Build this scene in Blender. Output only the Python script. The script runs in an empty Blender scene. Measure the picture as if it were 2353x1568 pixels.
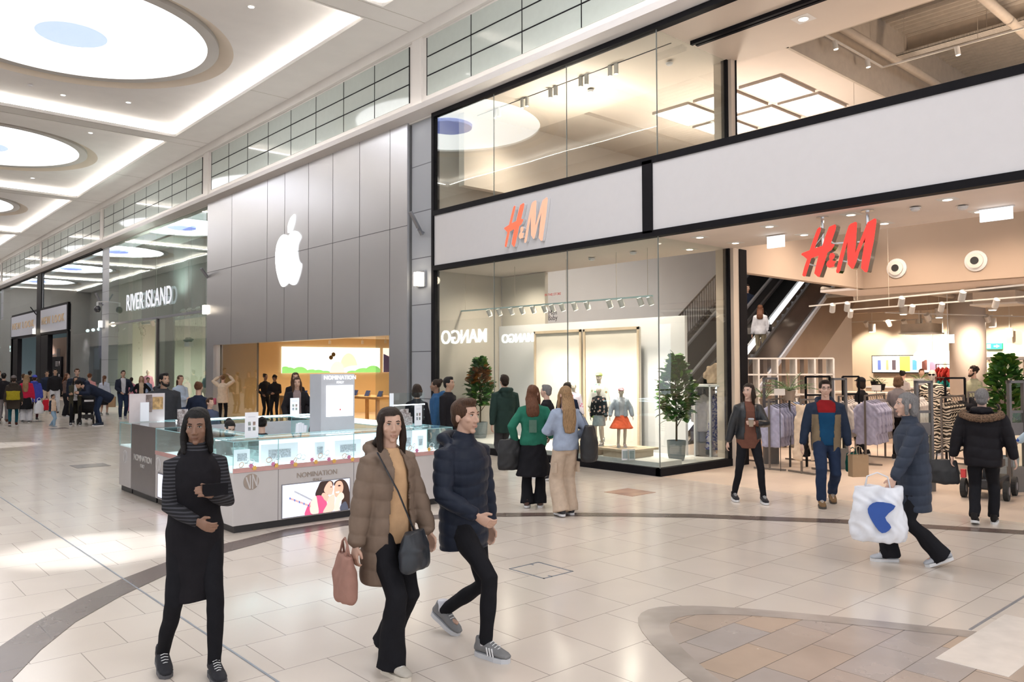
import bpy, bmesh, math, random
from mathutils import Vector, Matrix, noise
import numpy as np
R = random.Random(7)
S = bpy.context.scene
COL = S.collection
PI = math.pi
# ------------------------------------------------------------------ camera (1.95 m above the floor, level with the mall grid)
F, W, H = 1822.18, 2353, 1568
yaw, pit, roll = math.radians(41.668), math.radians(1.7746), math.radians(-.1614)
fw = Vector((math.sin(yaw)*math.cos(pit), math.cos(yaw)*math.cos(pit), math.sin(pit)))
rt = Vector((math.cos(yaw), -math.sin(yaw), 0)); up = rt.cross(fw)
r2 = rt*math.cos(roll)+up*math.sin(roll); u2 = up*math.cos(roll)-rt*math.sin(roll)
CAM = Vector((0, 0, 1.95))
cd = bpy.data.cameras.new('camera'); cam = bpy.data.objects.new('camera', cd); COL.objects.link(cam)
cd.sensor_width = 36; cd.lens = F/W*36; cd.clip_start = .05; cd.clip_end = 400
m = Matrix((r2, u2, -fw)).transposed().to_4x4(); m.translation = CAM; cam.matrix_world = m
S.camera = cam
# ------------------------------------------------------------------ exposure, world
S.view_settings.view_transform = 'Standard'; S.view_settings.look = 'None'
S.view_settings.exposure = -0.02; S.view_settings.gamma = 1; S.view_settings.use_curve_mapping = False
S.cycles.max_bounces = 7; S.cycles.diffuse_bounces = 3; S.cycles.glossy_bounces = 4
S.cycles.transparent_max_bounces = 12; S.cycles.transmission_bounces = 4
S.cycles.caustics_reflective = False; S.cycles.caustics_refractive = False
S.cycles.sample_clamp_indirect = 4; S.cycles.use_denoising = True
wd = bpy.data.worlds.new('world'); S.world = wd; wd.use_nodes = True
bg = wd.node_tree.nodes['Background']; bg.inputs[0].default_value = (.93, .95, 1, 1); bg.inputs[1].default_value = 1.25

def lamp(name, typ, loc, energy, col=(1, 1, 1), size=.1, rot=None, to=None, spot=None, blend=.6, sy=None):
    l = bpy.data.lights.new(name, typ); l.energy = energy; l.color = col
    if typ == 'AREA':
        l.size = size
        if sy: l.shape = 'RECTANGLE'; l.size_y = sy
    else: l.shadow_soft_size = size
    if typ == 'SPOT': l.spot_size = math.radians(spot or 60); l.spot_blend = blend
    o = bpy.data.objects.new(name, l); COL.objects.link(o); o.location = loc
    if to is not None: o.rotation_euler = (Vector(to)-Vector(loc)).to_track_quat('-Z', 'Y').to_euler()
    elif rot: o.rotation_euler = rot
    return o
WARM = (1, .78, .60); WARM2 = (1, .72, .42)
# large lights inside the shops (ceiling fields of the fashion shop, the phone shop and the shops further on)
def field(x0, x1, y0, y1, z, nx, ny, e, col, spot=150):
    for i in range(nx):
        for j in range(ny):
            x = x0+(x1-x0)*(i+.5)/nx; y = y0+(y1-y0)*(j+.5)/ny
            lamp('ceiling_fill_spot', 'SPOT', (x, y, z), e/(nx*ny), col, .12, to=(x, y, 0), spot=spot, blend=1)
field(14, 19, 4.5, 8.4, 5.2, 2, 2, 1350, WARM)
field(20, 30, 6, 14, 3.5, 3, 2, 3400, WARM)
field(14.5, 21, 9.2, 14, 6.6, 2, 1, 1300, (1, .88, .76)); field(12, 12.8, 9.4, 15, 7.7, 1, 2, 500, (1, .86, .72)); field(12, 17, 0, 7.5, 7.7, 1, 2, 260, WARM)
lamp('upstairs_fill_light', 'SPOT', (16.5, 11, 5.2), 900, (1, .88, .76), .3, to=(16.5, 10, 8), spot=150, blend=1); lamp('upstairs_fill_light', 'SPOT', (17, 3, 5.4), 700, WARM, .3, to=(17, 3, 9), spot=150, blend=1); field(12.1, 12.6, 9.4, 15, 4.1, 1, 3, 700, (1, .88, .74), 160); lamp('upstairs_fill_light', 'SPOT', (12.5, 12, 6), 420, (1, .88, .76), .3, to=(12.5, 12, 8), spot=150, blend=1)  # added fill light: uplights for the upper ceilings, a field for the display window
field(12.5, 20, 17.5, 28.5, 3.0, 2, 3, 2800, WARM2)
field(12.8, 18, 31, 43, 4.0, 2, 3, 3800, (1, .98, .90)); lamp('upper_void_light', 'SPOT', (11.9, 37, 5), 900, (.95, 1, .95), .3, to=(12.5, 37, 8), spot=140, blend=1)
field(11.9, 12.5, 45, 66, 3.85, 1, 4, 700, (1, .85, .8), 130)
# daylight falling through an opening onto the floor, left of the kiosk
lamp('daylight_shaft', 'SPOT', (1.2, 9.4, 10.1), 5200, (.93, .96, 1), .08, to=(2.35, 9.35, 0), spot=11.5, blend=.6); lamp('daylight_shaft', 'SPOT', (-.6, 9.7, 10.1), 4600, (.93, .96, 1), .08, to=(.7, 9.75, 0), spot=10, blend=.6)
lamp('daylight_shaft', 'SPOT', (2.4, 23.4, 10.1), 3600, (.93, .96, 1), .12, to=(3.7, 23.3, 0), spot=10, blend=.35)

# ------------------------------------------------------------------ measuring: where the line of sight through a photo point meets a plane of the place
def P(x, y, ax, v):
    d = fw*F+r2*(x-W/2)-u2*(y-H/2); t = (v-CAM[ax])/d[ax]; return CAM+d*t
def FL(x, y, z=0): return P(x, y, 2, z)
def AT(x, z):   # floor point under column x at depth z along the view
    d = fw*F+r2*(x-W/2); d = Vector((d.x, d.y, 0)); f2 = Vector((fw.x, fw.y, 0)).normalized()
    return Vector((CAM.x, CAM.y, 0))+d*(z/d.dot(f2))
# ------------------------------------------------------------------ materials
MATS = {}
ORD = 'first second third fourth fifth sixth seventh eighth ninth tenth eleventh twelfth thirteenth fourteenth fifteenth sixteenth seventeenth eighteenth nineteenth twentieth'.split()+['twenty-'+w for w in 'first second third fourth fifth sixth'.split()]
def M(name, col=(.8, .8, .8), rough=.5, metal=0, var=.06, scale=6, bump=0, emit=0, ecol=None, spec=.5, stretch=(1, 1, 1), col2=None):
    if name in MATS: return MATS[name]
    m = bpy.data.materials.new(name); m.use_nodes = True; nt = m.node_tree; N = nt.nodes; L = nt.links
    b = N['Principled BSDF']; b.inputs['Roughness'].default_value = rough; b.inputs['Metallic'].default_value = metal
    b.inputs['Specular IOR Level'].default_value = spec
    tc = N.new('ShaderNodeTexCoord'); mp = N.new('ShaderNodeMapping'); mp.inputs['Scale'].default_value = stretch
    L.new(tc.outputs['Object'], mp.inputs[0])
    nz = N.new('ShaderNodeTexNoise'); nz.inputs['Scale'].default_value = scale; nz.inputs['Detail'].default_value = 3
    L.new(mp.outputs[0], nz.inputs['Vector'])
    rp = N.new('ShaderNodeValToRGB'); c2 = col2 or tuple(max(0, c*(1-var*2)) for c in col)
    rp.color_ramp.elements[0].position = .3; rp.color_ramp.elements[1].position = .7
    rp.color_ramp.elements[0].color = (*c2, 1); rp.color_ramp.elements[1].color = (*col, 1)
    L.new(nz.outputs[0], rp.inputs[0]); L.new(rp.outputs[0], b.inputs['Base Color'])
    if bump:
        bp = N.new('ShaderNodeBump'); bp.inputs['Strength'].default_value = bump; bp.inputs['Distance'].default_value = .01
        L.new(nz.outputs[0], bp.inputs['Height']); L.new(bp.outputs[0], b.inputs['Normal'])
    if emit:
        b.inputs['Emission Strength'].default_value = emit; b.inputs['Emission Color'].default_value = (*(ecol or col), 1)
    MATS[name] = m; return m
def glass(name, tint=(.93, .97, .95), ior=1.5, base=.03, rough=0):
    if name in MATS: return MATS[name]
    m = bpy.data.materials.new(name); m.use_nodes = True; nt = m.node_tree; N = nt.nodes; L = nt.links
    N.remove(N['Principled BSDF']); out = N['Material Output']
    tr = N.new('ShaderNodeBsdfTransparent'); tr.inputs[0].default_value = (*tint, 1)
    gl = N.new('ShaderNodeBsdfGlossy'); gl.inputs['Roughness'].default_value = rough; gl.inputs[0].default_value = (.97, 1, .99, 1)
    fr = N.new('ShaderNodeLayerWeight'); pw = N.new('ShaderNodeMath'); pw.operation = 'POWER'; pw.inputs[1].default_value = 3.2; L.new(fr.outputs['Facing'], pw.inputs[0])
    nz = N.new('ShaderNodeTexNoise'); nz.inputs['Scale'].default_value = .35; tc = N.new('ShaderNodeTexCoord'); L.new(tc.outputs['Object'], nz.inputs['Vector'])
    bp = N.new('ShaderNodeBump'); bp.inputs['Strength'].default_value = .012; bp.inputs['Distance'].default_value = .3; L.new(nz.outputs[0], bp.inputs['Height']); L.new(bp.outputs[0], gl.inputs['Normal'])
    ad = N.new('ShaderNodeMath'); ad.operation = 'ADD'; ad.inputs[1].default_value = base; ad.use_clamp = True
    mx = N.new('ShaderNodeMixShader'); L.new(pw.outputs[0], ad.inputs[0]); L.new(ad.outputs[0], mx.inputs[0])
    L.new(tr.outputs[0], mx.inputs[1]); L.new(gl.outputs[0], mx.inputs[2]); L.new(mx.outputs[0], out.inputs[0])
    MATS[name] = m; return m
def tiles(name, c1, c2, mortar, bw, bh, ms, off=.5, rough=.2, shift=(0, 0, 0), swap=False, bump=.15, spec=.5, cloud=.12):
    m = bpy.data.materials.new(name); m.use_nodes = True; nt = m.node_tree; N = nt.nodes; L = nt.links
    b = N['Principled BSDF']; tc = N.new('ShaderNodeTexCoord'); mp = N.new('ShaderNodeMapping'); mp.inputs['Location'].default_value = shift
    if swap: mp.inputs['Rotation'].default_value = swap
    L.new(tc.outputs['Object'], mp.inputs[0]); br = N.new('ShaderNodeTexBrick'); L.new(mp.outputs[0], br.inputs['Vector'])
    br.inputs['Color1'].default_value = (*c1, 1); br.inputs['Color2'].default_value = (*c2, 1); br.inputs['Mortar'].default_value = (*mortar, 1)
    br.inputs['Scale'].default_value = 1; br.inputs['Mortar Size'].default_value = ms; br.inputs['Mortar Smooth'].default_value = .2
    br.inputs['Brick Width'].default_value = bw; br.inputs['Row Height'].default_value = bh; br.offset = off; br.inputs['Bias'].default_value = 0
    nz = N.new('ShaderNodeTexNoise'); nz.inputs['Scale'].default_value = 1.7; nz.inputs['Detail'].default_value = 5; L.new(tc.outputs['Object'], nz.inputs['Vector'])
    mx = N.new('ShaderNodeMixRGB'); mx.blend_type = 'MULTIPLY'; mx.inputs[0].default_value = cloud
    L.new(br.outputs['Color'], mx.inputs[1]); L.new(nz.outputs[0], mx.inputs[2]); L.new(mx.outputs[0], b.inputs['Base Color'])
    mr = N.new('ShaderNodeMapRange'); mr.inputs['To Min'].default_value = rough*.75; mr.inputs['To Max'].default_value = rough*1.35; L.new(nz.outputs[0], mr.inputs[0]); L.new(mr.outputs[0], b.inputs['Roughness'])
    b.inputs['Specular IOR Level'].default_value = spec
    if bump:
        bp = N.new('ShaderNodeBump'); bp.invert = True; bp.inputs['Strength'].default_value = bump; bp.inputs['Distance'].default_value = .004
        L.new(br.outputs['Fac'], bp.inputs['Height']); L.new(bp.outputs[0], b.inputs['Normal'])
    MATS[name] = m; return m
def wallpaint(n, c, **k): return M(n, c, rough=.75, var=.02, scale=1.5, **k)
# ------------------------------------------------------------------ mesh builder
class MB:
    def __init__(s): s.v = []; s.f = []; s.m = []
    def add(s, v, f, m=0):
        o = len(s.v); s.v += [tuple(p) for p in v]; s.f += [tuple(i+o for i in q) for q in f]; s.m += [m]*len(f); return s
    def box(s, x0, x1, y0, y1, z0, z1, m=0):
        return s.add([(x0, y0, z0), (x1, y0, z0), (x1, y1, z0), (x0, y1, z0), (x0, y0, z1), (x1, y0, z1), (x1, y1, z1), (x0, y1, z1)],
                     [(0, 3, 2, 1), (4, 5, 6, 7), (0, 1, 5, 4), (1, 2, 6, 5), (2, 3, 7, 6), (3, 0, 4, 7)], m)
    def bar(s, p, q, w, h=None, m=0, up=(0, 0, 1)):
        p = Vector(p); q = Vector(q); h = h or w; t = (q-p).normalized(); u = t.cross(Vector(up))
        if u.length < 1e-4: u = t.cross(Vector((1, 0, 0)))
        u.normalize(); n = u.cross(t)
        v = [c+u*a*w/2+n*b*h/2 for c in (p, q) for a, b in ((-1, -1), (1, -1), (1, 1), (-1, 1))]
        return s.add(v, [(0, 1, 2, 3), (7, 6, 5, 4), (0, 4, 5, 1), (1, 5, 6, 2), (2, 6, 7, 3), (3, 7, 4, 0)], m)
    def tube(s, pts, r, n=10, m=0, hint=(0, 0, 1), cap=True, rnd=False):
        """loft along pts; r: float, list of floats or list of (rx, ry) with rx along hint x tangent"""
        P_ = [Vector(p) for p in pts]; k = len(P_); rr = r if isinstance(r, (list, tuple)) else [r]*k
        rr = [(a, a) if not isinstance(a, (list, tuple)) else a for a in rr]
        V = []; hint = Vector(hint); u = None
        for i in range(k):
            t = (P_[min(i+1, k-1)]-P_[max(i-1, 0)]).normalized()
            if u is None:
                u = hint.cross(t)
                if u.length < 1e-2: u = Vector((1, 0, 0)).cross(t)
                if u.length < 1e-2: u = Vector((0, 1, 0)).cross(t)
            else: u = u-t*u.dot(t)
            u.normalize(); w = t.cross(u)
            for j in range(n):
                a = 2*PI*j/n; V.append(P_[i]+u*math.cos(a)*rr[i][0]+w*math.sin(a)*rr[i][1])
        Fc = [(i*n+j, i*n+(j+1) % n, (i+1)*n+(j+1) % n, (i+1)*n+j) for i in range(k-1) for j in range(n)]
        if cap:
            if rnd:
                a = len(V); V.append(P_[0]-(P_[1]-P_[0]).normalized()*min(rr[0])*.7); V.append(P_[-1]+(P_[-1]-P_[-2]).normalized()*min(rr[-1])*.7)
                Fc += [(a, (j+1) % n, j) for j in range(n)]+[(a+1, (k-1)*n+j, (k-1)*n+(j+1) % n) for j in range(n)]
            else: Fc += [tuple(range(n-1, -1, -1)), tuple((k-1)*n+j for j in range(n))]
        return s.add(V, Fc, m)
    def ell(s, c, r, n=12, k=8, m=0, rot=None):
        c = Vector(c); V = [c+(rot or Matrix.Identity(3)) @ Vector((0, 0, -r[2]))]
        for i in range(1, k):
            ph = -PI/2+PI*i/k
            for j in range(n):
                a = 2*PI*j/n; q = Vector((r[0]*math.cos(a)*math.cos(ph), r[1]*math.sin(a)*math.cos(ph), r[2]*math.sin(ph)))
                V.append(c+((rot @ q) if rot else q))
        V.append(c+(rot or Matrix.Identity(3)) @ Vector((0, 0, r[2]))); L_ = len(V)-1
        Fc = [(0, 1+(j+1) % n, 1+j) for j in range(n)]+[(1+i*n+j, 1+i*n+(j+1) % n, 1+(i+1)*n+(j+1) % n, 1+(i+1)*n+j) for i in range(k-2) for j in range(n)]
        Fc += [(L_, 1+(k-2)*n+j, 1+(k-2)*n+(j+1) % n) for j in range(n)]
        return s.add(V, Fc, m)
    def lathe(s, prof, c=(0, 0, 0), n=20, m=0):
        V = [(c[0]+r*math.cos(2*PI*j/n), c[1]+r*math.sin(2*PI*j/n), c[2]+z) for r, z in prof for j in range(n)]; k = len(prof)
        return s.add(V, [(i*n+j, i*n+(j+1) % n, (i+1)*n+(j+1) % n, (i+1)*n+j) for i in range(k-1) for j in range(n)]+[tuple(range(n-1, -1, -1)), tuple((k-1)*n+j for j in range(n))], m)
    def prism(s, poly, d, m=0, ms=None):
        k = len(poly); d = Vector(d); V = [Vector(p) for p in poly]; V += [p+d for p in V]
        s.add(V, [tuple(range(k))], m); o = len(s.v)-2*k
        s.f.append(tuple(o+k+i for i in range(k-1, -1, -1))); s.m.append(m if ms is None else ms)
        for i in range(k): s.f.append((o+i, o+k+i, o+k+(i+1) % k, o+(i+1) % k)); s.m.append(m if ms is None else ms)
        return s
    def build(s, name, mats, parent=None, smooth=False, local=False, label=None, kind=None):
        me = bpy.data.meshes.new(name)
        V = s.v
        if parent is not None and not local:
            w = Vector(); p = parent
            while p: w += p.location; p = p.parent
            V = [(a-w.x, b-w.y, c-w.z) for a, b, c in V]
        me.from_pydata(V, [], s.f)
        for q in (mats if isinstance(mats, (list, tuple)) else [mats]): me.materials.append(q)
        if any(s.m): me.polygons.foreach_set('material_index', s.m)
        bm = bmesh.new(); bm.from_mesh(me); bmesh.ops.recalc_face_normals(bm, faces=bm.faces); bm.to_mesh(me); bm.free()
        if smooth: me.shade_smooth()
        o = bpy.data.objects.new(name, me); COL.objects.link(o)
        if parent is not None: o.parent = parent
        if label: o['label'] = label
        if kind: o['kind'] = kind
        return o
def tag(o, label, cat, group=None, kind=None):
    o['label'] = label; o['category'] = cat
    if group: o['group'] = group
    if kind: o['kind'] = kind
    return o
def thing(name, label, cat, loc=(0, 0, 0), rz=0, group=None):
    o = bpy.data.objects.new(name, None); COL.objects.link(o); o.location = loc; o.rotation_euler = (0, 0, rz); o.empty_display_size = .1
    return tag(o, label, cat, group)
def box(name, mt, x0, x1, y0, y1, z0, z1, parent=None, **k): return MB().box(x0, x1, y0, y1, z0, z1).build(name, mt, parent, **k)
def struct(o): o['kind'] = 'structure'; return o
def copy_tree(o, parent=None):
    c = o.copy(); COL.objects.link(c); c.parent = parent
    for ch in list(o.children): copy_tree(ch, c)
    return c
def bez(o, w=.01, seg=2):
    b = o.modifiers.new('bevel', 'BEVEL'); b.width = w; b.segments = seg; b.limit_method = 'ANGLE'; return o
def fit(o, wy, hz):
    """scale lettering that runs along Y to a given width and height about its centre"""
    v = [q.co for q in o.data.vertices]; ys = [q.y for q in v]; zs_ = [q.z for q in v]; cy, cz = (min(ys)+max(ys))/2, (min(zs_)+max(zs_))/2; ky, kz = wy/(max(ys)-min(ys)), hz/(max(zs_)-min(zs_))
    for q in v: q.y = cy+(q.y-cy)*ky; q.z = cz+(q.z-cz)*kz
def text(name, body, mt, size, loc, xdir, zdir=(0, 0, 1), depth=.01, parent=None, align='CENTER', sx=1, off=0, bold=0):
    c = bpy.data.curves.new(name, 'FONT'); c.body = body; c.size = size; c.extrude = depth; c.align_x = align; c.align_y = 'CENTER'; c.space_character = 1+off; c.offset = bold
    o0 = bpy.data.objects.new(name, c); COL.objects.link(o0); bpy.context.view_layer.update()
    me = bpy.data.meshes.new_from_object(o0.evaluated_get(bpy.context.evaluated_depsgraph_get())); bpy.data.objects.remove(o0)
    x = Vector(xdir).normalized(); z = Vector(zdir).normalized(); y = z; n = x.cross(y)
    mm = Matrix((x*sx, y, n)).transposed().to_4x4(); mm.translation = Vector(loc)
    if parent is not None:
        w = Vector(); p = parent
        while p: w += p.location; p = p.parent
        mm.translation -= w
    me.transform(mm); me.materials.clear(); me.materials.append(mt)
    o = bpy.data.objects.new(name, me); COL.objects.link(o)
    if parent is not None: o.parent = parent
    return o
# ================================================================== SETTING
X0 = 11.2
m_floor = tiles('stone_floor', (.735, .65, .57), (.69, .605, .525), (.33, .28, .24), .6, .605, .0035, rough=.17, shift=(-.235, .02-.01, 0), spec=.55)
m_shopfloor = tiles('shop_stone_floor', (.74, .61, .50), (.68, .555, .46), (.62, .51, .42), 1.2, .6, .004, rough=.3, cloud=.3, bump=0)
m_inlay = tiles('brown_inlay', (.15, .105, .09), (.125, .095, .085), (.07, .055, .05), .9, 3, .004, rough=.25, cloud=.3)
m_slate = tiles('multicolour_slate', (.60, .45, .34), (.50, .44, .41), (.16, .13, .11), .62, .31, .003, rough=.25, cloud=.45)
m_ceil = wallpaint('ceiling_white', (.93, .91, .885)); m_coff = wallpaint('coffer_white', (.92, .895, .88))
m_beige = wallpaint('cove_beige', (.86, .76, .64)); m_ringgrey = wallpaint('ring_grey', (.62, .60, .58))
m_disc = M('skylight_glow', (1, 1, 1), rough=.6, emit=4, ecol=(.98, .985, 1)); m_blue = M('blue_oculus', (.5, .6, 1), rough=.5, emit=1.05, ecol=(.50, .62, 1.55), var=.1)
m_led = M('cove_led', (1, 1, 1), emit=42, ecol=(1, .93, .84)); m_black = M('black_frame', (.008, .0075, .010), rough=.6, var=.1, spec=.12)
m_white = M('white_paint', (.82, .81, .82), rough=.5, var=.01); m_grey = M('grey_metal', (.30, .31, .34), rough=.4, metal=.5)
m_glass = glass('shop_glass', (.94, .965, .95), base=.04); m_sglass = glass('case_glass', (.93, .985, .98), base=.02)
m_edge = M('glass_edge', (.25, .45, .42), rough=.2, emit=.12, ecol=(.5, .9, .85))
struct(box('floor', m_floor, -14, X0, -14, 110, -.1, 0)); struct(box('floor', m_shopfloor, X0, 33, -14, 60, -.1, 0.0))
def poly_floor(name, pts, mt, z=.003, kind='structure'):
    mb = MB(); mb.prism([(p[0], p[1], -.02) for p in pts], (0, 0, z+.02)); return mb.build(name, mt, kind=kind)
ub = [(0, 1486.9), (78.8, 1432.8), (181, 1377.7), (276, 1333), (394, 1288), (508.5, 1252), (656, 1217), (792, 1197), (950, 1186), (1111.6, 1180), (1268, 1179), (1430, 1180), (1600, 1182), (1760, 1188), (1920, 1193.8), (2112, 1205), (2353, 1220), (2600, 1238)]
lb = [(27.6, 1563), (94.6, 1494), (173, 1431), (276, 1371.8), (398, 1314.6), (508, 1273), (656, 1233), (792, 1208.8), (950, 1196), (1111.6, 1189), (1268, 1186.7), (1430, 1187.6), (1600, 1190.6), (1760, 1197), (1920, 1202.7), (2112, 1214), (2353, 1229), (2600, 1248)]
U = [Vector((.72, 5.5, 0))]+[FL(*p) for p in ub]; Lw = [Vector((.98, 5.4, 0))]+[FL(*p) for p in lb]
mb = MB(); n = len(U); V = [(p.x, p.y, .003) for p in U+Lw]; mb.add(V, [(i, i+1, n+i+1, n+i) for i in range(n-1)]); mb.build('floor_band', m_inlay, kind='structure')
ov = []; wf = lambda u: math.sqrt(.62*u+.17*u*u)
us = [0, .02, .08, .18, .3, .5, .8, 1.2, 1.7, 2.2, 2.85]
for s in (1, -1):
    half = [(5.05+s*wf(u), 4.05-u) for u in us]; low = [(5.05+s*wf(u), -1.65+u) for u in us[:-1]][::-1]
    ov += (half+low) if s == 1 else (half+low)[::-1][1:-1]
poly_floor('floor_medallion', ov, m_slate)
mb = MB(); k = len(ov); c = Vector((5.05, 1.2)); inner = [c+(Vector(p)-c)*.90 for p in ov]
mb.add([(*p, .0045) for p in ov]+[(*p, .0045) for p in inner], [(i, (i+1) % k, k+(i+1) % k, k+i) for i in range(k)]); mb.build('floor_medallion_border', M('grey_stone_border', (.50, .43, .38), rough=.25, var=.2, scale=2), kind='structure')
m_whtile = M('white_stone', (.80, .73, .66), rough=.2)
poly_floor('floor_white_stone', [(5.62, 2.11), (7, 2.11), (7, 1.68), (5.62, 1.68)], m_whtile, .006)
m_joint = M('steel_joint', (.33, .36, .42), rough=.3, metal=.7)
struct(box('floor_joint', m_joint, 2.205, 2.22, -2, 60, -.01, .0035)); struct(box('floor_joint', m_joint, 6.42, 11.2, 2.155, 2.175, -.01, .0035))
m_dk = M('dark_floor_stone', (.20, .16, .15), rough=.2); m_bs = M('salmon_floor_stone', (.50, .30, .22), rough=.25, var=.2, scale=3)
for (x, y, w_, mt) in ((3.92, 16.95, .6, m_dk), (5.1, 17.9, .6, m_dk), (5.75, 28.1, .5, m_dk), (5.85, 32.2, .55, m_dk), (6.3, 10.2, .55, m_dk), (9.2, 7.66, .56, m_bs), (8.3, 11.3, .6, m_dk), (.7, 8.05, .55, m_dk)):
    o = box('floor_accent_stone', mt, x, x+w_, y, y+w_, -.01, .004); struct(o)
mb = MB(); a, b, c, d = 5.07, 5.46, 5.27, 5.75
for q in ((a, b, c, c+.012), (a, b, d-.012, d), (a, a+.012, c, d), (b-.012, b, c, d), (a+.1, a+.112, c+.0, c+.05), (b-.12, b-.108, d-.05, d)): mb.box(*q, -.01, .004)
mb.build('floor_hatch_frame', m_joint, kind='structure')
# ---- mall ceiling: border panels, beams, coffers with round skylights
Z1, Z2 = 10.3, 10.62; XL, XR = .15, 9.87; bays = [22.95+13.93*k for k in range(-2, 6)]; HB = 6.55
mb = MB(); mb.box(XR, X0+.2, -14, 110, Z1, Z1+.1); mb.box(-1.4, XL, -14, 110, Z1, Z1+.1)
for i, yc in enumerate(bays[:-1]): mb.box(XL, XR, yc+HB, bays[i+1]-HB, Z1, Z1+.1)
mb.box(XL, XR, -14, bays[0]-HB, Z1, Z1+.1); mb.box(XL, XR, bays[-1]+HB, 110, Z1, Z1+.1)
mb.build('ceiling', m_ceil, kind='structure')
mb = MB()
for yc in bays:
    for y in (yc+HB+.07, yc+HB+.75, yc): mb.box(XR if y == yc else -1.2, X0, y-.006, y+.006, Z1-.004, Z1+.01)
mb.build('ceiling_joint', M('joint_taupe', (.55, .50, .46), rough=.9), kind='structure')  # joints drawn as thin strips a tone darker than the ceiling
def ring(mb, c, ra, za, rb, zb, n=96, m=0):
    V = [(c[0]+r*math.cos(2*PI*j/n), c[1]+r*math.sin(2*PI*j/n), z) for r, z in ((ra, za), (rb, zb)) for j in range(n)]
    mb.add(V, [(j, (j+1) % n, n+(j+1) % n, n+j) for j in range(n)], m)
for k, yc in enumerate(bays):
    cx = 5.03; mb = MB(); n = 96; ex, ey = 5.15, HB+.3; cz = Z2
    V = []
    for j in range(n):
        a = 2*PI*j/n; ca, sa = math.cos(a), math.sin(a); t = min(ex/abs(ca) if abs(ca) > 1e-6 else 1e9, ey/abs(sa) if abs(sa) > 1e-6 else 1e9)
        V.append((cx+ca*t, yc+sa*t, cz))
    V += [(cx+4.0*math.cos(2*PI*j/n), yc+4.0*math.sin(2*PI*j/n), cz) for j in range(n)]
    mb.add(V, [(j, (j+1) % n, n+(j+1) % n, n+j) for j in range(n)])
    for sx in (-1, 1): mb.box(cx+sx*ex-.02, cx+sx*ex+.02, yc-ey, yc+ey, Z1+.05, cz)
    for sy in (-1, 1): mb.box(cx-ex, cx+ex, yc+sy*ey-.02, yc+sy*ey+.02, Z1+.05, cz)
    mb.build('ceiling_coffer', m_coff, kind='structure', smooth=False)
    mb = MB(); ring(mb, (cx, yc), 4.0, cz, 3.62, cz+.16); mb.build('ceiling_cove_ring', m_beige, kind='structure')
    mb = MB(); ring(mb, (cx, yc), 3.62, cz+.05, 3.32, cz+.05); ring(mb, (cx, yc), 3.32, cz+.05, 3.32, cz+.14); ring(mb, (cx, yc), 3.62, cz+.05, 3.62, cz+.16); mb.build('ceiling_skylight_rim', m_ringgrey, kind='structure')
    mb = MB(); mb.lathe([(3.33, .12), (3.33, .15)], (cx, yc, cz), 96); mb.build('skylight_diffuser', m_disc, kind='structure')
    mb = MB(); mb.lathe([(.4, -.01), (.84, .01), (.86, .12)], (cx, yc, cz), 64); mb.build('skylight_oculus', m_blue, kind='structure')
    mb = MB()
    for sx in (-1, 1): mb.box(cx+sx*5.02-.03, cx+sx*5.02+.03, yc-HB, yc+HB, Z1+.12, Z1+.15)
    for sy in (-1, 1): mb.box(cx-4.8, cx+4.8, yc+sy*(HB+.15)-.03, yc+sy*(HB+.15)+.03, Z1+.12, Z1+.15)
    mb.build('cove_light_strip', m_led, kind='structure')
m_dl = M('downlight_glow', (1, 1, 1), emit=7, ecol=(1, .97, .92)); m_dlw = M('downlight_warm', (1, .95, .85), emit=9, ecol=(1, .86, .68))
def downlight(x, y, z, r=.07, mt=None, label='', group=None, square=False):
    t = thing('downlight', label, 'ceiling light', (x, y, z), 0, group)
    if square: MB().box(-r*2, r*2, -r*2, r*2, -.004, .01).build('trim_plate', m_ceil, t, local=True)
    MB().lathe([(r*1.25, -.012), (r*1.3, .01)], n=20).build('trim_ring', m_ceil, t, local=True)
    MB().lathe([(r*.6, -.018), (r, -.014)], n=20).build('lens', mt or m_dl, t, local=True); return t
for px, py, l_ in ((577, 15, 'near the top, right of the first skylight'), (145, 218, 'left of the pair below the first skylight'), (295, 235, 'right of the pair below the first skylight'), (75, 409, 'below the second skylight'), (208, 305, 'beside the second skylight')):
    p = FL(px, py, Z2); downlight(p.x, p.y, Z2, .07, label='small round downlight in the white mall ceiling, '+l_, group='downlights in the coffered mall ceiling')
# ---- facade above the shops: clerestory, cornice
m_cler = M('pale_green_panel', (.56, .62, .58), rough=.06, var=.02, spec=.8); m_wallw = wallpaint('upper_wall_white', (.86, .82, .78))
struct(box('wall_upper', m_wallw, X0, X0+.3, -14, 110, 8.0, 10.4))
for i, y0 in enumerate([15.66-13.95, 16.42, 30.35, 44.5, 58.4, 72.3]):
    y1 = [15.66, 29.43, 43.75, 57.9, 71.7, 85.6][i]; y0 = y0 if i else 1.9
    w = thing('window_%d' % (i+1), 'pale green glass clerestory panels in a row above the shopfronts', 'window', (X0, y0, 8.54)); w['kind'] = 'structure'
    MB().box(X0-.015, X0+.01, y0, y1, 8.54, 9.96).build('pane', m_cler, w)
    mb = MB(); nc = 8
    for j in range(nc+1):
        y = y1-(y1-y0)*j/nc; mb.box(X0-.022, X0+.0, y-.011, y+.011, 8.54, 9.96)
    for z in (9.013, 9.487): mb.box(X0-.024, X0, y0, y1, z-.013, z+.013)
    mb.build('glazing_bar', m_black, w)
mb = MB()
for y in (1.3, 16.04, 29.9, 44.12, 58.15, 72): mb.box(X0-.06, X0, y-.2, y+.2, 8.3, 10.3)
mb.build('trim_1', m_wallw, kind='structure')
struct(box('trim_2', m_wallw, X0-.1, X0, -14, 110, 10.02, 10.3))
mb = MB()  # cornice with a light trough: sloped top, lip, underside
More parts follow.
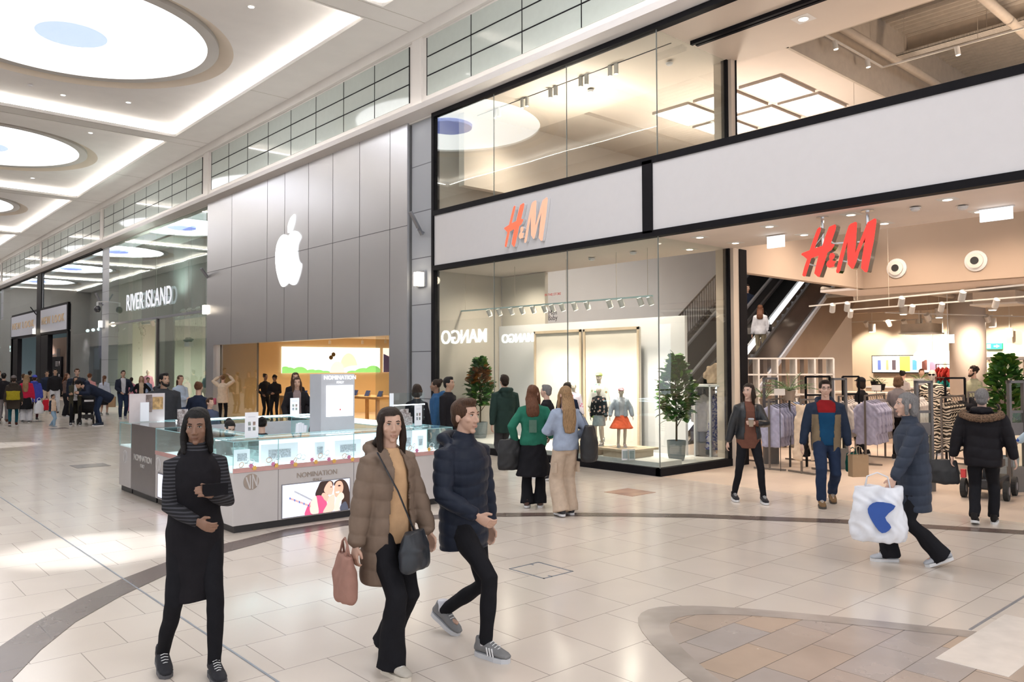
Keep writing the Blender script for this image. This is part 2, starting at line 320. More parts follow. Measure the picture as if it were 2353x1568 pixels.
pr = [(X0, 8.42), (X0-.28, 8.22), (X0-.34, 8.24), (X0-.34, 8.10), (X0-.02, 8.03), (X0+.05, 8.03), (X0+.05, 8.42)]
mb.prism([(x, -14, z) for x, z in pr], (0, 124, 0)); mb.build('trim_3', wallpaint('cornice_white', (.88, .84, .82)), kind='structure')
struct(box('cove_light_strip', M('cornice_led', (1, 1, 1), emit=9.0, ecol=(1, .94, .88)), X0-.30, X0-.27, -14, 110, 8.245, 8.262))
# ---- opposite side of the mall (mirrored in the glass)
m_opp = wallpaint('opposite_wall', (.42, .38, .35)); m_oppd = M('opposite_shopfront', (.10, .10, .11), rough=.3)
struct(box('wall_opposite', m_opp, -1.6, -1.2, 12, 110, 4.2, 10.4)); struct(box('wall_opposite', m_oppd, -1.6, -1.2, 12, 110, 0, 4.2))
struct(box('wall_far', m_opp, -1.6, 11.4, 98, 98.3, 0, 10.4))
m_sgnw = M('lit_white_letter', (1, 1, 1), emit=4.5, ecol=(.93, .96, 1))
for (ya, yb, z, s_) in ((28.5, 31.4, 3.33, .92), (25.2, 27.0, 3.15, .56)):
    t = thing('shop_sign', 'white illuminated MANGO lettering on the shopfront across the mall, '+('larger' if s_ > .7 else 'smaller')+' of the two', 'sign', (-1.15, (ya+yb)/2, z))
    text('lettering', 'MANGO', m_sgnw, s_, (-1.15, (ya+yb)/2, z), (0, 1, 0), depth=.03, parent=t, bold=.012)
# ---- pilasters
m_pil = tiles('pilaster_cladding', (.42, .44, .48), (.40, .42, .46), (.10, .10, .12), 9, 1.15, .012, rough=.35, swap=(PI/2, 0, 0), cloud=.05)
for i, (ya, yb, d) in enumerate(((15.42, 16.38, .08), (29.72, 30.2, .02), (42.95, 44.2, .06), (57.8, 58.9, .1), (71.5, 72.6, .05))):
    struct(box('pillar_cladding', m_pil, X0-d+.12, X0+.5, ya, yb, 0, 8.05))
struct(box('trim_4', m_grey, X0+.03, X0+.14, 15.42, 15.55, 0, 8.03)); struct(box('trim_4', M('dark_panel', (.10, .10, .115), rough=.5), X0+.13, X0+.2, 15.72, 16.2, .0, 3.35))
m_sc = M('sconce_glow', (1, .97, .9), emit=6, ecol=(1, .90, .72)); m_chr = M('chrome', (.75, .75, .77), rough=.15, metal=1, var=.02)
scl = ['leftmost, by the dark shopfront', 'on the grey pillar left of the glass clothes shop', 'on the grey facade edge left of the phone shop', 'on the grey pillar between the phone shop and the fashion shop']
for (px, py, lb_) in ((82, 762, 0), (235, 745, 1), (477, 712, 2), (968, 642, 3)):
    p = P(px, py, 0, X0); s_ = .22
    t = thing('wall_lamp', 'square glowing wall lamp '+scl[lb_], 'wall light', (p.x, p.y, p.z))
    MB().box(X0-.03, X0+.1, p.y-s_*.7, p.y+s_*.7, p.z-s_*.85, p.z+s_*.85).build('back_plate', m_chr, t)
    MB().box(X0-.16, X0-.03, p.y-s_*.45, p.y+s_*.45, p.z-s_*.75, p.z+s_*.75).build('diffuser', m_sc, t)
    lamp('wall_lamp_light', 'POINT', (X0-.4, p.y, p.z), 5 if lb_ != 2 else 1.2, (1, .84, .62), .12)
bl = ['grey', 'grey', 'dark', 'grey']; bw_ = ['on the pillar right of the phone shop', 'on the pillar left of the glass clothes shop', 'over the wide white sign at far left', 'at the left edge of the phone shop facade']
for i, (a, b_, w_) in enumerate((((943, 487), (970, 540), .11), ((220, 674), (234, 703), .12), ((70, 706), (84, 724), .12), ((462, 617), (479, 640), .1))):
    p = P(*a, 0, X0-.35); q = P(*b_, 0, X0-.02); t = thing('banner_bracket', bl[i]+' slanting banner bracket '+bw_[i], 'bracket', tuple(q))
    MB().bar(p, q, w_, .05).build('arm', m_grey if i != 2 else m_black, t); MB().bar(q+Vector((.1, 0, .05)), q+Vector((-.15, 0, .12)), .03).build('mount', m_grey, t)
# security camera
p = P(224, 708, 0, X0-.45); t = thing('security_camera', 'white dome security camera beneath the bracket left of the glass clothes shop', 'camera', tuple(p))
MB().tube([p+Vector((0, 0, .3)), p], .05).build('housing', m_white, t); MB().ell(p+Vector((0, 0, -.06)), (.16, .16, .18)).build('dome', M('dark_dome', (.05, .05, .06), rough=.1), t, smooth=True); MB().bar(p+Vector((0, 0, .3)), p+Vector((.5, 0, .34)), .05).build('arm', m_white, t)
# ================================================================== FASHION SHOP (right)
YC, YL = 8.70, 15.33
struct(box('trim_5', m_black, X0-.06, X0+.12, YL, YL+.09, 0, 8.03))
mb = MB()
mb.box(X0-.06, X0+.1, -6, YL, 5.54, 5.66); mb.box(X0-.06, X0+.1, -6, YL, 4.226, 4.34); mb.box(X0-.06, X0+.1, 8.78, 9.0, 4.3, 5.6); mb.box(X0-.06, X0+.1, -6, YL, 7.93, 8.03)
mb.build('trim_6', m_black, kind='structure')
m_fasc = M('fascia_white', (.72, .70, .71), rough=.35, var=.01)
for k, (a, b_, lb_) in enumerate(((9.0, YL-.0, 'left fascia panel, light grey, carrying the small red sign'), (-6, 8.78, 'long blank light grey fascia panel above the open shop entrance'))):
    o = MB().box(X0-.03, X0+.3, a, b_, 4.34, 5.54).build('fascia_panel', m_fasc); tag(o, lb_, 'sign panel'); o['kind'] = 'structure'
# glazing: lower and upper display glass, corner return
def pane(n, *b_): o = MB().box(*b_).build('pane', m_glass, n); return o
w = thing('window_11', 'tall glazing of the fashion shop display window', 'window', (X0, 12, 0)); w['kind'] = 'structure'
for z0, z1 in ((.14, 4.226), (5.66, 7.93)):
    for ya, yb in ((YC, 10.94), (10.94, 13.17), (13.17, YL)): pane(w, X0, X0+.012, ya+.006, yb-.006, z0, z1)
    pane(w, X0+.012, 13.38, YC, YC+.012, z0, z1)
mb = MB()
for z0, z1 in ((.14, 4.226), (5.66, 7.93)):
    for y in (10.94, 13.17): mb.box(X0-.002, X0+.014, y-.006, y+.006, z0, z1)
    mb.box(X0-.004, X0+.014, YC-.006, YC+.008, z0, z1)
mb.build('glass_edge', M('edge_grey', (.20, .22, .21), rough=.3), w)
struct(box('trim_7', m_black, X0-.02, X0+.1, YC-.02, YL, 0, .14)); struct(box('trim_7', m_black, X0-.02, 13.45, YC-.04, YC+.08, 0, .14))
m_bg = wallpaint('shop_beige', (.56, .44, .345)); m_bg2 = wallpaint('shop_tan', (.50, .385, .295)); m_post = wallpaint('post_beige', (.70, .60, .50))
for z0, z1 in ((0, 4.22), (5.5, 8.0)):
    struct(box('door_post', m_black, 13.36, 13.41, YC-.03, YC+.1, z0, z1)); struct(box('door_post', m_post, 13.41, 13.60, YC-.1, YC+.3, z0, z1))
struct(box('door_post', m_black, 13.60, 13.85, YC-.12, YC+.17, 0, 4.22)); struct(box('door_post', m_black, 13.54, 13.56, YC-.13, YC-.1, 5.5, 8))
m_soff = wallpaint('soffit_pink', (.93, .82, .75))
struct(box('ceiling_soffit', m_soff, X0+.1, 13.45, -6, YL, 4.22, 4.3))
struct(box('ceiling_upper', wallpaint('upper_ceiling', (.80, .71, .62)), X0+.1, 13.72, -6, YL+.3, 7.94, 8.03))
# upper level: recess with light panels, walls
struct(box('ceiling_recess', wallpaint('recess_beige', (.74, .65, .57)), 13.72, 24, 7.6, 15.6, 8.06, 8.12))
struct(box('wall_upper_left', wallpaint('upper_wall_beige', (.66, .58, .50)), X0+.3, 24, 14.6, 14.8, 6.2, 8.1))
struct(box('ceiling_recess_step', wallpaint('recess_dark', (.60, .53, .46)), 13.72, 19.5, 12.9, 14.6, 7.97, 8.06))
struct(box('ceiling_exposed', m_bg2, 25.2, 31.2, 11.6, 15.4, 4.6, 4.65)); struct(box('wall_upper_back', m_bg2, 26, 26.2, 11.7, 15.4, 4.65, 9.8)); struct(box('wall_upper_back', m_bg2, 26, 26.2, -6, 15.6, 3.65, 9.8))
m_pan = M('light_panel', (1, 1, 1), emit=4.5, ecol=(.97, .98, 1))
for i, (xa, xb) in enumerate(((15.2, 16.62), (16.82, 18.12))):
    for j, (ya, yb) in enumerate(((8.57, 9.52), (9.72, 10.72), (10.9, 11.9))):
        t = thing('ceiling_light_panel', '%s glowing ceiling light panel in the %s row upstairs' % (('nearest', 'middle', 'farthest')[j], ('front', 'rear')[i]), 'ceiling light', (xa, ya, 8.0))
        MB().box(xa, xb, ya, yb, 8.03, 8.05).build('diffuser', m_pan, t)
        mb = MB(); f_ = .025
        for q in ((xa-f_, xa, ya-f_, yb+f_), (xb, xb+f_, ya-f_, yb+f_), (xa, xb, ya-f_, ya), (xa, xb, yb, yb+f_)): mb.box(*q, 8.0, 8.06)
        mb.build('frame', M('panel_frame', (.55, .48, .42), rough=.6), t)
# services void above the entrance
m_deck = M('steel_deck', (.62, .55, .46), rough=.6); m_serv = M('painted_services', (.58, .50, .41), rough=.55)
struct(box('wall_riser', m_serv, 13.72, 24, 7.56, 7.62, 7.94, 9.8)); struct(box('wall_riser', m_serv, 13.72, 13.76, -6, 7.6, 7.94, 9.8))
mb = MB()
for i in range(46):
    x = 13.8+i*.22; mb.prism([(x, -6, 9.75), (x+.05, -6, 9.63), (x+.11, -6, 9.63), (x+.16, -6, 9.75), (x+.16, -6, 9.8), (x, -6, 9.8)], (0, 13.6, 0))
mb.box(13.7, 24, -6, 7.6, 9.78, 9.85); mb.build('ceiling_deck', m_deck, kind='structure')
for x, z, w_ in ((14.15, 9.3, .36), (16.6, 9.25, .3), (19.2, 9.25, .3)):
    mb = MB(); mb.box(x-w_/2, x+w_/2, -6, 7.6, z, z+.03); mb.box(x-.02, x+.02, -6, 7.6, z, z+.42); mb.box(x-w_/2, x+w_/2, -6, 7.6, z+.4, z+.43); mb.build('ceiling_beam', m_serv, kind='structure')
for y in (7.2, 4.9): struct(MB().tube([(13.9, y, 8.6), (24, y, 8.6)], .09).build('service_pipe', m_serv, smooth=True))
for i, (x, z) in enumerate(((14.8, 8.55), (17.6, 8.6))):
    t = thing('cable_tray', 'perforated steel cable tray hung under the exposed deck, '+('nearer' if i == 0 else 'farther')+' one', 'cable tray', (x, 7, z))
    mb = MB(); mb.box(x-.15, x+.15, -6, 7.3, z, z+.01); mb.box(x-.15, x-.14, -6, 7.3, z, z+.06); mb.box(x+.14, x+.15, -6, 7.3, z, z+.06); mb.build('tray', M('galvanised', (.70, .64, .56), rough=.4, metal=.3, stretch=(1, 30, 1), scale=3, var=.2), t)
    mb = MB()
    for k in range(4): MB().tube([(x, 7-k*1.6, z), (x, 7-k*1.6, 9.7)], .006, 6).build('hanger_rod', m_serv, t)
m_trk = M('white_track', (.80, .76, .70), rough=.45)
def spot_head(parent, p, aim, L=.17, r=.05, mt=None, lens=None):
    p = Vector(p); d = Vector(aim).normalized(); a = p-Vector((0, 0, .09))
    h_ = MB().tube([a-d*L/2, a+d*L/2], r, 14).build('spot_head', mt or m_trk, parent, smooth=False)
    MB().tube([a+d*(L/2+.0), a+d*(L/2+.006)], r*.8, 14).build('lens', lens or m_dlw, h_)
    MB().bar(p+Vector((0, 0, .02)), a, .018).build('bracket', mt or m_trk, h_); return h_
def track(name, a, b, heads, label, z_ceil, rods=(.2, .8), mt=None, aim=(0.5, .3, -1), hm=None, group=None, lens=None, L=.17, r=.05):
    a = Vector(a); b = Vector(b); t = thing(name, label, 'track light', tuple(a), 0, group)
    MB().bar(a, b, .035, .03).build('rail', mt or m_trk, t)
    for k in rods:
        p = a.lerp(b, k); MB().tube([p, Vector((p.x, p.y, z_ceil))], .005, 6).build('hanger', m_serv, t)
    for k in heads:
        off = 0
        if isinstance(k, tuple): k, am = k
        else: am = aim
        spot_head(t, a.lerp(b, k), am, mt=hm, lens=lens, L=L, r=r)
    return t
# upstairs track and cylinder spots
track('track_light', (14.35, 7.3, 8.35), (17.2, 7.3, 8.35), (.25, .75), 'white L-shaped track with box spots in the services void', 9.7, aim=(.1, -.1, -1))
track('track_light', (17.2, 7.3, 8.35), (17.2, -2, 8.35), (.16, .5), 'long white track running across the services void', 9.7, aim=(.1, -.1, -1))
t = thing('ceiling_spot_row', 'row of paired white cylinder spots along the upper window ceiling', 'track light', (11.9, 12, 7.94))
MB().box(11.89, 11.91, 8.9, 15.2, 7.93, 7.94).build('rail', m_black, t)
for y in (14.95, 13.95, 13.0, 12.1, 11.2, 10.4):
    for d in (0, .16):
        c_ = MB().lathe([(.045, -.2), (.045, 0)], (11.9, y-d, 7.93), 14).build('spot_head', m_trk, t); MB().lathe([(.03, -.205), (.03, -.2)], (11.9, y-d, 7.93), 14).build('lens', m_dl, c_)
t = thing('curtain_track', 'black double ceiling track above the open upper bay', 'track', (12.15, 8.6, 7.92))
MB().box(12.10, 12.17, -6, 8.62, 7.87, 7.94).build('rail', m_black, t); MB().box(12.21, 12.28, -6, 8.58, 7.87, 7.94).build('rail', m_black, t)
p = FL(1846, 43, 7.94); downlight(p.x, p.y, 7.94, .08, m_dlw, 'square recessed spotlight in the beige ceiling above the long fascia', square=True)
for i, (px, py) in enumerate(((1585, 573), (1608, 545), (1690, 558), (1768, 520), (1848, 539), (1955, 493), (2032, 513), (2177, 458), (2250, 486))):
    p = FL(px, py, 4.22); downlight(p.x, p.y, 4.22, .06, m_dlw, 'square downlight in the pink-beige entrance soffit, %s from the left' % ORD[i], 'soffit downlights at the fashion shop entrance', square=True)
    lamp('soffit_light', 'SPOT', (p.x, p.y, 4.19), 46, WARM, .05, to=(p.x, p.y, 0), spot=95, blend=.8)
for (px, py, z_, n_) in ((1455, 580, 4.2, 0), (1360, 594, 4.2, 1), (1538, 145, 7.9, 2), (1357, 208, 7.9, 3), (2212, 475, 4.2, 4), (2103, 478, 4.2, 5), (70, 195, 10.6, 6)):
    p = FL(px, py, z_); t = thing('smoke_detector', 'small white ceiling detector '+['near the corner of the display window', 'over the display window middle', 'in the upper window ceiling by the corner', 'in the upper window ceiling centre', 'beside the right exit box', 'bracketed right of the hanging red sign', 'in the mall ceiling at top left'][n_], 'detector', tuple(p))
    MB().lathe([(.03, -.05), (.06, -.035), (.06, 0)], tuple(p), 14).build('body', m_white, t); MB().lathe([(.075, -.01), (.075, 0)], tuple(p), 14).build('base', m_white, t)
# bulkhead and ground-floor ceiling beyond it
struct(box('wall_bulkhead', m_bg, 13.85, 19.35, 8.7, 8.88, 3.80, 5.45)); struct(box('wall_bulkhead', m_bg2, 19.2, 19.45, -6, 8.88, 3.80, 5.45))
struct(box('ceiling_shop', m_soff, 19.4, 21.3, -6, 9.9, 3.80, 3.86))
mb = MB()
for i in range(40): x = 21.3+i*.26; mb.box(x, x+.1, -6, 11.6, 4.55, 4.6)
mb.box(21.3, 31.5, -6, 11.6, 4.6, 4.65); mb.box(21.25, 21.3, -6, 9.9, 3.7, 4.6); mb.build('ceiling_exposed', m_serv, kind='structure')
struct(box('wall_back', wallpaint('back_wall', (.70, .58, .46)), 31, 31.2, -6, 15.5, 0, 4.6)); struct(box('wall_left', wallpaint('party_wall', (.60, .54, .47)), X0+.1, 13.3, 15.35, 15.5, 0, 8.1)); struct(box('wall_left', wallpaint('lilac_wall', (.70, .68, .70)), 13.3, 24.6, 15.35, 15.5, 0, 8.1)); struct(box('wall_left', wallpaint('back_wall', (.70, .58, .46)), 24.6, 31.2, 15.35, 15.5, 0, 4.6))
for k, (y, z) in enumerate(((10.9, 4.1), (10.2, 4.25), (9.0, 4.0))):
    struct(MB().tube([(21.5, y, z), (30.8, y, z)], .07+.03*(k == 1)).build('service_pipe', m_serv, smooth=True))
for k, (x, z) in enumerate(((22.3, 3.95), (24.2, 4.2), (26.5, 4.0), (28.6, 4.2))):
    struct(MB().tube([(x, 3, z), (x, 11.2, z)], .05).build('service_pipe', m_serv, smooth=True))
for i, (px, py, z_) in enumerate(((2061, 617, 0), (2243, 600, 1))):
    p = P(px, py, 0, 19.2); t = thing('air_nozzle', 'round white air nozzle with dark centre, '+('left' if i == 0 else 'right')+' one on the tan bulkhead', 'vent', tuple(p))
    q = Matrix.Rotation(-PI/2, 3, 'Y')
    def lz(prof, n, mt, sm=True):
        mb = MB(); mb.lathe(prof, n=28); mb.v = [tuple(p+q @ Vector(v)) for v in mb.v]; mb.build(n, mt, t, smooth=sm)
    lz([(.23, 0), (.23, .03), (.17, .06)], 'flange', m_ceil, False); lz([(.17, .04), (.165, .09), (.10, .11)], 'ball', m_soff, False); lz([(.085, .08), (.085, .115)], 'opening', M('nozzle_dark', (.03, .03, .03)), False)
# round column, in shop
c = AT(2223, 24); struct(MB().tube([(c.x, c.y, 0), (c.x, c.y, 4.6)], .49, 40).build('pillar_round', wallpaint('column_white', (.72, .64, .57)), smooth=True))
# exit boxes
m_exit = M('exit_box_glow', (.9, .97, 1), emit=1.6, ecol=(.86, .95, 1))
for i, (px, py, X_, w_) in enumerate(((1783, 556, 12.6, .32), (2289, 491, 12.8, .42))):
    p = P(px, py, 0, X_); t = thing('exit_light_box', 'glowing blank white exit light box, '+('left of the hanging red sign' if i == 0 else 'right of the hanging red sign'), 'light box', tuple(p))
    MB().box(p.x-.02, p.x+.02, p.y-w_/2, p.y+w_/2, p.z-.1, p.z+.1).build('face', m_exit, t); MB().box(p.x-.04, p.x+.04, p.y-w_/2-.02, p.y+w_/2+.02, p.z+.1, 4.2).build('mount', m_white, t)
p = P(2178, 779, 0, 24); t = thing('exit_light_box', 'small glowing white light box left of the round column', 'light box', tuple(p)); MB().box(p.x-.03, p.x+.03, p.y-.16, p.y+.16, p.z-.12, p.z+.12).build('face', m_exit, t); MB().bar(p, (p.x, p.y, 4.62), .02).build('mount', m_white, t)
m_grn = M('exit_green', (.02, .45, .28), emit=.8, ecol=(.02, .5, .3))
p = P(2283, 796, 0, 30.9); t = thing('exit_sign', 'green and white exit sign with arrow over the back door', 'sign', tuple(p))
MB().box(p.x-.03, 31.0, p.y-.27, p.y+.27, p.z-.1, p.z+.1).build('face', m_grn, t)
mb = MB(); mb.box(p.x-.035, p.x-.03, p.y-.24, p.y+.05, p.z-.035, p.z+.035) if 0 else None
mb.prism([(p.x-.035, p.y-.2, p.z), (p.x-.035, p.y-.1, p.z+.06), (p.x-.035, p.y-.1, p.z+.025), (p.x-.035, p.y-.02, p.z+.025), (p.x-.035, p.y-.02, p.z-.025), (p.x-.035, p.y-.1, p.z-.025), (p.x-.035, p.y-.1, p.z-.06)], (.005, 0, 0)); mb.box(p.x-.035, p.x-.03, p.y+.08, p.y+.2, p.z-.07, p.z+.07)
mb.build('pictogram', M('pict_white', (1, 1, 1), emit=1.5), t)
# escalators and stair (running up along +X)
def band(name, mt, parent, L1, L2, y, d=.12, x0=None, x1=None, smooth=False):
    """slanted slab in the plane Y=y between two lines given by photo points"""
    def ln(a, b):
        p = P(*a, 1, y); q = P(*b, 1, y); return (q.z-p.z)/(q.x-p.x), p
    m1, p1 = ln(*L1); m2, p2 = ln(*L2); xa = x0 if x0 is not None else min(p1.x, p2.x); xb = x1
    z = lambda m, p, x: p.z+m*(x-p.x)
    return MB().prism([(xa, y, z(m1, p1, xa)), (xb, y, z(m1, p1, xb)), (xb, y, z(m2, p2, xb)), (xa, y, z(m2, p2, xa))], (0, d, 0)).build(name, mt, parent)
m_clad = M('bronze_cladding', (.42, .33, .27), rough=.28, metal=.7, var=.1, scale=.8); m_bal = glass('dark_balustrade', (.10, .085, .08), base=.05)
m_dkm = M('dark_metal', (.035, .033, .035), rough=.4, metal=.3); m_deckm = M('pale_steel', (.72, .74, .80), rough=.4, metal=.2); m_skirt = M('skirt_light', (1, 1, 1), emit=1.6, ecol=(.95, .97, 1))
t = thing('escalator', 'nearer escalator with bronze side cladding and silver deck rising behind the shelves', 'escalator', (17.2, 11.7, 0))
La = ((1793.6, 823), (1913.9, 659.5)); Lb = ((1803, 823), (1918, 661)); Lc = ((1879, 823), (1968, 693.4)); Ld = ((1736, 823), (1858, 660))
YE = 11.7; XE0, XE1 = 15.4, 25.2
band('cladding', m_clad, t, Lb, Lc, YE, .05, XE0, XE1); band('deck', m_deckm, t, La, Lb, YE-.02, .14, XE0, XE1)
band('balustrade', M('smoked_panel', (.06, .05, .05), rough=.12, var=.02), t, Ld, La, YE+.05, .03, XE0, XE1)
mA, pA = (lambda a, b: ((P(*b, 1, YE).z-P(*a, 1, YE).z)/(P(*b, 1, YE).x-P(*a, 1, YE).x), P(*a, 1, YE)))(*Ld)
MB().bar((XE0, YE+.06, pA.z+mA*(XE0-pA.x)), (XE1, YE+.06, pA.z+mA*(XE1-pA.x)), .08, .06).build('handrail', m_dkm, t)
mD, pD = (lambda a, b: ((P(*b, 1, YE).z-P(*a, 1, YE).z)/(P(*b, 1, YE).x-P(*a, 1, YE).x), P(*a, 1, YE)))(*La)
zs = lambda x: pD.z+mD*(x-pD.x)
mb = MB(); k = 0; x = XE0
while x < XE1: mb.box(x, x+.3, YE+.1, YE+1.1, zs(x)-.25, zs(x)-.04); x += .3
st = mb.build('step', M('step_dark', (.07, .07, .075), rough=.5, stretch=(1, 40, 1), var=.3), t)
MB().prism([(XE0, YE+1.14, zs(XE0)+.0), (XE1, YE+1.14, zs(XE1)+.0), (XE1, YE+1.14, zs(XE1)+.18), (XE0, YE+1.14, zs(XE0)+.18)], (0, .05, 0)).build('lit_skirt', m_skirt, t)
MB().prism([(XE0, YE+1.2, zs(XE0)+.18), (XE1, YE+1.2, zs(XE1)+.18), (XE1, YE+1.2, zs(XE1)+.85), (XE0, YE+1.2, zs(XE0)+.85)], (0, .03, 0)).build('balustrade', m_bal, t)
MB().bar((XE0, YE+1.2, zs(XE0)+.9), (XE1, YE+1.2, zs(XE1)+.9), .08, .07).build('handrail', m_dkm, t)
mb = MB(); z_ = lambda x: zs(x)-.9
mb.prism([(XE0+2, YE+.02, 0), (25, YE+.02, 0), (25, YE+.02, 4.2), (XE1-.2, YE+.02, 4.2), (XE0+2, YE+.02, .5)], (0, .1, 0)); mb.build('wall_under_escalator', m_post, kind='structure')
t = thing('escalator', 'farther dark escalator beside the stair, behind the woman in white', 'escalator', (17.2, 13.1, 0))
for yy in (13.1, 14.1):
    MB().prism([(XE0-1, yy, zs(XE0-1)-.6), (XE1, yy, zs(XE1)-.6), (XE1, yy, zs(XE1)+1.1), (XE0-1, yy, zs(XE0-1)+1.1)], (0, .05, 0)).build('balustrade', m_dkm, t)
    MB().bar((XE0-1, yy, zs(XE0-1)+1.15), (XE1, yy, zs(XE1)+1.15), .08, .06).build('handrail', M('rail_grey', (.12, .12, .13), rough=.3), t)
mb = MB(); x = XE0-1
while x < XE1: mb.box(x, x+.3, 13.15, 14.1, zs(x)-.25, zs(x)-.0); x += .3
mb.build('step', m_dkm, t)
t = thing('staircase', 'black steel staircase with vertical bar railings against the grey wall', 'stairs', (16, 14.6, 0))
pR = P(1590, 757, 1, 14.3); zq = lambda x: pR.z-.95+mD*(x-pR.x)
mb = MB(); x = 13.9
while x < XE1: mb.box(x, x+.32, 14.3, 15.3, zq(x)-.1, zq(x)); x += .3
mb.build('tread', m_dkm, t)
for yy in (14.3, 15.28):
    MB().prism([(13.9, yy, zq(13.9)-.35), (XE1, yy, zq(XE1)-.35), (XE1, yy, zq(XE1)-.02), (13.9, yy, zq(13.9)-.02)], (0, .03, 0)).build('stringer', m_dkm, t)
    mb = MB(); x = 13.9
    while x < XE1: mb.bar((x, yy, zq(x)-.05), (x, yy, zq(x)+.95), .018); x += .13
    mb.bar((13.9, yy, zq(13.9)+.95), (XE1, yy, zq(XE1)+.95), .05, .03); mb.build('railing', m_dkm, t)
# ================================================================== PHONE SHOP (middle)
m_alu = M('facade_metal', (.60, .60, .62), rough=.32, metal=.8, var=.015, scale=.6)
ya, yb = 16.44, 29.66; wa, wb, wz = 17.25, 28.98, 2.735
def yz(name, mt, y0, y1, z0, z1, x0=X0-.02, x1=X0+.3): return struct(box(name, mt, x0, x1, y0, y1, z0, z1))
mb = MB()
for q in ((ya, yb, wz, 8.11), (ya, wa, 0, wz), (wb, yb, 0, wz)): mb.box(X0-.06, X0+.3, q[0], q[1], q[2], q[3])
mb.build('wall_phone_shop', m_alu, kind='structure')
mb = MB(); xs = X0-.064
for px in (535, 617, 657, 712, 768, 830, 900):
    y = P(px, 700, 0, X0).y; mb.box(xs, xs+.01, y-.006, y+.006, wz if px not in (0,) else 0, 8.11)
mb.box(xs, xs+.01, ya, yb, 5.445, 5.46)
mb.build('facade_joint', M('seam_dark', (.12, .12, .13), rough=.8), kind='structure')
def smooth_poly(pts, sub=5):
    n = len(pts); out = []
    for i in range(n):
        p0, p1, p2, p3 = [Vector(pts[(i+k) % n]) for k in (-1, 0, 1, 2)]
        for s_ in range(sub):
            t_ = s_/sub; out.append(.5*((2*p1)+(p2-p0)*t_+(2*p0-5*p1+4*p2-p3)*t_*t_+(3*p1-p0-3*p2+p3)*t_**3))
    return out
body = [(425, 520), (400, 508), (352, 486), (290, 520), (240, 600), (202, 720), (185, 880), (187, 1020), (205, 1180), (245, 1340), (290, 1450), (330, 1480), (370, 1455), (410, 1418), (440, 1408), (470, 1425), (518, 1446), (565, 1420), (600, 1350), (640, 1220), (669, 1056), (630, 1010), (600, 920), (592, 800), (605, 670), (658, 540), (630, 470), (590, 430), (548, 421), (500, 440), (460, 480)]
leaf = [(424, 456), (417, 400), (425, 300), (470, 180), (520, 118), (546, 103), (552, 150), (540, 260), (500, 390), (460, 440)]
t = thing('logo_sign', 'large glowing white apple emblem with a bite and leaf on the grey metal facade', 'sign', (X0-.1, 23.1, 5.3))
m_logo = M('logo_white', (1, 1, 1), emit=1.8, ecol=(.97, .99, 1))
for nm, pl in (('apple_body', body), ('apple_leaf', leaf)):
    pts = [P(610+q[0]/8.25, 480+q[1]/8.25, 0, X0-.09) for q in smooth_poly([(a, b_, 0) for a, b_ in pl], 4)]
    MB().prism(pts, (.03, 0, 0)).build(nm, m_logo, t)
# glazing and interior
w = thing('window_12', 'shopfront glazing of the phone shop', 'window', (X0+.1, 22, 0)); w['kind'] = 'structure'
ys_ = [P(px, 860, 0, X0+.1).y for px in (899, 648, 592, 507, 499)]
pane(w, X0+.1, X0+.112, ys_[2], wb, 0, wz); pane(w, X0+.1, X0+.112, wa, wa+.9, 0, wz)
mb = MB()
for y in (ys_[2], ys_[3]): mb.box(X0+.08, X0+.13, y-.02, y+.02, 0, wz)
mb.build('mullion', M('bronze_mullion', (.14, .12, .09), rough=.4), w)
m_yw = wallpaint('warm_plaster', (.74, .57, .33)); XB = 21.5
struct(box('wall_shop_back', m_yw, XB, XB+.2, 15.6, 45, 0, 4)); struct(box('wall_shop_side', m_yw, X0+.3, XB, 29.3, 29.5, 0, 4)); struct(box('wall_shop_side', m_yw, X0+.3, XB, 15.55, 15.7, 0, 4))
struct(box('ceiling_phone_shop', wallpaint('shop_ceiling_w', (.85, .75, .6)), X0+.3, XB, 15.6, 29.4, 3.1, 3.2))
YW = 29.29; p1 = P(647, 797, 1, YW); p2 = P(872, 859, 1, YW); za, zb = P(648, 858, 1, YW).z, min(3.05, p1.z)
t = thing('wall_light_box', 'long glowing wall picture with green hills and soft pastel shapes in the phone shop', 'picture', ((p1.x+p2.x)/2, YW, 2))
MB().box(p1.x, p2.x, YW-.04, YW+.0, za, zb).build('light_field', M('picture_glow', (1, 1, .97), emit=1.7, ecol=(1, .97, .86)), t); WX = p2.x-p1.x; HZ = zb-za
def hills(n_, mt, cs, y, lab=None):
    mb = MB()
    for (f_, w_, h_) in cs:
        x = p1.x+WX*f_; k = 14; pts = [(min(max(x+w_*WX*math.cos(PI*i/k), p1.x), p2.x), y, za+h_*HZ*math.sin(PI*i/k)) for i in range(k+1)]; mb.prism(pts, (0, .004, 0)); y -= .0006
    mb.build(n_, mt, t, label=lab)
hills('pale_shape', M('pastel_yellow', (1, .90, .6), emit=1.2, ecol=(1, .84, .48)), [(.66, .10, .78)], YW-.045); hills('pale_shape', M('pastel_blue', (.75, .95, 1), emit=1.1, ecol=(.66, .88, .95)), [(.40, .14, .24), (.74, .16, .28)], YW-.05); hills('pale_shape', M('pastel_peach', (1, .86, .72), emit=1.2, ecol=(1, .80, .62)), [(.54, .075, .45)], YW-.06)
hills('hill', M('hill_green', (.25, .75, .25), emit=.75, ecol=(.30, .78, .22)), [(.03, .06, .26), (.07, .07, .22), (.17, .08, .24), (.28, .06, .14), (.35, .06, .12), (.42, .05, .08), (.82, .10, .18), (.92, .09, .28), (.70, .06, .08)], YW-.055)
mb = MB()
for f_, g in ((.50, .72), (.475, .60)):
    x = p1.x+WX*f_; z = za+HZ*g; mb.prism([(x+.09*math.cos(a*PI/8), YW-.065, z+.09*math.sin(a*PI/8)) for a in range(16)], (0, .01, 0))
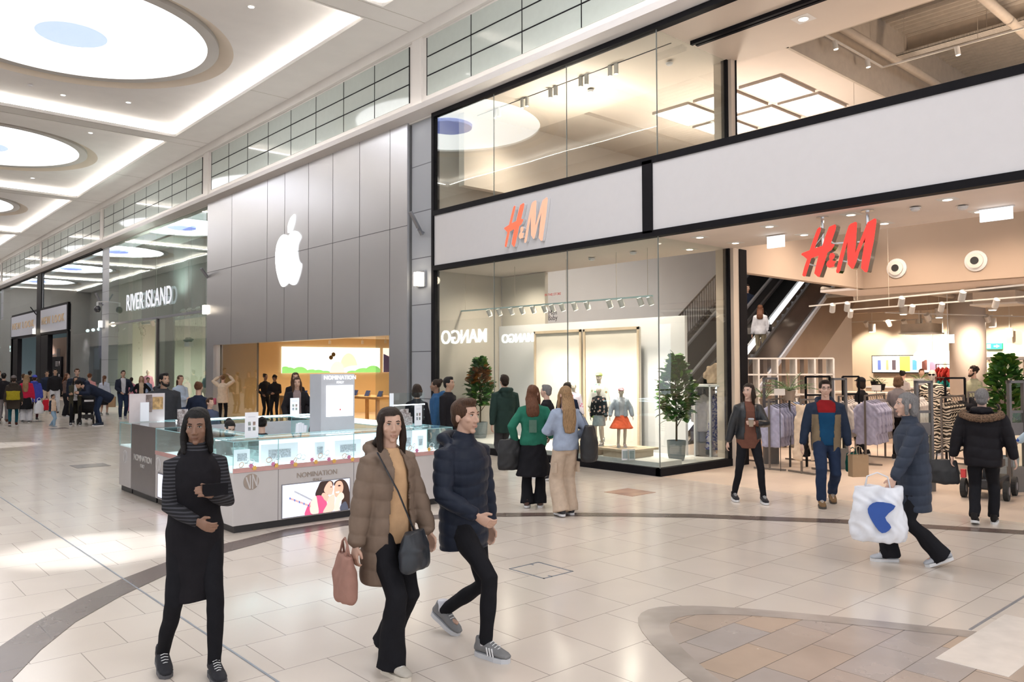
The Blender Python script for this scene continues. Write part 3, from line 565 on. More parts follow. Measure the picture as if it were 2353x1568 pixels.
mb.build('dark_disc', M('disc_brown', (.12, .08, .03)), t)
p4 = P(880, 803, 1, YW); t = thing('wall_light_box', 'smaller glowing picture with dark purple hill at the right of the phone shop window', 'picture', (p4.x, YW, 2))
MB().box(p4.x, p4.x+2.2, YW-.04, YW, za, zb).build('light_field', M('picture_pink', (1, .8, .7), emit=1.5, ecol=(1, .82, .72)), t); MB().prism([(p4.x, YW-.045, za), (p4.x, YW-.045, za+.8), (p4.x+.5, YW-.045, za+.6), (p4.x+1.5, YW-.045, za+.1), (p4.x+1.5, YW-.045, za)], (0, .004, 0)).build('hill', M('purple', (.12, .09, .28), emit=.1), t)
m_oak = M('oak', (.62, .38, .16), rough=.4, stretch=(1, 8, 1), var=.15)
for i, (px, lab) in enumerate(((712, 'left of the white kiosk tower'), (855, 'right of the white kiosk tower'))):
    q = P(px, 910, 2, .92); t = thing('display_table', 'long oak display table in the phone shop, '+lab, 'table', (q.x, q.y, 0))
    MB().box(q.x-.6, q.x+.6, q.y-1.3, q.y+1.3, .84, .92).build('table_top', m_oak, t)
    for sx in (-.5, .5):
        for sy in (-1.15, 1.15): MB().box(q.x+sx-.05, q.x+sx+.05, q.y+sy-.05, q.y+sy+.05, 0, .84).build('leg', m_oak, t)
    for j in range(3):
        t2 = thing('tablet', 'dark tablet on the oak table %s, %s' % (lab, ('nearest', 'middle', 'farthest')[j]), 'tablet', (q.x-.3, q.y-.9+j*.8, .92), 0, 'tablets on the oak table '+lab)
        MB().add([(-.0, -.13, 0), (-.0, .13, 0), (.09, .13, .19), (.09, -.13, .19), (.012, -.13, 0), (.012, .13, 0), (.10, .13, .185), (.10, -.13, .185)], [(0, 1, 2, 3), (7, 6, 5, 4), (0, 4, 5, 1), (1, 5, 6, 2), (2, 6, 7, 3), (3, 7, 4, 0)]).build('screen', M('tablet_blue', (.03, .06, .16), rough=.1, emit=.1, ecol=(.1, .2, .6)), t2, local=True)
        MB().box(.08, .14, -.04, .04, 0, .1).build('stand', m_chr, t2, local=True)
# ceiling spots seen at top of the phone shop window
for i, (px, py) in enumerate(((467, 799), (533, 799), (565, 799), (598, 797), (602, 796), (691, 786), (758, 783), (833, 783), (886, 781))):
    if i == 0: continue
    q = P(px, py, 2, 2.98); t = thing('ceiling_spot', 'small hanging spot under the phone shop ceiling, %s from the left' % ORD[i-1], 'ceiling light', tuple(q), 0, 'ceiling spots in the phone shop')
    MB().lathe([(.05, -.14), (.05, 0)], tuple(q), 12).build('body', m_trk, t); MB().tube([q, (q.x, q.y, 3.1)], .01, 6).build('stem', m_trk, t)
# ================================================================== GLASS CLOTHES SHOP (left)
ya, yb = 30.2, 42.95
m_g2 = glass('shop_glass_green', (.88, .94, .91), base=.06); m_fin = glass('glass_fin', (.93, .97, .95), base=.04)
w = thing('window_13', 'full height glazing of the glass clothes shop', 'window', (X0+.05, 36, 0)); w['kind'] = 'structure'
ysr = [P(px, 700, 0, X0+.05).y for px in (478, 439, 398, 357, 305, 272, 247)]
for a, b_ in zip(ysr[:-1], ysr[1:]):
    if b_ > yb: b_ = yb
    MB().box(X0+.05, X0+.065, a+.01, b_-.01, 4.05, 8.0).build('pane', m_g2, w)
    if not (35 < (a+b_)/2 < 38.6) : MB().box(X0+.05, X0+.065, a+.01, b_-.01, .05, 4.05).build('pane', m_g2, w)
    MB().box(X0+.07, X0+.5, a-.01, a+.01, .05, 8.0).build('glass_fin', m_fin, w)
struct(box('trim_8', m_grey, X0+.02, X0+.12, ya, yb, 4.0, 4.1)); struct(box('trim_8', M('dark_frame2', (.06, .05, .05)), X0+.02, X0+.5, 35.45, 35.62, 0, 4.05)); struct(box('trim_8', m_post, X0+.1, X0+.5, 34.75, 35.4, 0, 4.05))
struct(box('ceiling_clothes_shop', wallpaint('ceil_dark', (.22, .23, .22)), X0+.5, 20, ya, yb, 7.6, 7.7)); struct(box('ceiling_clothes_shop', wallpaint('ceil_mid', (.6, .62, .58)), X0+1.6, 20, ya, yb, 4.1, 4.3))
m_brick = tiles('white_brick', (.55, .50, .44), (.48, .44, .40), (.25, .22, .2), .4, .1, .012, rough=.6, swap=(PI/2, 0, PI/2))
struct(box('wall_brick', m_brick, X0+2.2, X0+2.35, 30.2, 34.8, 0, 4.1)); struct(box('wall_clothes_back', wallpaint('pale_green_wall', (.74, .73, .64)), 19, 19.2, 29.5, 44.5, 0, 8)); struct(box('wall_clothes_side', wallpaint('pale_green_wall', (.74, .73, .64)), X0+.5, 19, 43.6, 43.8, 0, 8)); struct(box('wall_clothes_upper', wallpaint('dark_up', (.13, .14, .14)), X0+1.6, X0+1.7, ya, yb, 4.3, 7.6))
t = thing('shop_sign', 'white RIVER ISLAND capital letters mounted on the tall glass shopfront', 'sign', (X0-.1, 36.9, 4.9))
p1 = P(289, 697, 0, X0-.1); p2 = P(390, 680, 0, X0-.1)
o = text('lettering', 'RIVER ISLAND', M('sign_white', (.9, .92, 1), emit=.55, ecol=(.9, .93, 1)), 1, (X0-.05, (p1.y+p2.y)/2, (p1.z+p2.z)/2), (0, -1, 0), depth=.012, parent=t, bold=.004, off=.04); fit(o, 6.1, .76); [MB().box(X0-.05, X0+.055, y-.02, y+.02, o_z, o_z+.04).build('standoff', m_grey, t) for y in (34.3, 36.9, 39.6) for o_z in (4.9,)]
track('track_light', (X0+.9, 30.3, 4.35), (X0+.9, 35.3, 4.35), (.1, .25, .4, .55, .75, .9), 'white spot track inside the glass clothes shop window', 7.6, aim=(.6, .5, -1), L=.3, r=.1, lens=m_dl)
track('track_light', (X0+.9, 37.5, 4.1), (X0+.9, 42.3, 4.1), (.3, .7), 'short spot track above the left window of the glass clothes shop', 7.6, aim=(.6, .5, -1), L=.3, r=.1, lens=m_dl)
m_shelf = M('shelf_white', (.75, .74, .70), rough=.5)
t = thing('doorway_frame', 'white doorway frame standing inside the left glass shop window', 'display frame', (13.2, 40.6, 0)); 
for q in ((40.0, 40.12, 0, 2.25), (41.4, 41.52, 0, 2.25)): MB().box(13.1, 13.2, q[0], q[1], q[2], q[3]).build('post', m_white, t)
MB().box(13.1, 13.2, 40.0, 41.52, 2.25, 2.4).build('lintel', m_white, t)
t = thing('display_plant_box', 'small white plant box hanging in the glass clothes shop', 'plant', (12.8, 36.6, 2.95)); MB().box(12.85, 13.05, 36.3, 36.9, 2.85, 3.05).build('box', m_white, t); MB().tube([(12.95, 36.6, 3.05), (12.95, 36.6, 4.12)], .01).build('cord', m_white, t)
mb = MB(); [mb.ell((12.95+R.uniform(-.1, .1), 36.3+R.random()*.6, 3.1+R.random()*.12), (.09, .09, .06), 6, 4) for _ in range(14)]; mb.build('foliage', M('leaf_dark', (.05, .12, .04)), t)
t = thing('hanging_foliage', 'strands of small dark leaves hanging behind the tall glass', 'garland', (11.9, 31, 4.3))
mb = MB()
for _ in range(240): y = R.choice((30.5, 31.3, 33.1, 41.8, 37.9))+R.gauss(0, .25); z = 4.1-abs(R.gauss(0, .6)); mb.add([(11.33, y, z), (11.35, y+.05, z-.04), (11.33, y, z-.12), (11.31, y-.04, z-.05)], [(0, 1, 2, 3)])
mb.build('leaf_strands', M('garland_leaf', (.12, .12, .07)), t, kind='stuff')
# ================================================================== BLACK-FRAMED SHOP (far left)
m_g3 = glass('shop_glass_blue', (.62, .72, .74), base=.05)
w = thing('window_14', 'dark glazing of the black-framed shop', 'window', (X0+.05, 52, 0)); w['kind'] = 'structure'
mb = MB()
for a, b_ in ((44.2, 57.8), (58.9, 71.5), (72.6, 95)): mb.box(X0+.05, X0+.065, a, b_, 5.6, 8.02)
mb.box(X0+.05, X0+.065, 44.2, 50.9, 0, 5.6); mb.box(X0+.05, X0+.065, 67.6, 95, 0, 5.6); mb.build('pane', m_g3, w)
mb = MB()
for q in ((57.9, 59.2, 0, 8.05), (50.9, 51.1, 4.1, 5.6), (67.5, 67.8, 4.1, 5.6)): mb.box(X0-.03, X0+.2, *q)
for q in ((51.0, 58, 5.55, 5.7), (59, 67.6, 5.55, 5.7), (51.0, 58, 3.95, 4.12), (59, 67.6, 3.95, 4.12), (44.2, 95, 7.95, 8.06), (67, 67.8, 0, 4), (55.9, 57.9, 0, 4), (65.3, 67.5, 0, 4), (50.85, 51.1, 0, 4)): mb.box(X0-.02, X0+.25, *q)
mb.build('trim_9', m_black, kind='structure')
m_gold = M('gold_letter', (.75, .55, .35), rough=.35, metal=.6, emit=.08, ecol=(1, .8, .55)); m_fa2 = M('fascia_lilac', (.62, .63, .70), rough=.4, var=.01)
for (a, b_, lab, g) in ((51.1, 57.85, 'right', 155), (59.2, 67.5, 'left', 28)):
    t = thing('shop_sign', 'white NEW LOOK sign panel with gold outline letters, %s one of the pair' % lab, 'sign', (X0, (a+b_)/2, 4.8))
    MB().box(X0-.06, X0+.05, a, b_, 4.12, 5.55).build('panel', m_fa2, t)
    fit(text('lettering', 'NEW LOOK', m_gold, .6, (X0-.08, (a+b_)/2, 4.82), (0, -1, 0), depth=.02, parent=t, off=.25, bold=-.006), (b_-a)*.86, .46)
struct(box('wall_shop_back', wallpaint('mauve_wall', (.50, .42, .43)), 12.6, 12.8, 51.1, 56, 0, 4)); struct(box('wall_shop_back', wallpaint('teal_dark', (.10, .14, .15)), 15, 15.2, 44, 98, 0, 8)); struct(box('ceiling_black_shop', wallpaint('dk_ceil', (.12, .13, .14)), X0+.2, 15, 44, 98, 7.7, 7.8)); struct(box('wall_shop_back', wallpaint('peach_wall', (.62, .47, .38)), 13.0, 13.2, 59.2, 65.5, 0, 3.95))
t = thing('notice_board', 'black information board with white lines and numbers at the shop entrance', 'sign board', (12.5, 52.4, 0)); yA = P(113, 860, 0, 12.5).y; yB = P(142, 860, 0, 12.5).y
MB().box(12.45, 12.58, min(yA, yB), max(yA, yB), 0.0, 2.62).build('panel', m_black, t); mb = MB()
for j in range(4): mb.box(12.43, 12.45, yB+.9, yB+1.5, 2.0+j*.09, 2.03+j*.09)
mb.build('text_line', m_white, t); text('numeral', '1', m_white, .45, (12.43, yB+.45, 2.15), (0, -1, 0), parent=t); text('numeral', '0', m_white, .45, (12.43, yB+.45, 1.3), (0, -1, 0), parent=t)
# displays behind the right-hand black shop window
for i, (y, z0, z1, w_, c_, lab) in enumerate(((46.6, 2.4, 4.4, 1.4, (.55, .40, .62), 'large lilac poster hanging'), (45.3, 1.7, 4.1, .5, (.55, .42, .66), 'narrow lilac wavy banner hanging'), (48.6, 1.8, 3.0, 1.0, (.45, .42, .48), 'pale blue and orange poster hanging'), (47.0, 1.5, 2.1, 1.6, (.72, .68, .66), 'white price poster hanging'))):
    o = tag(MB().box(11.9+i*.12, 11.93+i*.12, y-w_/2, y+w_/2, z0, z1).box(11.91+i*.12, 11.92+i*.12, y-.01, y+.01, z1, 7.7).build('poster', M('poster_%d' % i, c_, emit=.25, ecol=c_, scale=3, var=.3), None), lab+' behind the far left shop window', 'poster')
for i in range(5):
    q = Vector((11.9, 45+i*1.15, 4.0)); t = thing('ceiling_spot', 'bright spot behind the far left blue-tinted shop window, %s from the right' % ORD[i], 'ceiling light', tuple(q), 0, 'spots behind the far left window'); MB().ell(q, (.09, .12, .09)).build('lens', m_dl, t); MB().bar(q, q+Vector((0, 0, .3)), .04).build('stem', m_black, t)
for i, (px, py) in enumerate(((12, 806), (22, 798), (4, 799), (26, 806))):
    q = P(px, py, 0, 11.9); t = thing('ceiling_spot', 'small bright spot behind glass at the left photo edge, %s of four' % ORD[i], 'ceiling light', tuple(q), 0, 'spots at the far left edge'); MB().ell(q, (.12, .18, .12)).build('lens', m_dl, t); MB().bar(q, q+Vector((0, 0, .35)), .04).build('stem', m_black, t)
t = thing('wall_shelf_unit', 'white display shelves with glowing lamps in the black-framed shop', 'shelves', (12.9, 63, 0)); mb = MB()
for j in range(4): mb.box(12.8, 13, 61.2, 64.6, .4+j*.8, .45+j*.8)
mb.box(12.8, 13, 61.2, 61.3, .4, 3.2); mb.box(12.8, 13, 64.5, 64.6, .4, 3.2); mb.build('rack', m_white, t)
for y in (61.9, 62.8, 63.7): MB().ell((12.85, y, 1.75), (.08, .12, .25)).build('glow_lamp', m_sc, t)
o = tag(MB().box(11.8, 11.9, 68.6, 69.6, 0, 2.6).build('poster', M('red_poster', (.65, .05, .05))), 'red upright poster at the far left edge behind glass', 'poster')
# ================================================================== PEOPLE
SKIN = {'fair': (.62, .40, .31), 'light': (.56, .35, .26), 'tan': (.42, .25, .17), 'brown': (.24, .13, .085)}
def skin(n): return M('skin_'+n, SKIN[n], rough=.5, var=.05, scale=20)
HAIRC = {'black': (.012, .010, .010), 'dark': (.030, .017, .011), 'brown': (.080, .038, .020), 'auburn': (.15, .06, .03), 'blonde': (.40, .25, .13), 'grey': (.25, .24, .24), 'lightbrown': (.20, .11, .06)}
def hairm(n): return M('hair_'+n, HAIRC[n], rough=.55, var=.3, scale=60, stretch=(3, 3, .25), bump=.5, spec=.22)
def cloth(n, c, **k):
    k.setdefault('rough', .8); k.setdefault('var', .08); k.setdefault('scale', 14); k.setdefault('bump', .25); k.setdefault('spec', .12)
    return M(n, c, **k)
def remesh(name, mb, mt, voxel, parent, smooth=3, fold=0, fs=9, quilt=None, cut=None, extra=None, label=None, keep=None):
    me = bpy.data.meshes.new('t'); me.from_pydata(mb.v, [], mb.f)
    bm = bmesh.new(); bm.from_mesh(me); bmesh.ops.recalc_face_normals(bm, faces=bm.faces); bm.to_mesh(me); bm.free()
    o = bpy.data.objects.new('t', me); COL.objects.link(o)
    md = o.modifiers.new('r', 'REMESH'); md.mode = 'VOXEL'; md.voxel_size = voxel; md.use_smooth_shade = True
    if smooth: sm = o.modifiers.new('s', 'SMOOTH'); sm.iterations = smooth; sm.factor = .5
    bpy.context.view_layer.update()
    ev = o.evaluated_get(bpy.context.evaluated_depsgraph_get()); res = bpy.data.meshes.new_from_object(ev)
    bpy.data.objects.remove(o); res.name = name
    n = len(res.vertices)
    if fold or quilt:
        co = np.empty(n*3); no = np.empty(n*3); res.vertices.foreach_get('co', co); res.vertex_normals.foreach_get('vector', no)
        co = co.reshape(-1, 3); no = no.reshape(-1, 3); d = np.zeros(n)
        if fold:
            a = co*fs; d += fold*(np.sin(a[:, 0]*1.9+2.1*np.sin(a[:, 2]*.8+a[:, 1]))*.5+np.sin(a[:, 2]*1.3+a[:, 0]*2.1+1.7*np.sin(a[:, 1]*1.6+1))*.5+.35*np.sin(a[:, 0]*4.3+a[:, 1]*3.7-a[:, 2]*1.5+2*np.sin(a[:, 2]*2)))
        if quilt:
            p, amp = quilt; ph = (co[:, 2]+.012*np.sin(co[:, 0]*14)+.012*np.sin(co[:, 1]*11))/p; d += amp*(np.abs(np.sin(PI*ph))**.5-.7)
        co += no*d[:, None]; res.vertices.foreach_set('co', co.reshape(-1))
    if cut or extra:
        bm = bmesh.new(); bm.from_mesh(res)
        if cut: bmesh.ops.delete(bm, geom=[v for v in bm.verts if cut(v.co)], context='VERTS')
        bm.to_mesh(res); bm.free()
    for q in (mt if isinstance(mt, (list, tuple)) else [mt]): res.materials.append(q)
    if extra:   # small shapes joined into the same mesh with their own material slots
        nm = MB(); nv = len(res.vertices); v0 = [tuple(v.co) for v in res.vertices]; f0 = [tuple(p.vertices) for p in res.polygons]
        m2 = bpy.data.meshes.new(name); m2.from_pydata(v0+extra.v, [], f0+[tuple(i+nv for i in f) for f in extra.f])
        for q in res.materials: m2.materials.append(q)
        m2.polygons.foreach_set('material_index', [0]*len(f0)+extra.m); res = m2
    res.shade_smooth(); res.update()
    ob = bpy.data.objects.new(name, res); COL.objects.link(ob); ob.parent = parent
    if label: ob['label'] = label
    return ob
def ik(a, b, l1, l2, pole):
    a = Vector(a); b = Vector(b); d = b-a; L = d.length; mx = (l1+l2)*.999
    if L > mx: b = a+d*(mx/L); d = b-a; L = mx
    x = (l1*l1-l2*l2+L*L)/(2*L); h = math.sqrt(max(l1*l1-x*x, 0)); u = d/L; p = Vector(pole); p = (p-u*p.dot(u)).normalized()
    return a+u*x+p*h, b
def person(name, foot, height, face, label, top=None, bottom=None, shoe=(.03, .03, .035), sole=(.7, .7, .7), hair=('brown', 'short'), skn='light', stride=0, arms=((-.26, .04, .83), (.26, .04, .83)), lean=0, headyaw=0, headpitch=0,
           hq=0, female=True, coat=None, skirt=None, bend=0, seated=False, beard=None, extras=None, feet=None, socks=None, cap=None, scale_w=1.0, hands=True, glasses=False, planted=0, legs='slim'):
    """figure in its own space: x right, y forward, z up; 1.75 m tall before scaling. arms: wrist targets. stride>0: right foot forward."""
    s = height/1.75; root = thing('person', label, 'person', (foot[0], foot[1], foot[2] if len(foot) > 2 else 0), face)
    root.scale = (s, s, s)
    vox = (.0058, .0095, .014, .020)[hq]; cv = (.0095, .013, .018, .024)[hq]; SK = skin(skn)
    # --- joints
    hz = .93-abs(stride)**2*.35
    if seated: hz = .55
    st = stride
    hw = .085 if female else .088
    ankR, ankL = Vector((hw+.01, st*.5, .085)), Vector((-hw-.01, -st*.5, .085+abs(st)*.12*(0 if planted else 1)))
    if feet: ankR, ankL = Vector(feet[0]), Vector(feet[1])
    hipR, hipL = Vector((hw, 0, hz)), Vector((-hw, 0, hz))
    kR, ankR = ik(hipR, ankR, .44, .43, (0.05, 1, 0)); kL, ankL = ik(hipL, ankL, .44, .43, (-.05, 1, 0))
    th = math.radians(lean+bend); RX = Matrix.Rotation(-th, 3, 'X'); B0 = Vector((0, 0, hz+.05))
    def T(p): return B0+RX @ (Vector(p)-Vector((0, 0, .98)))
    sw = (.142 if female else .170)*scale_w
    neck0, neck1 = T((0, -.01, 1.47)), T((0, .008, 1.56))
    shR, shL = T((sw, -.01, 1.405)), T((-sw, -.01, 1.405))
    HC = T((0, .02, 1.64)); HR = (Matrix.Rotation(math.radians(headyaw), 3, 'Z') @ Matrix.Rotation(math.radians(headpitch-(bend*.5)), 3, 'X')).to_3x3()
    hd = lambda x, y, z: HC+HR @ Vector((x, y, z))
    aw = []
    for sh, tg, sd in ((shL, arms[0], -1), (shR, arms[1], 1)):
        q = Vector(tg[:3]); pole = Vector((sd*.9, -.7, -.35))
        if len(tg) > 3: pole = Vector(tg[3])
        q = Vector((q.x, q.y, q.z-.98+B0.z)) if not bend else q
        e, w_ = ik(sh, q, .285, .255, pole); aw.append((sh, e, w_, sd))
    # --- body: one continuous skin
    mb = MB()
    mb.tube([T((0, 0, .90)), T((0, 0, .98)), T((0, .01, 1.10)), T((0, .01, 1.25)), T((0, 0, 1.36)), T((0, -.01, 1.44)), neck0], [(.15, .10), (.155, .10), (.115, .085), (.135, .095), (sw*.9, .095), (sw*.7, .075), (.06, .06)], 16, hint=(0, 1, 0))
    mb.tube([neck0-Vector((0, 0, .05)), neck1, hd(0, -.01, -.04)], [.058, .052, .052], 14)
    for sh, e, w_, sd in aw: mb.tube([sh, sh.lerp(e, .5), e, e.lerp(w_, .4), w_], [.048, .042, .036, .034, .024], 12, rnd=True)
    for hp, k_, an in ((hipR, kR, ankR), (hipL, kL, ankL)):
        mb.tube([hp+Vector((0, 0, .03)), hp.lerp(k_, .5), k_, k_.lerp(an, .35), an], [.074, .056, .042, .040, .028] if bottom else [.088, .07, .052, .05, .034], 12, rnd=True); mb.tube([an, an+Vector((0, .06, -.055)), an+Vector((0, .13, -.066))], [.028, .022, .014], 10, rnd=True)
    # head
    mb.ell(hd(0, -.012, .035), (.074, .094, .088), 20, 14); mb.ell(hd(0, .022, .0), (.062, .068, .098), 18, 12)
    mb.tube([hd(0, .0, -.02), hd(0, .035, -.075)], [(.055, .05), (.034, .035)], 14, rnd=True); mb.ell(hd(0, .062, -.088), (.021, .02, .017))
    mb.tube([hd(0, .085, .022), hd(0, .103, -.014), hd(0, .106, -.022)], [.009, .0125, .011], 8, rnd=True)
    for sx in (-1, 1):
        mb.ell(hd(sx*.013, .096, -.024), (.009, .010, .008), 8, 6); mb.ell(hd(sx*.076, -.008, .0), (.009, .019, .031), 8, 8); mb.ell(hd(sx*.032, .073, .038), (.022, .014, .008), 8, 6); mb.ell(hd(sx*.042, .058, -.012), (.02, .02, .018), 8, 6)
    mb.ell(hd(0, .084, -.049), (.021, .010, .0065), 8, 6); mb.ell(hd(0, .082, -.059), (.018, .010, .007), 8, 6)
    if hands and hq <= 2:
        for sh, e, w_, sd in aw:
            f = (w_-e).normalized(); pn = Vector((-sd, 0, 0)); pn = (pn-f*pn.dot(f)); pn = pn.normalized() if pn.length > .1 else Vector((0, 0, -1)); side = f.cross(pn)
            if side.y < 0 and abs(f.z) > .5: side = -side
            if abs(f.z) <= .5 and side.z < 0: side = -side
            mb.tube([w_-f*.01, w_+f*.045, w_+f*.085], [(.014, .026), (.015, .038), (.013, .038)], 12, hint=side, rnd=True)
            for j, (o_, L_) in enumerate(((.029, .066), (.0105, .075), (-.009, .07), (-.028, .055))):
                b0 = w_+f*.08+side*o_; g1 = (f+pn*.35).normalized(); g2 = (f*.65+pn*.85).normalized(); g3 = (f*.1+pn).normalized()
                r_ = .0088 if hq else .0085; mb.tube([b0-f*.015, b0+g1*L_*.45, b0+g1*L_*.45+g2*L_*.33, b0+g1*L_*.45+g2*L_*.33+g3*L_*.25], [r_, r_, r_*.93, r_*.8], 8, rnd=True)
            b0 = w_+f*.02+side*.026; mb.tube([b0-side*.01, b0+side*.025+f*.03+pn*.008, b0+side*.03+f*.062+pn*.022], [.013, .0115, .009], 8, rnd=True)
    elif hands:
        for sh, e, w_, sd in aw: f = (w_-e).normalized(); mb.tube([w_, w_+f*.09, w_+f*.15], [(.02, .03), (.022, .036), (.018, .03)], 8, rnd=True)
    ex = None; mats = [SK]
    if hq <= 2:
        ex = MB(); mats += [M('eye_white', (.75, .73, .70), rough=.2, var=.01), M('eye_iris', (.03, .02, .015), rough=.15), M('lip_'+skn, tuple(c*.72 if i else c*.85 for i, c in enumerate(SKIN[skn])), rough=.45), hairm(hair[0] if hair else 'dark')]
        for sx in (-1, 1):
            ex.ell(hd(sx*.031, .0765, .021), (.0125, .0090, .0052), 10, 8, 1); ex.ell(hd(sx*.031, .0848, .021), (.0052, .0022, .0046), 8, 6, 2); ex.tube([hd(sx*.018, .0825, .0235), hd(sx*.031, .0865, .0275), hd(sx*.044, .0795, .0240)], [.0015, .0024, .0015], 6, 4)
            ex.tube([hd(sx*.016, .0895, .040), hd(sx*.032, .0885, .044), hd(sx*.047, .077, .039)], [.0028, .0035, .002], 6, 4)
        ex.tube([hd(-.023, .083, -.052), hd(-.008, .0940, -.050), hd(.008, .0940, -.050), hd(.023, .083, -.052)], [.002, .0038, .0038, .002], 8, 3); ex.tube([hd(-.019, .083, -.058), hd(0, .0930, -.0600), hd(.019, .083, -.058)], [.002, .0046, .002], 8, 3)
        if glasses: 
            for sx in (-1, 1): ex.tube([hd(sx*.032+.021*math.cos(a*PI/6), .093, .02+.016*math.sin(a*PI/6)) for a in range(13)], .0018, 5, 2, cap=False); ex.bar(hd(sx*.052, .09, .022), hd(sx*.076, -.01, .02), .003, m=2)
            ex.bar(hd(-.012, .094, .024), hd(.012, .094, .024), .003, m=2)
    b_ = remesh('body', mb, mats, vox, root, 2, extra=ex)
    # --- trousers
    bm_, bw = bottom if bottom else (None, 0)
    kind = legs
    if bottom:
        mb = MB(); wd_ = {'slim': (.094, .074, .057, .052, .043), 'jeans': (.10, .085, .072, .068, .064), 'wide': (.102, .10, .098, .105, .115), 'flare': (.098, .080, .068, .078, .10), 'jogger': (.10, .085, .07, .062, .045)}[kind]
        if not seated: mb.tube([T((0, 0, 1.04)), T((0, 0, .96)), Vector((0, 0, hz-.04)), Vector((0, 0, hz-.09))], [(.128, .095), (.155, .112), (.158, .110), (.13, .088)], 18, hint=(0, 1, 0))
        for hp, k_, an in ((hipR, kR, ankR), (hipL, kL, ankL)):
            end = an+Vector((0, 0, -.035 if kind in ('wide', 'flare') else -.002)); mb.tube([hp+Vector((0, 0, .02)), hp.lerp(k_, .5), k_, k_.lerp(an, .5), end], list(wd_), 16, rnd=False)
        remesh('trousers', mb, bm_, cv, root, 2, fold=.0035 if kind in ('slim', 'jogger') else .006, fs=11)
    # --- shoes
    for an, k_, nm_ in ((ankR, kR, 1), (ankL, kL, -1)):
        lift = max(0, an.z-.09); pt = math.atan2(lift*1.5, .2); RM = Matrix.Rotation(-pt if an.y < 0 else pt*.3, 3, 'X') if lift > .01 else Matrix.Identity(3)
        q = lambda x, y, z: an+RM @ Vector((x, y, z-.085))
        mb = MB()
        prof = [(-.082, .030, .055), (-.06, .038, .085), (-.02, .041, .095), (.03, .043, .088), (.075, .046, .068), (.12, .049, .050), (.16, .044, .040), (.192, .028, .026)]
        V = []; 
        for y, w_, h_ in prof:
            for a in range(12):
                an_ = 2*PI*a/12; V.append(q(w_*math.cos(an_), y, .022+h_*.5+h_*.5*math.sin(an_)*(1.15 if math.sin(an_) > 0 else .9)))
        k0 = len(prof); mb.add(V, [(i*12+j, i*12+(j+1) % 12, (i+1)*12+(j+1) % 12, (i+1)*12+j) for i in range(k0-1) for j in range(12)]+[tuple(range(11, -1, -1)), tuple((k0-1)*12+j for j in range(12))])
        mb.tube([q(0, -.035, .05), q(0, -.032, .125)], [(.041, .048), (.040, .046)], 12)
        so = remesh('shoe', mb, cloth('shoe_%.2f_%.2f_%.2f' % shoe, shoe, rough=.6), .009 if hq < 2 else .015, root, 2)
        if hq <= 2:
            ol = [(q(x*w_*1.08, y, 0)) for x, y, w_ in [(1, -.07, .03), (1, -.03, .038), (1, .03, .038), (1, .1, .047), (1, .16, .04), (.4, .192, .03), (-.4, .192, .03), (-1, .16, .04), (-1, .1, .047), (-1, .03, .038), (-1, -.03, .038), (-1, -.07, .03), (-.4, -.085, .03), (.4, -.085, .03)]]
            MB().prism(ol, RM @ Vector((0, 0, .03))).build('sole', M('sole_%.2f' % sole[0], sole, rough=.6), so, local=True, smooth=False)
            if hq <= 1:
                lc = MB()
                for j in range(5): y = .035+j*.018; zz = .118-j*.0105; lc.tube([q(-.022, y, zz-.004), q(0, y+.006, zz+.006), q(.022, y, zz-.004)], .0028, 6)
                lc.build('laces', M('lace_white', (.8, .8, .8)), so, local=True)
        if socks: MB().tube([an+Vector((0, -.005, -.01)), an+Vector((0, -.005, .07))], [.04, .04], 14).build('sock', cloth('sock_%.2f' % socks[0], socks), root, local=True, smooth=True)
    # --- tops. garment(kind): dict(mat, hem, w, sleeves, puff, open, hood, collar, flare)
    def garment(nm_, g):
        t = g.get('t', .0); hem = g.get('hem', .90); fl = g.get('flare', 1.0); mb = MB(); hint = (0, 1, 0)
        W_ = lambda a: a*(1+(scale_w-1)*.5)
        r_ = [(hem, W_(.150)*fl+t, .108*fl+t)]
        if hem < .85: r_.append(((hem+.98)/2, W_(.158)*(1+(fl-1)*.5)+t, .112*(1+(fl-1)*.5)+t))
        r_ += [(.98, W_(.158)+t, .112+t), (1.12, W_(.138 if female else .148)+t*1.1, .104+t), (1.26, W_(.158 if female else .168)+t, .116+t), (1.36, sw*1.0+t, .112+t), (1.42, sw*.86+t*.8, .090+t*.7), (1.46, sw*.60+t*.5, .075+t*.5), (1.485, .085+t*.3, .07+t*.3), (1.50, .062+t*.3, .06+t*.3)]
        if g.get('off'): r_ = r_[:-4]+[(1.40, sw+.01, .09)]
        pts = []
        for z, a, b in r_:
            if z < .98: p = Vector((0, 0, B0.z-.98+z)) if not bend else T((0, 0, z))
            else: p = T((0, 0, z))
            pts.append(p)
        mb.tube(pts, [(a, b) for z, a, b in r_], 24, hint=hint)
        if g.get('sleeves', True):
            so_ = g.get('sl', 1.0)
            for sh, e, w_, sd in aw:
                a0 = .054+t*.7; mb.tube([sh+Vector((-sd*.06, 0, .004)), sh+Vector((sd*.006, 0, -.008)), sh.lerp(e, .5), e, e.lerp(w_, .5)]+([w_+(w_-e).normalized()*(-.01)] if so_ == 1 else []), [a0*.9, a0, (.051+t*.72)*g.get('sw', 1), (.046+t*.68)*g.get('sw', 1), (.041+t*.62)*g.get('sw', 1)]+([.033+t*.5] if so_ == 1 else []), 16, rnd=True)
        if g.get('hood'): 
            mb.tube([T((-.11, -.03, 1.46)), T((-.09, -.11, 1.50)), T((0, -.145, 1.49)), T((.09, -.11, 1.50)), T((.11, -.03, 1.46))], [.03, .045, .055, .045, .03], 12, rnd=True); mb.ell(T((0, -.12, 1.43)), (.11, .045, .09))
        if g.get('collar'): mb.tube([T((0, -.01, 1.46)), T((0, .005, 1.55))], [(.078, .075), (.07, .068)], 20, hint=hint)
        cut = None
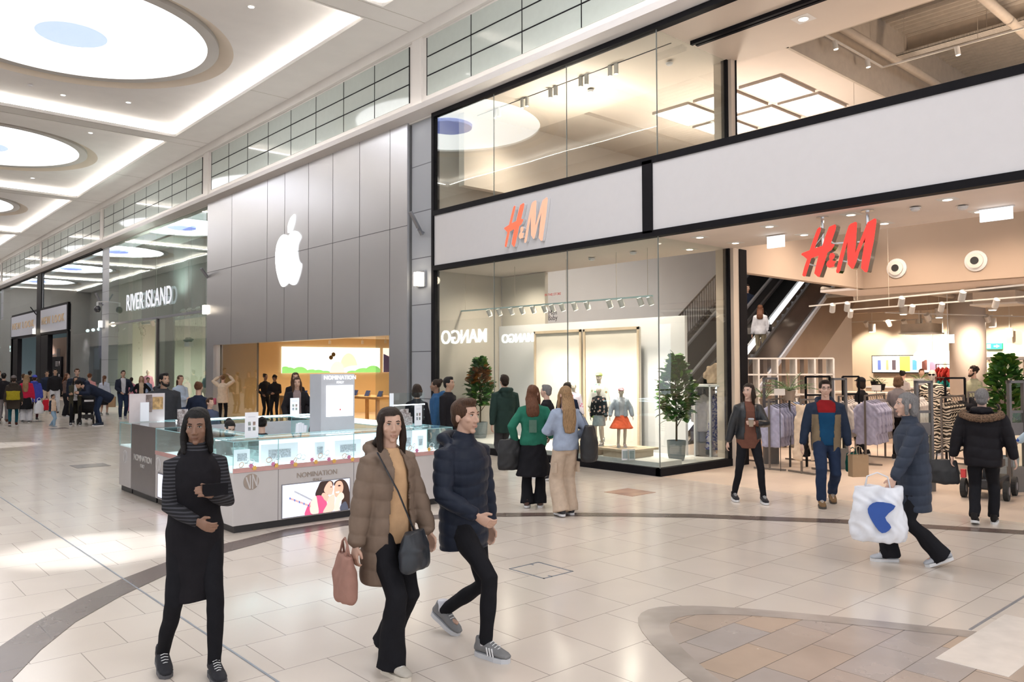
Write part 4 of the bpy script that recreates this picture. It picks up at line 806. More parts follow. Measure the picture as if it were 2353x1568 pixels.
        if g.get('open'):
            w0, w1 = g['open']; zi = T((0, 0, 1.45)).z; zh = B0.z-.98+hem
            cut = lambda c: c.y > .02 and abs(c.x) < w1+(w0-w1)*min(1, max(0, (c.z-zh)/(zi-zh))) and (c.z > zh-.1)
        ob = remesh(nm_, mb, g['m'], cv if hq else .009, root, 2, fold=g.get('fold', .004), fs=g.get('fs', 8), quilt=g.get('quilt'), cut=cut)
        if g.get('open'): sm = ob.modifiers.new('thickness', 'SOLIDIFY'); sm.thickness = .014; sm.offset = -1
        return ob
    if skirt:
        sm_, hz0, fl = skirt; mb = MB(); mb.tube([T((0, 0, 1.06)), T((0, 0, .97)), Vector((0, 0, (hz0+.97)/2)), Vector((0, st*.1, hz0))], [(.13, .098), (.165, .122), (.18*(1+fl*.4), .15*(1+fl*.4)), (.19*(1+fl), .16*(1+fl))], 28, hint=(0, 1, 0)); remesh('skirt', mb, sm_, cv, root, 2, fold=.008, fs=10)
    if top: garment(top.get('n', 'sweater'), top)
    if coat: garment(coat.get('n', 'coat'), coat)
    # --- hair
    if hair and hair[1] != 'bald':
        hc, hs = hair; HM = hairm(hc); mb = MB(); mb.ell(hd(0, -.022, .046), (.083, .100, .092), 24, 16)
        if hs in ('long', 'verylong', 'shoulder'):
            L_ = {'shoulder': .20, 'long': .32, 'verylong': .50}[hs]; bk = T((0, -.14, 1.64-L_)); bk2 = T((0, -.13, 1.45)); 
            mb.tube([hd(0, -.05, .03), hd(0, -.075, -.07), bk2, bk.lerp(bk2, .4), bk], [(.075, .06), (.088, .05), (.098, .042), (.10, .038), (.075, .02)], 18, hint=(0, 1, 0), rnd=True)
            for sx in (-1, 1): mb.tube([hd(sx*.052, .01, .085), hd(sx*.078, .022, .0), hd(sx*.08, .02, -.09), T((sx*.085, .045, 1.64-min(L_, .3)*.85))], [.022, .023, .028, .014], 10, rnd=True)
        elif hs == 'pony':
            mb.ell(hd(0, -.11, .05), (.03, .03, .03)); mb.tube([hd(0, -.12, .05), T((0, -.17, 1.6)), T((0, -.165, 1.45)), T((0, -.15, 1.32))], [.024, .036, .032, .012], 12, rnd=True)
        elif hs == 'bun': mb.ell(hd(0, -.10, .10), (.05, .05, .045))
        elif hs == 'curly':
            for _ in range(26): a = R.random()*2*PI; ph = R.random()*1.5; mb.ell(hd(.085*math.cos(a)*math.cos(ph), -.02+.10*math.sin(a)*math.cos(ph)-.01, .05+.095*math.sin(ph)), (.026, .026, .024), 8, 6)
        elif hs == 'bob':
            mb.tube([hd(0, -.05, .03), hd(0, -.055, -.06), hd(0, -.05, -.10)], [(.085, .06), (.092, .058), (.08, .045)], 18, hint=(0, 1, 0), rnd=True)
            for sx in (-1, 1): mb.tube([hd(sx*.055, .01, .085), hd(sx*.082, .02, .0), hd(sx*.075, .02, -.085)], [.022, .022, .018], 10, rnd=True)
        else:
            mb.ell(hd(0, -.055, -.01), (.07, .055, .07), 18, 12); mb.ell(hd(0, .03, .11), (.058, .05, .03), 14, 8)
            for sx in (-1, 1): mb.tube([hd(sx*.07, -.005, .05), hd(sx*.073, -.003, .005)], [.014, .008], 8, rnd=True)
        Hi = HR.inverted()
        def cf(c):
            l = Hi @ (c-HC); return l.y > .045+.02*(abs(l.x) > .05) and l.z < .075 and abs(l.x) < .066 and l.z > -.12
        ob = remesh('hair', mb, HM, (.008, .010, .014, .018)[hq], root, 2, fold=.0025 if hs != 'short' else .0015, fs=45 if hs == 'short' else 26, cut=cf)
    if beard: 
        mb = MB(); mb.tube([hd(-.066, .02, -.01), hd(-.055, .05, -.06), hd(-.025, .082, -.085), hd(.025, .082, -.085), hd(.055, .05, -.06), hd(.066, .02, -.01)], [.014, .02, .024, .024, .02, .014], 12, rnd=True); mb.ell(hd(0, .075, -.09), (.035, .024, .024)); mb.tube([hd(-.028, .092, -.048), hd(0, .103, -.040), hd(.028, .092, -.048)], [.005, .007, .005], 8)
        remesh('beard', mb, hairm(beard), .010, root, 1)
    if cap:
        mb = MB(); mb.ell(hd(0, -.02, .07), (.09, .105, .085), 20, 12); mb.tube([hd(0, .05, .085), hd(0, .13, .065)], [(.07, .012), (.05, .008)], 14, hint=(0, 1, .1) and (0, 0, 1), rnd=True)
        Hi = HR.inverted(); remesh('cap', mb, cap, .012, root, 2, cut=lambda c: (Hi @ (c-HC)).z < .045)
    info = dict(root=root, s=s, aw=aw, hd=hd, T=T, HC=HC, B0=B0, kR=kR, kL=kL, ankR=ankR, ankL=ankL)
    if extras: extras(info)
    return info
def facing(px, ang, py=1000):
    """heading so that 0 looks at the camera, 90 towards the right of the photo, 180 away"""
    d = fw*F+r2*(px-W/2); a = math.atan2(-d.y, -d.x)      # direction to the camera
    return a+math.radians(ang)-PI/2
def wpt(i, q):   # a point of a figure in the place
    r = i['root']; s = i['s']; a = r.rotation_euler[2]; q = Vector(q)*s
    return Vector((q.x*math.cos(a)-q.y*math.sin(a)+r.location.x, q.x*math.sin(a)+q.y*math.cos(a)+r.location.y, q.z+r.location.z))
def floorh(px, yfoot, ytop):
    """floor point and standing height of a figure from its foot line and its crown in the photo"""
    q = FL(px, yfoot); d = q-CAM; d.z = 0; t = P(px, ytop, 0, q.x) if abs(q.x) > abs(q.y) else P(px, ytop, 1, q.y)
    return (q.x, q.y), t.z
def bag(name, label, cat, c, w_, d_, h_, mt, face=0, handle=None, strap=None, soft=.02, taper=.85, vox=.012, hm=None, group=None, crease=.006):
    """soft bag with its top centre at c"""
    t = thing(name, label, cat, tuple(c), face, group)
    mb = MB(); mb.tube([(0, 0, -h_), (0, 0, -h_*.9), (0, 0, -h_*.45), (0, 0, 0)], [(w_*.46, d_*.42), (w_*.5, d_*.5), (w_*.49, d_*.5), (w_*.5*taper, d_*.22)], 20, hint=(0, 1, 0))
    ob = remesh('bag_body', mb, mt, vox, t, 2, fold=crease, fs=13)
    if handle:
        for sy in (-1, 1): MB().tube([(-w_*.22, sy*d_*.12, -.02), (-w_*.18, 0, handle*.7), (0, 0, handle), (w_*.18, 0, handle*.7), (w_*.22, sy*d_*.12, -.02)], .007, 8).build('handle', hm or mt, t, local=True, smooth=True)
    if strap:
        a = t.rotation_euler[2]; pts = []
        for p in strap: p = Vector(p)-Vector(c); pts.append((p.x*math.cos(-a)-p.y*math.sin(-a), p.x*math.sin(-a)+p.y*math.cos(-a), p.z))
        MB().tube(pts, [(.013, .003)]*len(pts), 8, hint=(0, 0, 1)).build('strap', hm or mt, t, local=True, smooth=True)
    return t
def paper_bag(label, c, w_, d_, h_, mt, face=0, group=None, mark=None, handle=.12):
    t = thing('paper_bag', label, 'bag', tuple(c), face, group)
    mb = MB(); mb.add([(-w_/2, -d_/2, -h_), (w_/2, -d_/2, -h_), (w_/2, d_/2, -h_), (-w_/2, d_/2, -h_), (-w_/2, -d_/2, 0), (w_/2, -d_/2, 0), (w_/2, d_/2, 0), (-w_/2, d_/2, 0), (-w_/2+.01, 0, -h_*.5), (w_/2-.01, 0, -h_*.5)], [(0, 3, 2, 1), (0, 1, 5, 4), (2, 3, 7, 6), (1, 2, 9), (1, 9, 5), (2, 6, 9), (5, 9, 6), (3, 0, 8), (0, 4, 8), (3, 8, 7), (4, 7, 8)])
    o = mb.build('bag_body', mt, t, local=True)
    for sy in (-1, 1): MB().tube([(-w_*.2, sy*d_/2, -.03), (-w_*.15, sy*d_*.2, handle*.8), (0, 0, handle), (w_*.15, sy*d_*.2, handle*.8), (w_*.2, sy*d_/2, -.03)], .004, 6).build('handle', M('twist_handle', (.5, .38, .25)), t, local=True)
    return t
# ================================================================== JEWELLERY KIOSK
m_kb = M('kiosk_pearl', (.60, .575, .57), rough=.3, var=.02); m_kd = M('kiosk_graphite', (.12, .105, .105), rough=.18, var=.02); m_pl = M('kiosk_plinth', (.015, .014, .016), rough=.4)
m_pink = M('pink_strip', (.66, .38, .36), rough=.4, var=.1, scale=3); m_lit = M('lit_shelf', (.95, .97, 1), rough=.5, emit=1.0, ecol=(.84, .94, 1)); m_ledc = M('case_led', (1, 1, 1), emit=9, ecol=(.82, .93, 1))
m_taupe = M('taupe_print', (.40, .33, .28), rough=.4); m_inwood = M('counter_wood', (.60, .42, .26), rough=.4)
def counter(lab, x0, x1, y0, y1, front, body=m_kb, zt=.70, glass_top=1.07, strip=True, seams=()):
    t = thing('display_counter', lab, 'counter', ((x0+x1)/2, (y0+y1)/2, 0))
    MB().box(x0+.03, x1-.03, y0+.03, y1-.03, 0, .085).build('plinth', m_pl, t)
    bez(MB().box(x0, x1, y0, y1, .085, zt).build('body', body, t), .004, 1)
    if glass_top:
        if strip:
            mb = MB()
            if front == 'y': mb.box(x0-.004, x1, y0-.006, y0, zt, zt+.055)
            else: mb.box(x0-.006, x0, y0, y1, zt, zt+.055)
            mb.build('pink_edge_strip', m_pink, t)
        MB().box(x0+.01, x1-.01, y0+.02, y1-.02, zt, zt+.02).build('lit_base', m_lit, t)
        g = .008; mb = MB(); mb.box(x0, x1, y0, y0+g, zt, glass_top-g); mb.box(x0, x1, y1-g, y1, zt, glass_top-g); mb.box(x0, x0+g, y0+g, y1-g, zt, glass_top-g); mb.box(x1-g, x1, y0+g, y1-g, zt, glass_top-g); mb.box(x0, x1, y0, y1, glass_top-g, glass_top)
        mb.build('glass_case', m_sglass, t)
        mb = MB(); e = .006
        for (a, b_) in ((x0, y0), (x1-e, y0), (x0, y1-e), (x1-e, y1-e)): mb.box(a, a+e, b_, b_+e, zt, glass_top)
        for q in ((x0, x1, y0-.001, y0+e), (x0, x1, y1-e, y1), (x0-.001, x0+e, y0, y1), (x1-e, x1, y0, y1)): mb.box(*q, glass_top-.009, glass_top+.001)
        for (a, ax) in seams:
            mb.box(a-.004, a+.004, y0-.001, y0+e, zt, glass_top) if ax == 'x' else mb.box(x0-.001, x0+e, a-.004, a+.004, zt, glass_top)
        mb.build('glass_edge', M('aqua_edge', (.30, .52, .55), rough=.15, emit=.12, ecol=(.5, .85, .9)), t)
        mb = MB()
        if front == 'y': mb.box(x0+.02, x1-.02, y1-.05, y1-.03, glass_top-.03, glass_top-.012)
        else: mb.box(x1-.05, x1-.03, y0+.02, y1-.02, glass_top-.03, glass_top-.012)
        mb.build('led_strip', m_ledc, t)
    return t
cf_ = counter('long front jewellery counter of the kiosk with lit screen and pink flower strip', 3.74, 6.95, 9.1, 9.72, 'y', seams=((4.3, 'x'), (5.34, 'x'), (6.15, 'x')))
for x in (4.3, 5.34, 6.15): MB().box(x-.002, x+.002, 9.097, 9.1, .085, .70).build('panel_seam', m_kd, cf_)
cs_ = counter('left side jewellery counter of the kiosk with small portrait screen', 3.745, 4.36, 9.73, 11.86, 'x', seams=((10.8, 'y'),))
ce = thing('display_counter', 'dark graphite kiosk end panel counter with thin white letters', 'counter', (4, 12.4, 0))
MB().box(3.775, 4.33, 11.9, 12.98, 0, .085).build('plinth', m_pl, ce); MB().box(3.745, 4.36, 11.87, 12.99, .085, 1.075).build('body', m_kd, ce)
cl_ = counter('narrow pale end counter at the far left corner of the kiosk with clear glass case', 3.745, 4.36, 13.0, 13.6, 'x', strip=False)
cr_ = counter('rear jewellery counter of the kiosk lit by a white strip along its top', 4.38, 7.3, 12.95, 13.55, 'y', strip=False, seams=((5.6, 'x'),)); MB().box(4.4, 7.28, 12.93, 12.95, .05, 1.0).build('back_panel', M('grey_back', (.55, .56, .60)), cr_); MB().box(4.4, 7.3, 12.95, 12.98, 1.08, 1.10).build('led_strip', m_ledc, cr_)
ct_ = counter('right side glass counter of the kiosk behind the walking couple', 6.33, 6.95, 9.74, 12.9, 'x', strip=False)
MB().box(4.32, 6.9, 9.66, 9.70, .72, 1.02).build('added_glow_panel', M('case_fill_glow', (.9, .94, 1), emit=.75, ecol=(.84, .93, 1)), cf_); MB().box(4.4, 6.3, 9.73, 9.86, .93, .96).build('worktop', m_inwood, cf_)  # glowing panel added behind the front case to brighten its interior
def ktext(lab, s1, s2, loc, xd, size, mt, par):
    text('lettering', lab, mt, size, loc, xd, depth=.003, parent=par, off=-.03); text('lettering', 'ITALY', mt, size*.55, (loc[0], loc[1], loc[2]-size*.82), xd, depth=.003, parent=par)
ktext('N O M I N A T I O N'.replace(' ', ''), 0, 0, (4.82, 9.095, .60), (1, 0, 0), .088, m_taupe, cf_); ktext('NOMINATION', 0, 0, (3.742, 12.43, .58), (0, -1, 0), .13, M('silver_letter', (.7, .68, .66), rough=.3), ce)
def roundel(c, u, r, par, mt):
    mb = MB(); c = Vector(c); u = Vector(u); n = u.cross(Vector((0, 0, 1)))
    mb.prism([c+u*r*math.cos(a*PI/16)+Vector((0, 0, r*math.sin(a*PI/16))) for a in range(32)], n*.004); mb.build('roundel', mt, par)
    lt = MB(); q = lambda x, z: c+u*x*r+Vector((0, 0, z*r))+n*.006
    for p_ in (((-.78, .62), (-.58, .62), (-.22, -.5), (-.22, .8), (-.08, .8), (-.08, -.85), (-.28, -.85), (-.66, .2)), ((.08, .9), (.22, .9), (.62, -.2), (.66, .6), (.80, .6), (.78, -.62), (.60, -.62), (.22, .45), (.22, -.9), (.08, -.9))): lt.prism([q(*a) for a in p_], n*.003)
    lt.build('monogram', m_kb, par)
roundel((3.96, 9.098, .585), (1, 0, 0), .095, cf_, m_taupe); roundel((3.743, 11.73, .57), (0, -1, 0), .10, cs_, m_white); roundel((3.743, 13.28, .55), (0, -1, 0), .10, cl_, m_white)
# pink flower stickers along the strip
for i, (px, py) in enumerate(((577, 1071), (585, 1076), (628, 1067), (635, 1070), (671, 1063), (679, 1068), (717, 1057), (726, 1062), (756, 1056), (768, 1060), (802, 1051), (810, 1056), (958, 1036), (986, 1033))):
    p = P(px, py, 1, 9.09); c_ = i % 2; pt = []
    for a in range(24): r_ = .026*(1+.22*math.cos(a*PI*2/24*6)); pt.append((p.x+r_*math.cos(a*PI/12), 9.088, p.z+r_*math.sin(a*PI/12)))
    MB().prism(pt, (0, .004, 0)).build('flower_sticker', M('flower_yellow' if c_ else 'flower_pink', (.85, .52, .12) if c_ else (.70, .25, .45)), cf_)
# advertising screen on the front: two smiling women and bracelets, built as relief shapes on a lit panel
def scr(px, py, o=0): p = P(px, py, 1, 9.092-o); return p
s0 = thing('advert_screen', 'lit advert screen of two dark-haired women and bracelets on the kiosk front', 'screen', (4.82, 9.09, .3))
c4 = [scr(649, 1116), (scr(803, 1100)), scr(803, 1170), scr(649, 1192)]
fr = MB(); xa, xb, za, zb = c4[0].x, c4[1].x, (c4[2].z+c4[3].z)/2, (c4[0].z+c4[1].z)/2
fr.box(xa-.01, xb+.01, 9.09, 9.1, za-.01, zb+.01); fr.build('frame', M('screen_frame', (.25, .25, .27)), s0); MB().box(xa, xb, 9.086, 9.09, za, zb).build('display', M('screen_blue', (.75, .78, .9), emit=.75, ecol=(.80, .83, .97), var=.02), s0)
LY = [0]
def shp(pts, n_, c_, e=.75):
    LY[0] += 1; o = .0008*LY[0]
    q = [(xa+(xb-xa)*(x-120)/(2130-120), 9.086-o, 0) for x, y in pts]; top = lambda x: 470+(265-470)*(x-120)/2010; bot = lambda x: 1465+(1195-1465)*(x-120)/2010
    q = [(a[0], a[1], zb+(za-zb)*(y-top(x))/(bot(x)-top(x))) for a, (x, y) in zip(q, pts)]; q = [(min(max(a, xa), xb), b_, min(max(c, za), zb)) for a, b_, c in q]
    MB().prism(q, (0, .0007, 0)).build(n_, M('ad_'+n_+'_%d' % int(c_[0]*99), c_, emit=e, ecol=c_, var=.03), s0)
sp = lambda p, k=4: [(v.x, v.y) for v in smooth_poly([(a, b_, 0) for a, b_ in p], k)]
shp(sp([(1070, 780), (1160, 500), (1230, 370), (1400, 320), (1560, 340), (1620, 450), (1500, 700), (1300, 900)]), 'picture_hair', (.035, .018, .015)); shp(sp([(1640, 480), (1700, 340), (1900, 290), (2050, 420), (2130, 700), (2130, 1180), (1850, 1220), (1900, 700)]), 'picture_hair', (.05, .025, .018))
shp(sp([(1380, 480), (1480, 360), (1560, 380), (1600, 520), (1612, 600), (1590, 680), (1560, 760), (1420, 740), (1330, 640)]), 'picture_skin', (.85, .50, .38)); shp(sp([(1650, 520), (1720, 370), (1850, 350), (1920, 470), (1910, 640), (1820, 780), (1700, 840), (1640, 720)]), 'picture_skin', (.78, .45, .33))
shp(sp([(1300, 700), (1420, 740), (1500, 850), (1440, 960), (1300, 960), (1250, 800)]), 'picture_skin', (.85, .52, .40)); shp(sp([(760, 1380), (800, 1180), (900, 1000), (1080, 800), (1250, 790), (1330, 900), (1420, 1000), (1380, 1180), (1280, 1320), (1000, 1360)]), 'picture_dress', (.90, .10, .24)); shp(sp([(960, 900), (1080, 790), (1130, 1000), (1160, 1320), (950, 1330), (900, 1120)]), 'picture_skin', (.95, .72, .62))
shp(sp([(1300, 1300), (1420, 1050), (1440, 900), (1530, 780), (1640, 760), (1650, 1000), (1600, 1250)]), 'picture_skin', (.92, .62, .50)); shp(sp([(1640, 1240), (1690, 900), (1820, 700), (1920, 720), (1940, 850), (1820, 1000), (1800, 1230)]), 'picture_skin', (.95, .70, .60)); shp(sp([(1820, 1220), (1840, 1080), (1990, 960), (2080, 1180), (1950, 1240)]), 'picture_jacket', (.08, .09, .13))
shp(sp([(1680, 680), (1740, 660), (1800, 660), (1760, 710), (1700, 700)]), 'picture_smile', (1, 1, 1)); shp(sp([(1745, 490), (1790, 460), (1840, 480), (1790, 510)]), 'picture_eye', (.04, .02, .02)); shp(sp([(1510, 520), (1555, 505), (1560, 530), (1525, 535)]), 'picture_eye', (.05, .03, .03))
for j in range(14):
    f_ = j/13; x = 300+f_*560; y = 840+f_*230; shp([(x, y), (x+30, y-20), (x+45, y+40), (x+12, y+62)], 'picture_link', (.75, .42, .38) if j % 3 else (.10, .16, .50), .5); x = 440+f_*460; y = 640+f_*250; shp([(x, y), (x+28, y-20), (x+44, y+30), (x+14, y+52)], 'picture_link', (.45, .47, .52), .5)
s1 = thing('advert_screen', 'small portrait advert screen on the left side of the kiosk', 'screen', (3.74, 11.3, .3)); MB().box(3.735, 3.745, 10.75, 11.72, .10, .46).build('frame', M('screen_frame', (.25, .25, .27)), s1); MB().box(3.731, 3.735, 10.77, 11.70, .12, .44).build('display', M('screen_blue', (1, 1, 1)), s1)
MB().prism([(3.728, 11.5, .40), (3.728, 11.45, .40), (3.728, 11.1, .2), (3.728, 11.15, .18)], (.002, 0, 0)).build('picture_bracelet', M('ad_rose', (.7, .4, .35), emit=.4, ecol=(.7, .4, .35)), s1); MB().prism([(3.727, 11.05, .44), (3.727, 10.77, .44), (3.727, 10.77, .12), (3.727, 11.2, .12), (3.727, 11.0, .25)], (.002, 0, 0)).build('picture_dress', M('ad_picture_dress_89', (.9, .1, .24)), s1)
# white tower with lit window
tw = thing('kiosk_tower', 'tall white kiosk tower with lit window and white letters, topmost part of the kiosk', 'display tower', (5.95, 10.75, 0))
MB().box(5.67, 6.23, 10.6, 10.95, 0, 1.83).build('body', M('tower_grey', (.62, .63, .68), rough=.35, var=.02), tw); MB().box(5.755, 6.20, 10.59, 10.6, 1.2, 1.66).build('window', M('tower_glow', (1, 1, 1), emit=1.5, ecol=(.92, .96, 1)), tw); ktext('NOMINATION', 0, 0, (5.98, 10.59, 1.775), (1, 0, 0), .085, M('tower_letter', (1, 1, 1), emit=1.0), tw)
mb = MB(); mb.prism([(5.98+.012*math.cos(a*PI/6), 10.585, 1.30+.012*math.sin(a*PI/6)) for a in range(12)], (0, .004, 0)); mb.build('red_heart', M('red_dot', (.8, .05, .08)), tw); text('small_text', 'UNIQUE  MESSAGE', M('faint_text', (.6, .62, .7)), .034, (5.98, 10.588, 1.46), (1, 0, 0), parent=tw, depth=.002)
# printed stands on the glass tops
m_card = M('card_white', (.85, .87, .93), rough=.4, emit=.12, ecol=(.9, .93, 1), var=.01)
def stand(lab, px, pyb, pyt, w_, y, cards=True, name='sign_stand', cat='sign stand'):
    p = P(px, pyb, 1, y); q = P(px, pyt, 1, y); t = thing(name, lab, cat, tuple(p)); h_ = q.z-p.z
    MB().box(p.x-w_/2, p.x+w_/2, y-.004, y+.004, p.z+.01, q.z).build('card', m_card, t); MB().box(p.x-w_*.55, p.x+w_*.55, y-.04, y+.04, p.z-.0, p.z+.012).build('foot', m_sglass, t)
    if cards:
        for a in (-1, 1):
            for b_ in (0, 1): MB().box(p.x+a*w_*.18-w_*.1, p.x+a*w_*.18+w_*.1, y-.006, y-.004, p.z+h_*(.30+.2*b_), p.z+h_*(.44+.2*b_)).build('print', M('print_%d' % (a+b_*2), (.5+.1*a, .45, .5-.1*b_), scale=40, var=.3), t)
        MB().box(p.x-w_*.28, p.x+w_*.28, y-.006, y-.004, p.z+h_*.82, p.z+h_*.83).build('text_line', M('print_grey', (.45, .47, .52)), t)
    return t
stand('white printed card stand on the front left glass corner of the kiosk', 578, 1008, 948, .165, 9.28); stand('white printed card stand on the rear kiosk counter below the long-haired woman', 677, 955, 915, .17, 13.2); stand('tall white calendar card with dark picture on the right part of the kiosk', 961, 980, 932, .125, 9.45)
stand('white slim leaflet stand at the far left end of the kiosk', 332, 970, 925, .13, 13.2, False)
t = thing('acrylic_screen', 'clear acrylic panel with small posters at the left end of the kiosk', 'screen', (4.0, 13.4, 1.07)); MB().box(3.82, 4.36, 13.38, 13.39, 1.07, 1.52).build('sheet', M('milky_acrylic', (.66, .58, .58), rough=.2), t)
for k, (a, b_, z0, z1, c_) in enumerate(((4.07, 4.16, 1.22, 1.50, (.30, .22, .20)), (4.17, 4.33, 1.26, 1.46, (.62, .38, .16)))): MB().box(a, b_, 13.37, 13.38, z0, z1).build('poster', M('mini_poster_%d' % k, c_, scale=20, var=.3), t)
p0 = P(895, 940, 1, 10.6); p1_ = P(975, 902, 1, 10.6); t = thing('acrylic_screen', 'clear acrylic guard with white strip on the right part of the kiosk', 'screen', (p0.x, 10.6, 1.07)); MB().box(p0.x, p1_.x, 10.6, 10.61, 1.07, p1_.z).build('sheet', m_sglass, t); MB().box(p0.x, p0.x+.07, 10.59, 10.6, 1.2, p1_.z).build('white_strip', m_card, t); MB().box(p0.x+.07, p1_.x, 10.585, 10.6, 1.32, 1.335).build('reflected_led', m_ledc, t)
for k, (px, py, lab) in enumerate(((425, 978, 'on the left kiosk glass top'), (938, 978, 'on the right kiosk glass top'))):
    q = P(px, py, 2, 1.08); t = thing('leaflet_rack', 'three-tier rack of printed jewellery leaflets '+lab, 'leaflet rack', tuple(q))
    for j in range(3):
        a = q+Vector((.0, .05*j, 0)); MB().box(a.x-.075, a.x+.075, a.y, a.y+.012, 1.075, 1.075+.13+.055*j).build('leaflet', M('leaflet_print', (.70, .66, .66), scale=45, var=.4, col2=(.12, .07, .06)), t)
    MB().box(q.x-.085, q.x+.085, q.y-.02, q.y+.17, 1.07, 1.08).build('base', m_sglass, t)
# jewellery in the cases, each piece its own object
m_sil = M('silver', (.72, .72, .74), rough=.2, metal=.9); m_gld = M('rose_gold', (.75, .45, .33), rough=.25, metal=.8); m_cush = M('display_white', (.88, .9, .94), rough=.5, emit=.25)
def torus(mb, c, r, r2_, ax, n=18, k=6):
    c = Vector(c); u = Vector(ax).normalized(); a_ = u.orthogonal().normalized(); b_ = u.cross(a_); V = []
    for i in range(n):
        t_ = 2*PI*i/n; d_ = a_*math.cos(t_)+b_*math.sin(t_)
        for j in range(k): s_ = 2*PI*j/k; V.append(c+d_*(r+r2_*math.cos(s_))+u*r2_*math.sin(s_))
    mb.add(V, [(i*k+j, ((i+1) % n)*k+j, ((i+1) % n)*k+(j+1) % k, i*k+(j+1) % k) for i in range(n) for j in range(k)])
for i in range(26):
    x = 3.9+i*.115; y = 9.24+.12*(i % 3)
    if 4.27 < x < 4.33 or 5.3 < x < 5.38: x += .05
    t = thing('bracelet_display', 'charm bracelet on a white cushion in the front kiosk case, %s from the left' % ORD[i], 'bracelet', (x, y, .72), R.uniform(-.4, .4), 'bracelets in the front kiosk case')
    MB().box(-.035, .035, -.02, .05, 0, .02+.03*(i % 2)).build('cushion', m_cush, t, local=True); mb = MB(); torus(mb, (0, -.0, .055+.03*(i % 2)), .032, .0045, (R.uniform(-.3, .3), 1, .3)); mb.build('bracelet', m_sil if i % 3 else m_gld, t, local=True, smooth=True)
for i in range(10):
    t = thing('bracelet_display', 'bracelet on white cushion in the left side kiosk case, %s from the front' % ORD[i], 'bracelet', (3.95+.1*(i % 2), 9.95+i*.18, .72), 1.2, 'bracelets in the side kiosk case')
    MB().box(-.04, .04, -.03, .05, 0, .04).build('cushion', m_cush, t, local=True); mb = MB(); torus(mb, (0, 0, .08), .035, .005, (0, 1, .3)); mb.build('bracelet', m_sil, t, local=True, smooth=True)
for i, (x, w_, h_) in enumerate(((4.05, .2, .2), (4.55, .5, .24), (5.12, .14, .22), (5.55, .4, .22), (6.05, .16, .24), (6.3, .12, .26), (6.55, .15, .29), (6.78, .1, .2))):
    t = thing('case_card', 'white display card standing at the back of the front kiosk case, %s from left' % ('first', 'second', 'third', 'fourth', 'fifth', 'sixth', 'seventh', 'last')[i], 'card', (x, 9.6, .72)); MB().box(x-w_/2, x+w_/2, 9.58+.01*i, 9.59+.01*i, .72, .72+h_).build('card', m_card, t); MB().box(x-w_*.3, x+w_*.3, 9.575+.01*i, 9.58+.01*i, .78, .79+h_*.4).build('print', M('card_print', (.62, .64, .70), scale=50, var=.25), t)
bag('handbag', 'small slouched black bag lying on the kiosk worktop right of the napkins', 'bag', P(728, 972, 1, 11.0)+Vector((0, 0, 0)), .26, .14, .17, M('black_leather', (.02, .02, .022), rough=.35, bump=.2), 0); 
t = thing('paper_stack', 'crumpled white paper display on the kiosk worktop', 'paper', tuple(P(690, 985, 1, 11.0))); q = t.location; mb = MB(); [mb.tube([(q.x+.03*j-.05, q.y, q.z-.1), (q.x+.03*j-.05+R.uniform(-.02, .02), q.y, q.z+R.uniform(.02, .09))], (.03)) for j in range(5)]; mb.build('sheets', m_card, t)
MB().box(5.4, 6.3, 11.0, 11.4, .86, .89).build('worktop', m_inwood, ct_)
# ================================================================== FASHION SHOP CONTENTS
m_cream = wallpaint('display_cream', (.86, .78, .68)); m_plat = M('platform_white', (.80, .79, .76), rough=.4)
o = tag(MB().box(X0+.12, 13.3, YC+1.9, YL, .14, .22).build('display_platform', m_plat), 'white low platform along the fashion shop display window', 'platform'); o = tag(MB().box(X0+.12, 12.0, YC+.12, YC+1.88, .14, .22).build('display_platform', m_plat), 'white corner piece of the low window platform below the two sign frames', 'platform')
struct(box('floor_raised', m_plat, X0+.1, 13.4, YC+.1, YL, .0, .14))
for i, (a, b_) in enumerate(((12.21, 13.74), (10.56, 12.14))):
    t = thing('backdrop_panel', 'tall cream backdrop panel with wooden edge in the display window, '+('left' if i == 0 else 'right, behind the child mannequins'), 'panel', (12.95, a, .2)); MB().box(12.95, 13.0, a, b_, .22, 2.75).build('board', m_cream, t); mb = MB(); mb.box(12.92, 12.95, a, a+.05, .22, 2.75); mb.box(12.92, 12.95, b_-.05, b_, .22, 2.75); mb.box(12.92, 12.95, a, b_, 2.70, 2.76); mb.build('edge', M('pale_wood', (.70, .55, .40), rough=.5), t)
t = thing('backdrop_panel', 'long white partition closing the display window at the back', 'panel', (13.2, 12, 0)); MB().box(13.2, 13.28, 9.6, YL, .14, 2.95).build('board', m_white, t)
for y0, y1, zz in ((13.74, YL, 2.95),): struct(box('wall_display', wallpaint('display_wall', (.62, .57, .50)), 13.3, 13.4, y0, y1, .14, 4.2))
tr = track('track_light', P(1052, 716, 0, 12.0), P(1500, 680, 0, 12.0), (.2, .26, .33, .39, .45, .51, .55, .6, .66, .72, .82, .87, .95, .99), 'mint-white spot track hanging inside the display window', 4.2, rods=(.05, .35, .62, .85, .98), mt=M('mint_metal', (.62, .80, .78), rough=.4), aim=(.45, -.1, -1), L=.16, r=.055)
for k, y in enumerate((13.2, 12.4, 11.5, 10.6, 9.9)): lamp('window_spot', 'SPOT', (11.55, y, 3.3), 270, (1, .90, .78), .05, to=(12.7, y-.1, .6), spot=75, blend=.8)
for k, (a, b_, hd_, z0) in enumerate((((1860, 704), (2353, 655), (.1, .16, .36, .55), 8.0), ((1945, 713), (2353, 682), (.02, .3, .42, .62), 8.0))):
    pa, pb = FL(*a, 3.28), FL(*b_, 3.28); pb = pa+(pb-pa)*1.4
    track('track_light', pa, pb, hd_, 'long white suspended spot track under the bulkhead, '+('upper' if k == 0 else 'lower')+' of the two', z0, aim=(.6, .4, -.8), L=.2, r=.06, hm=m_trk)
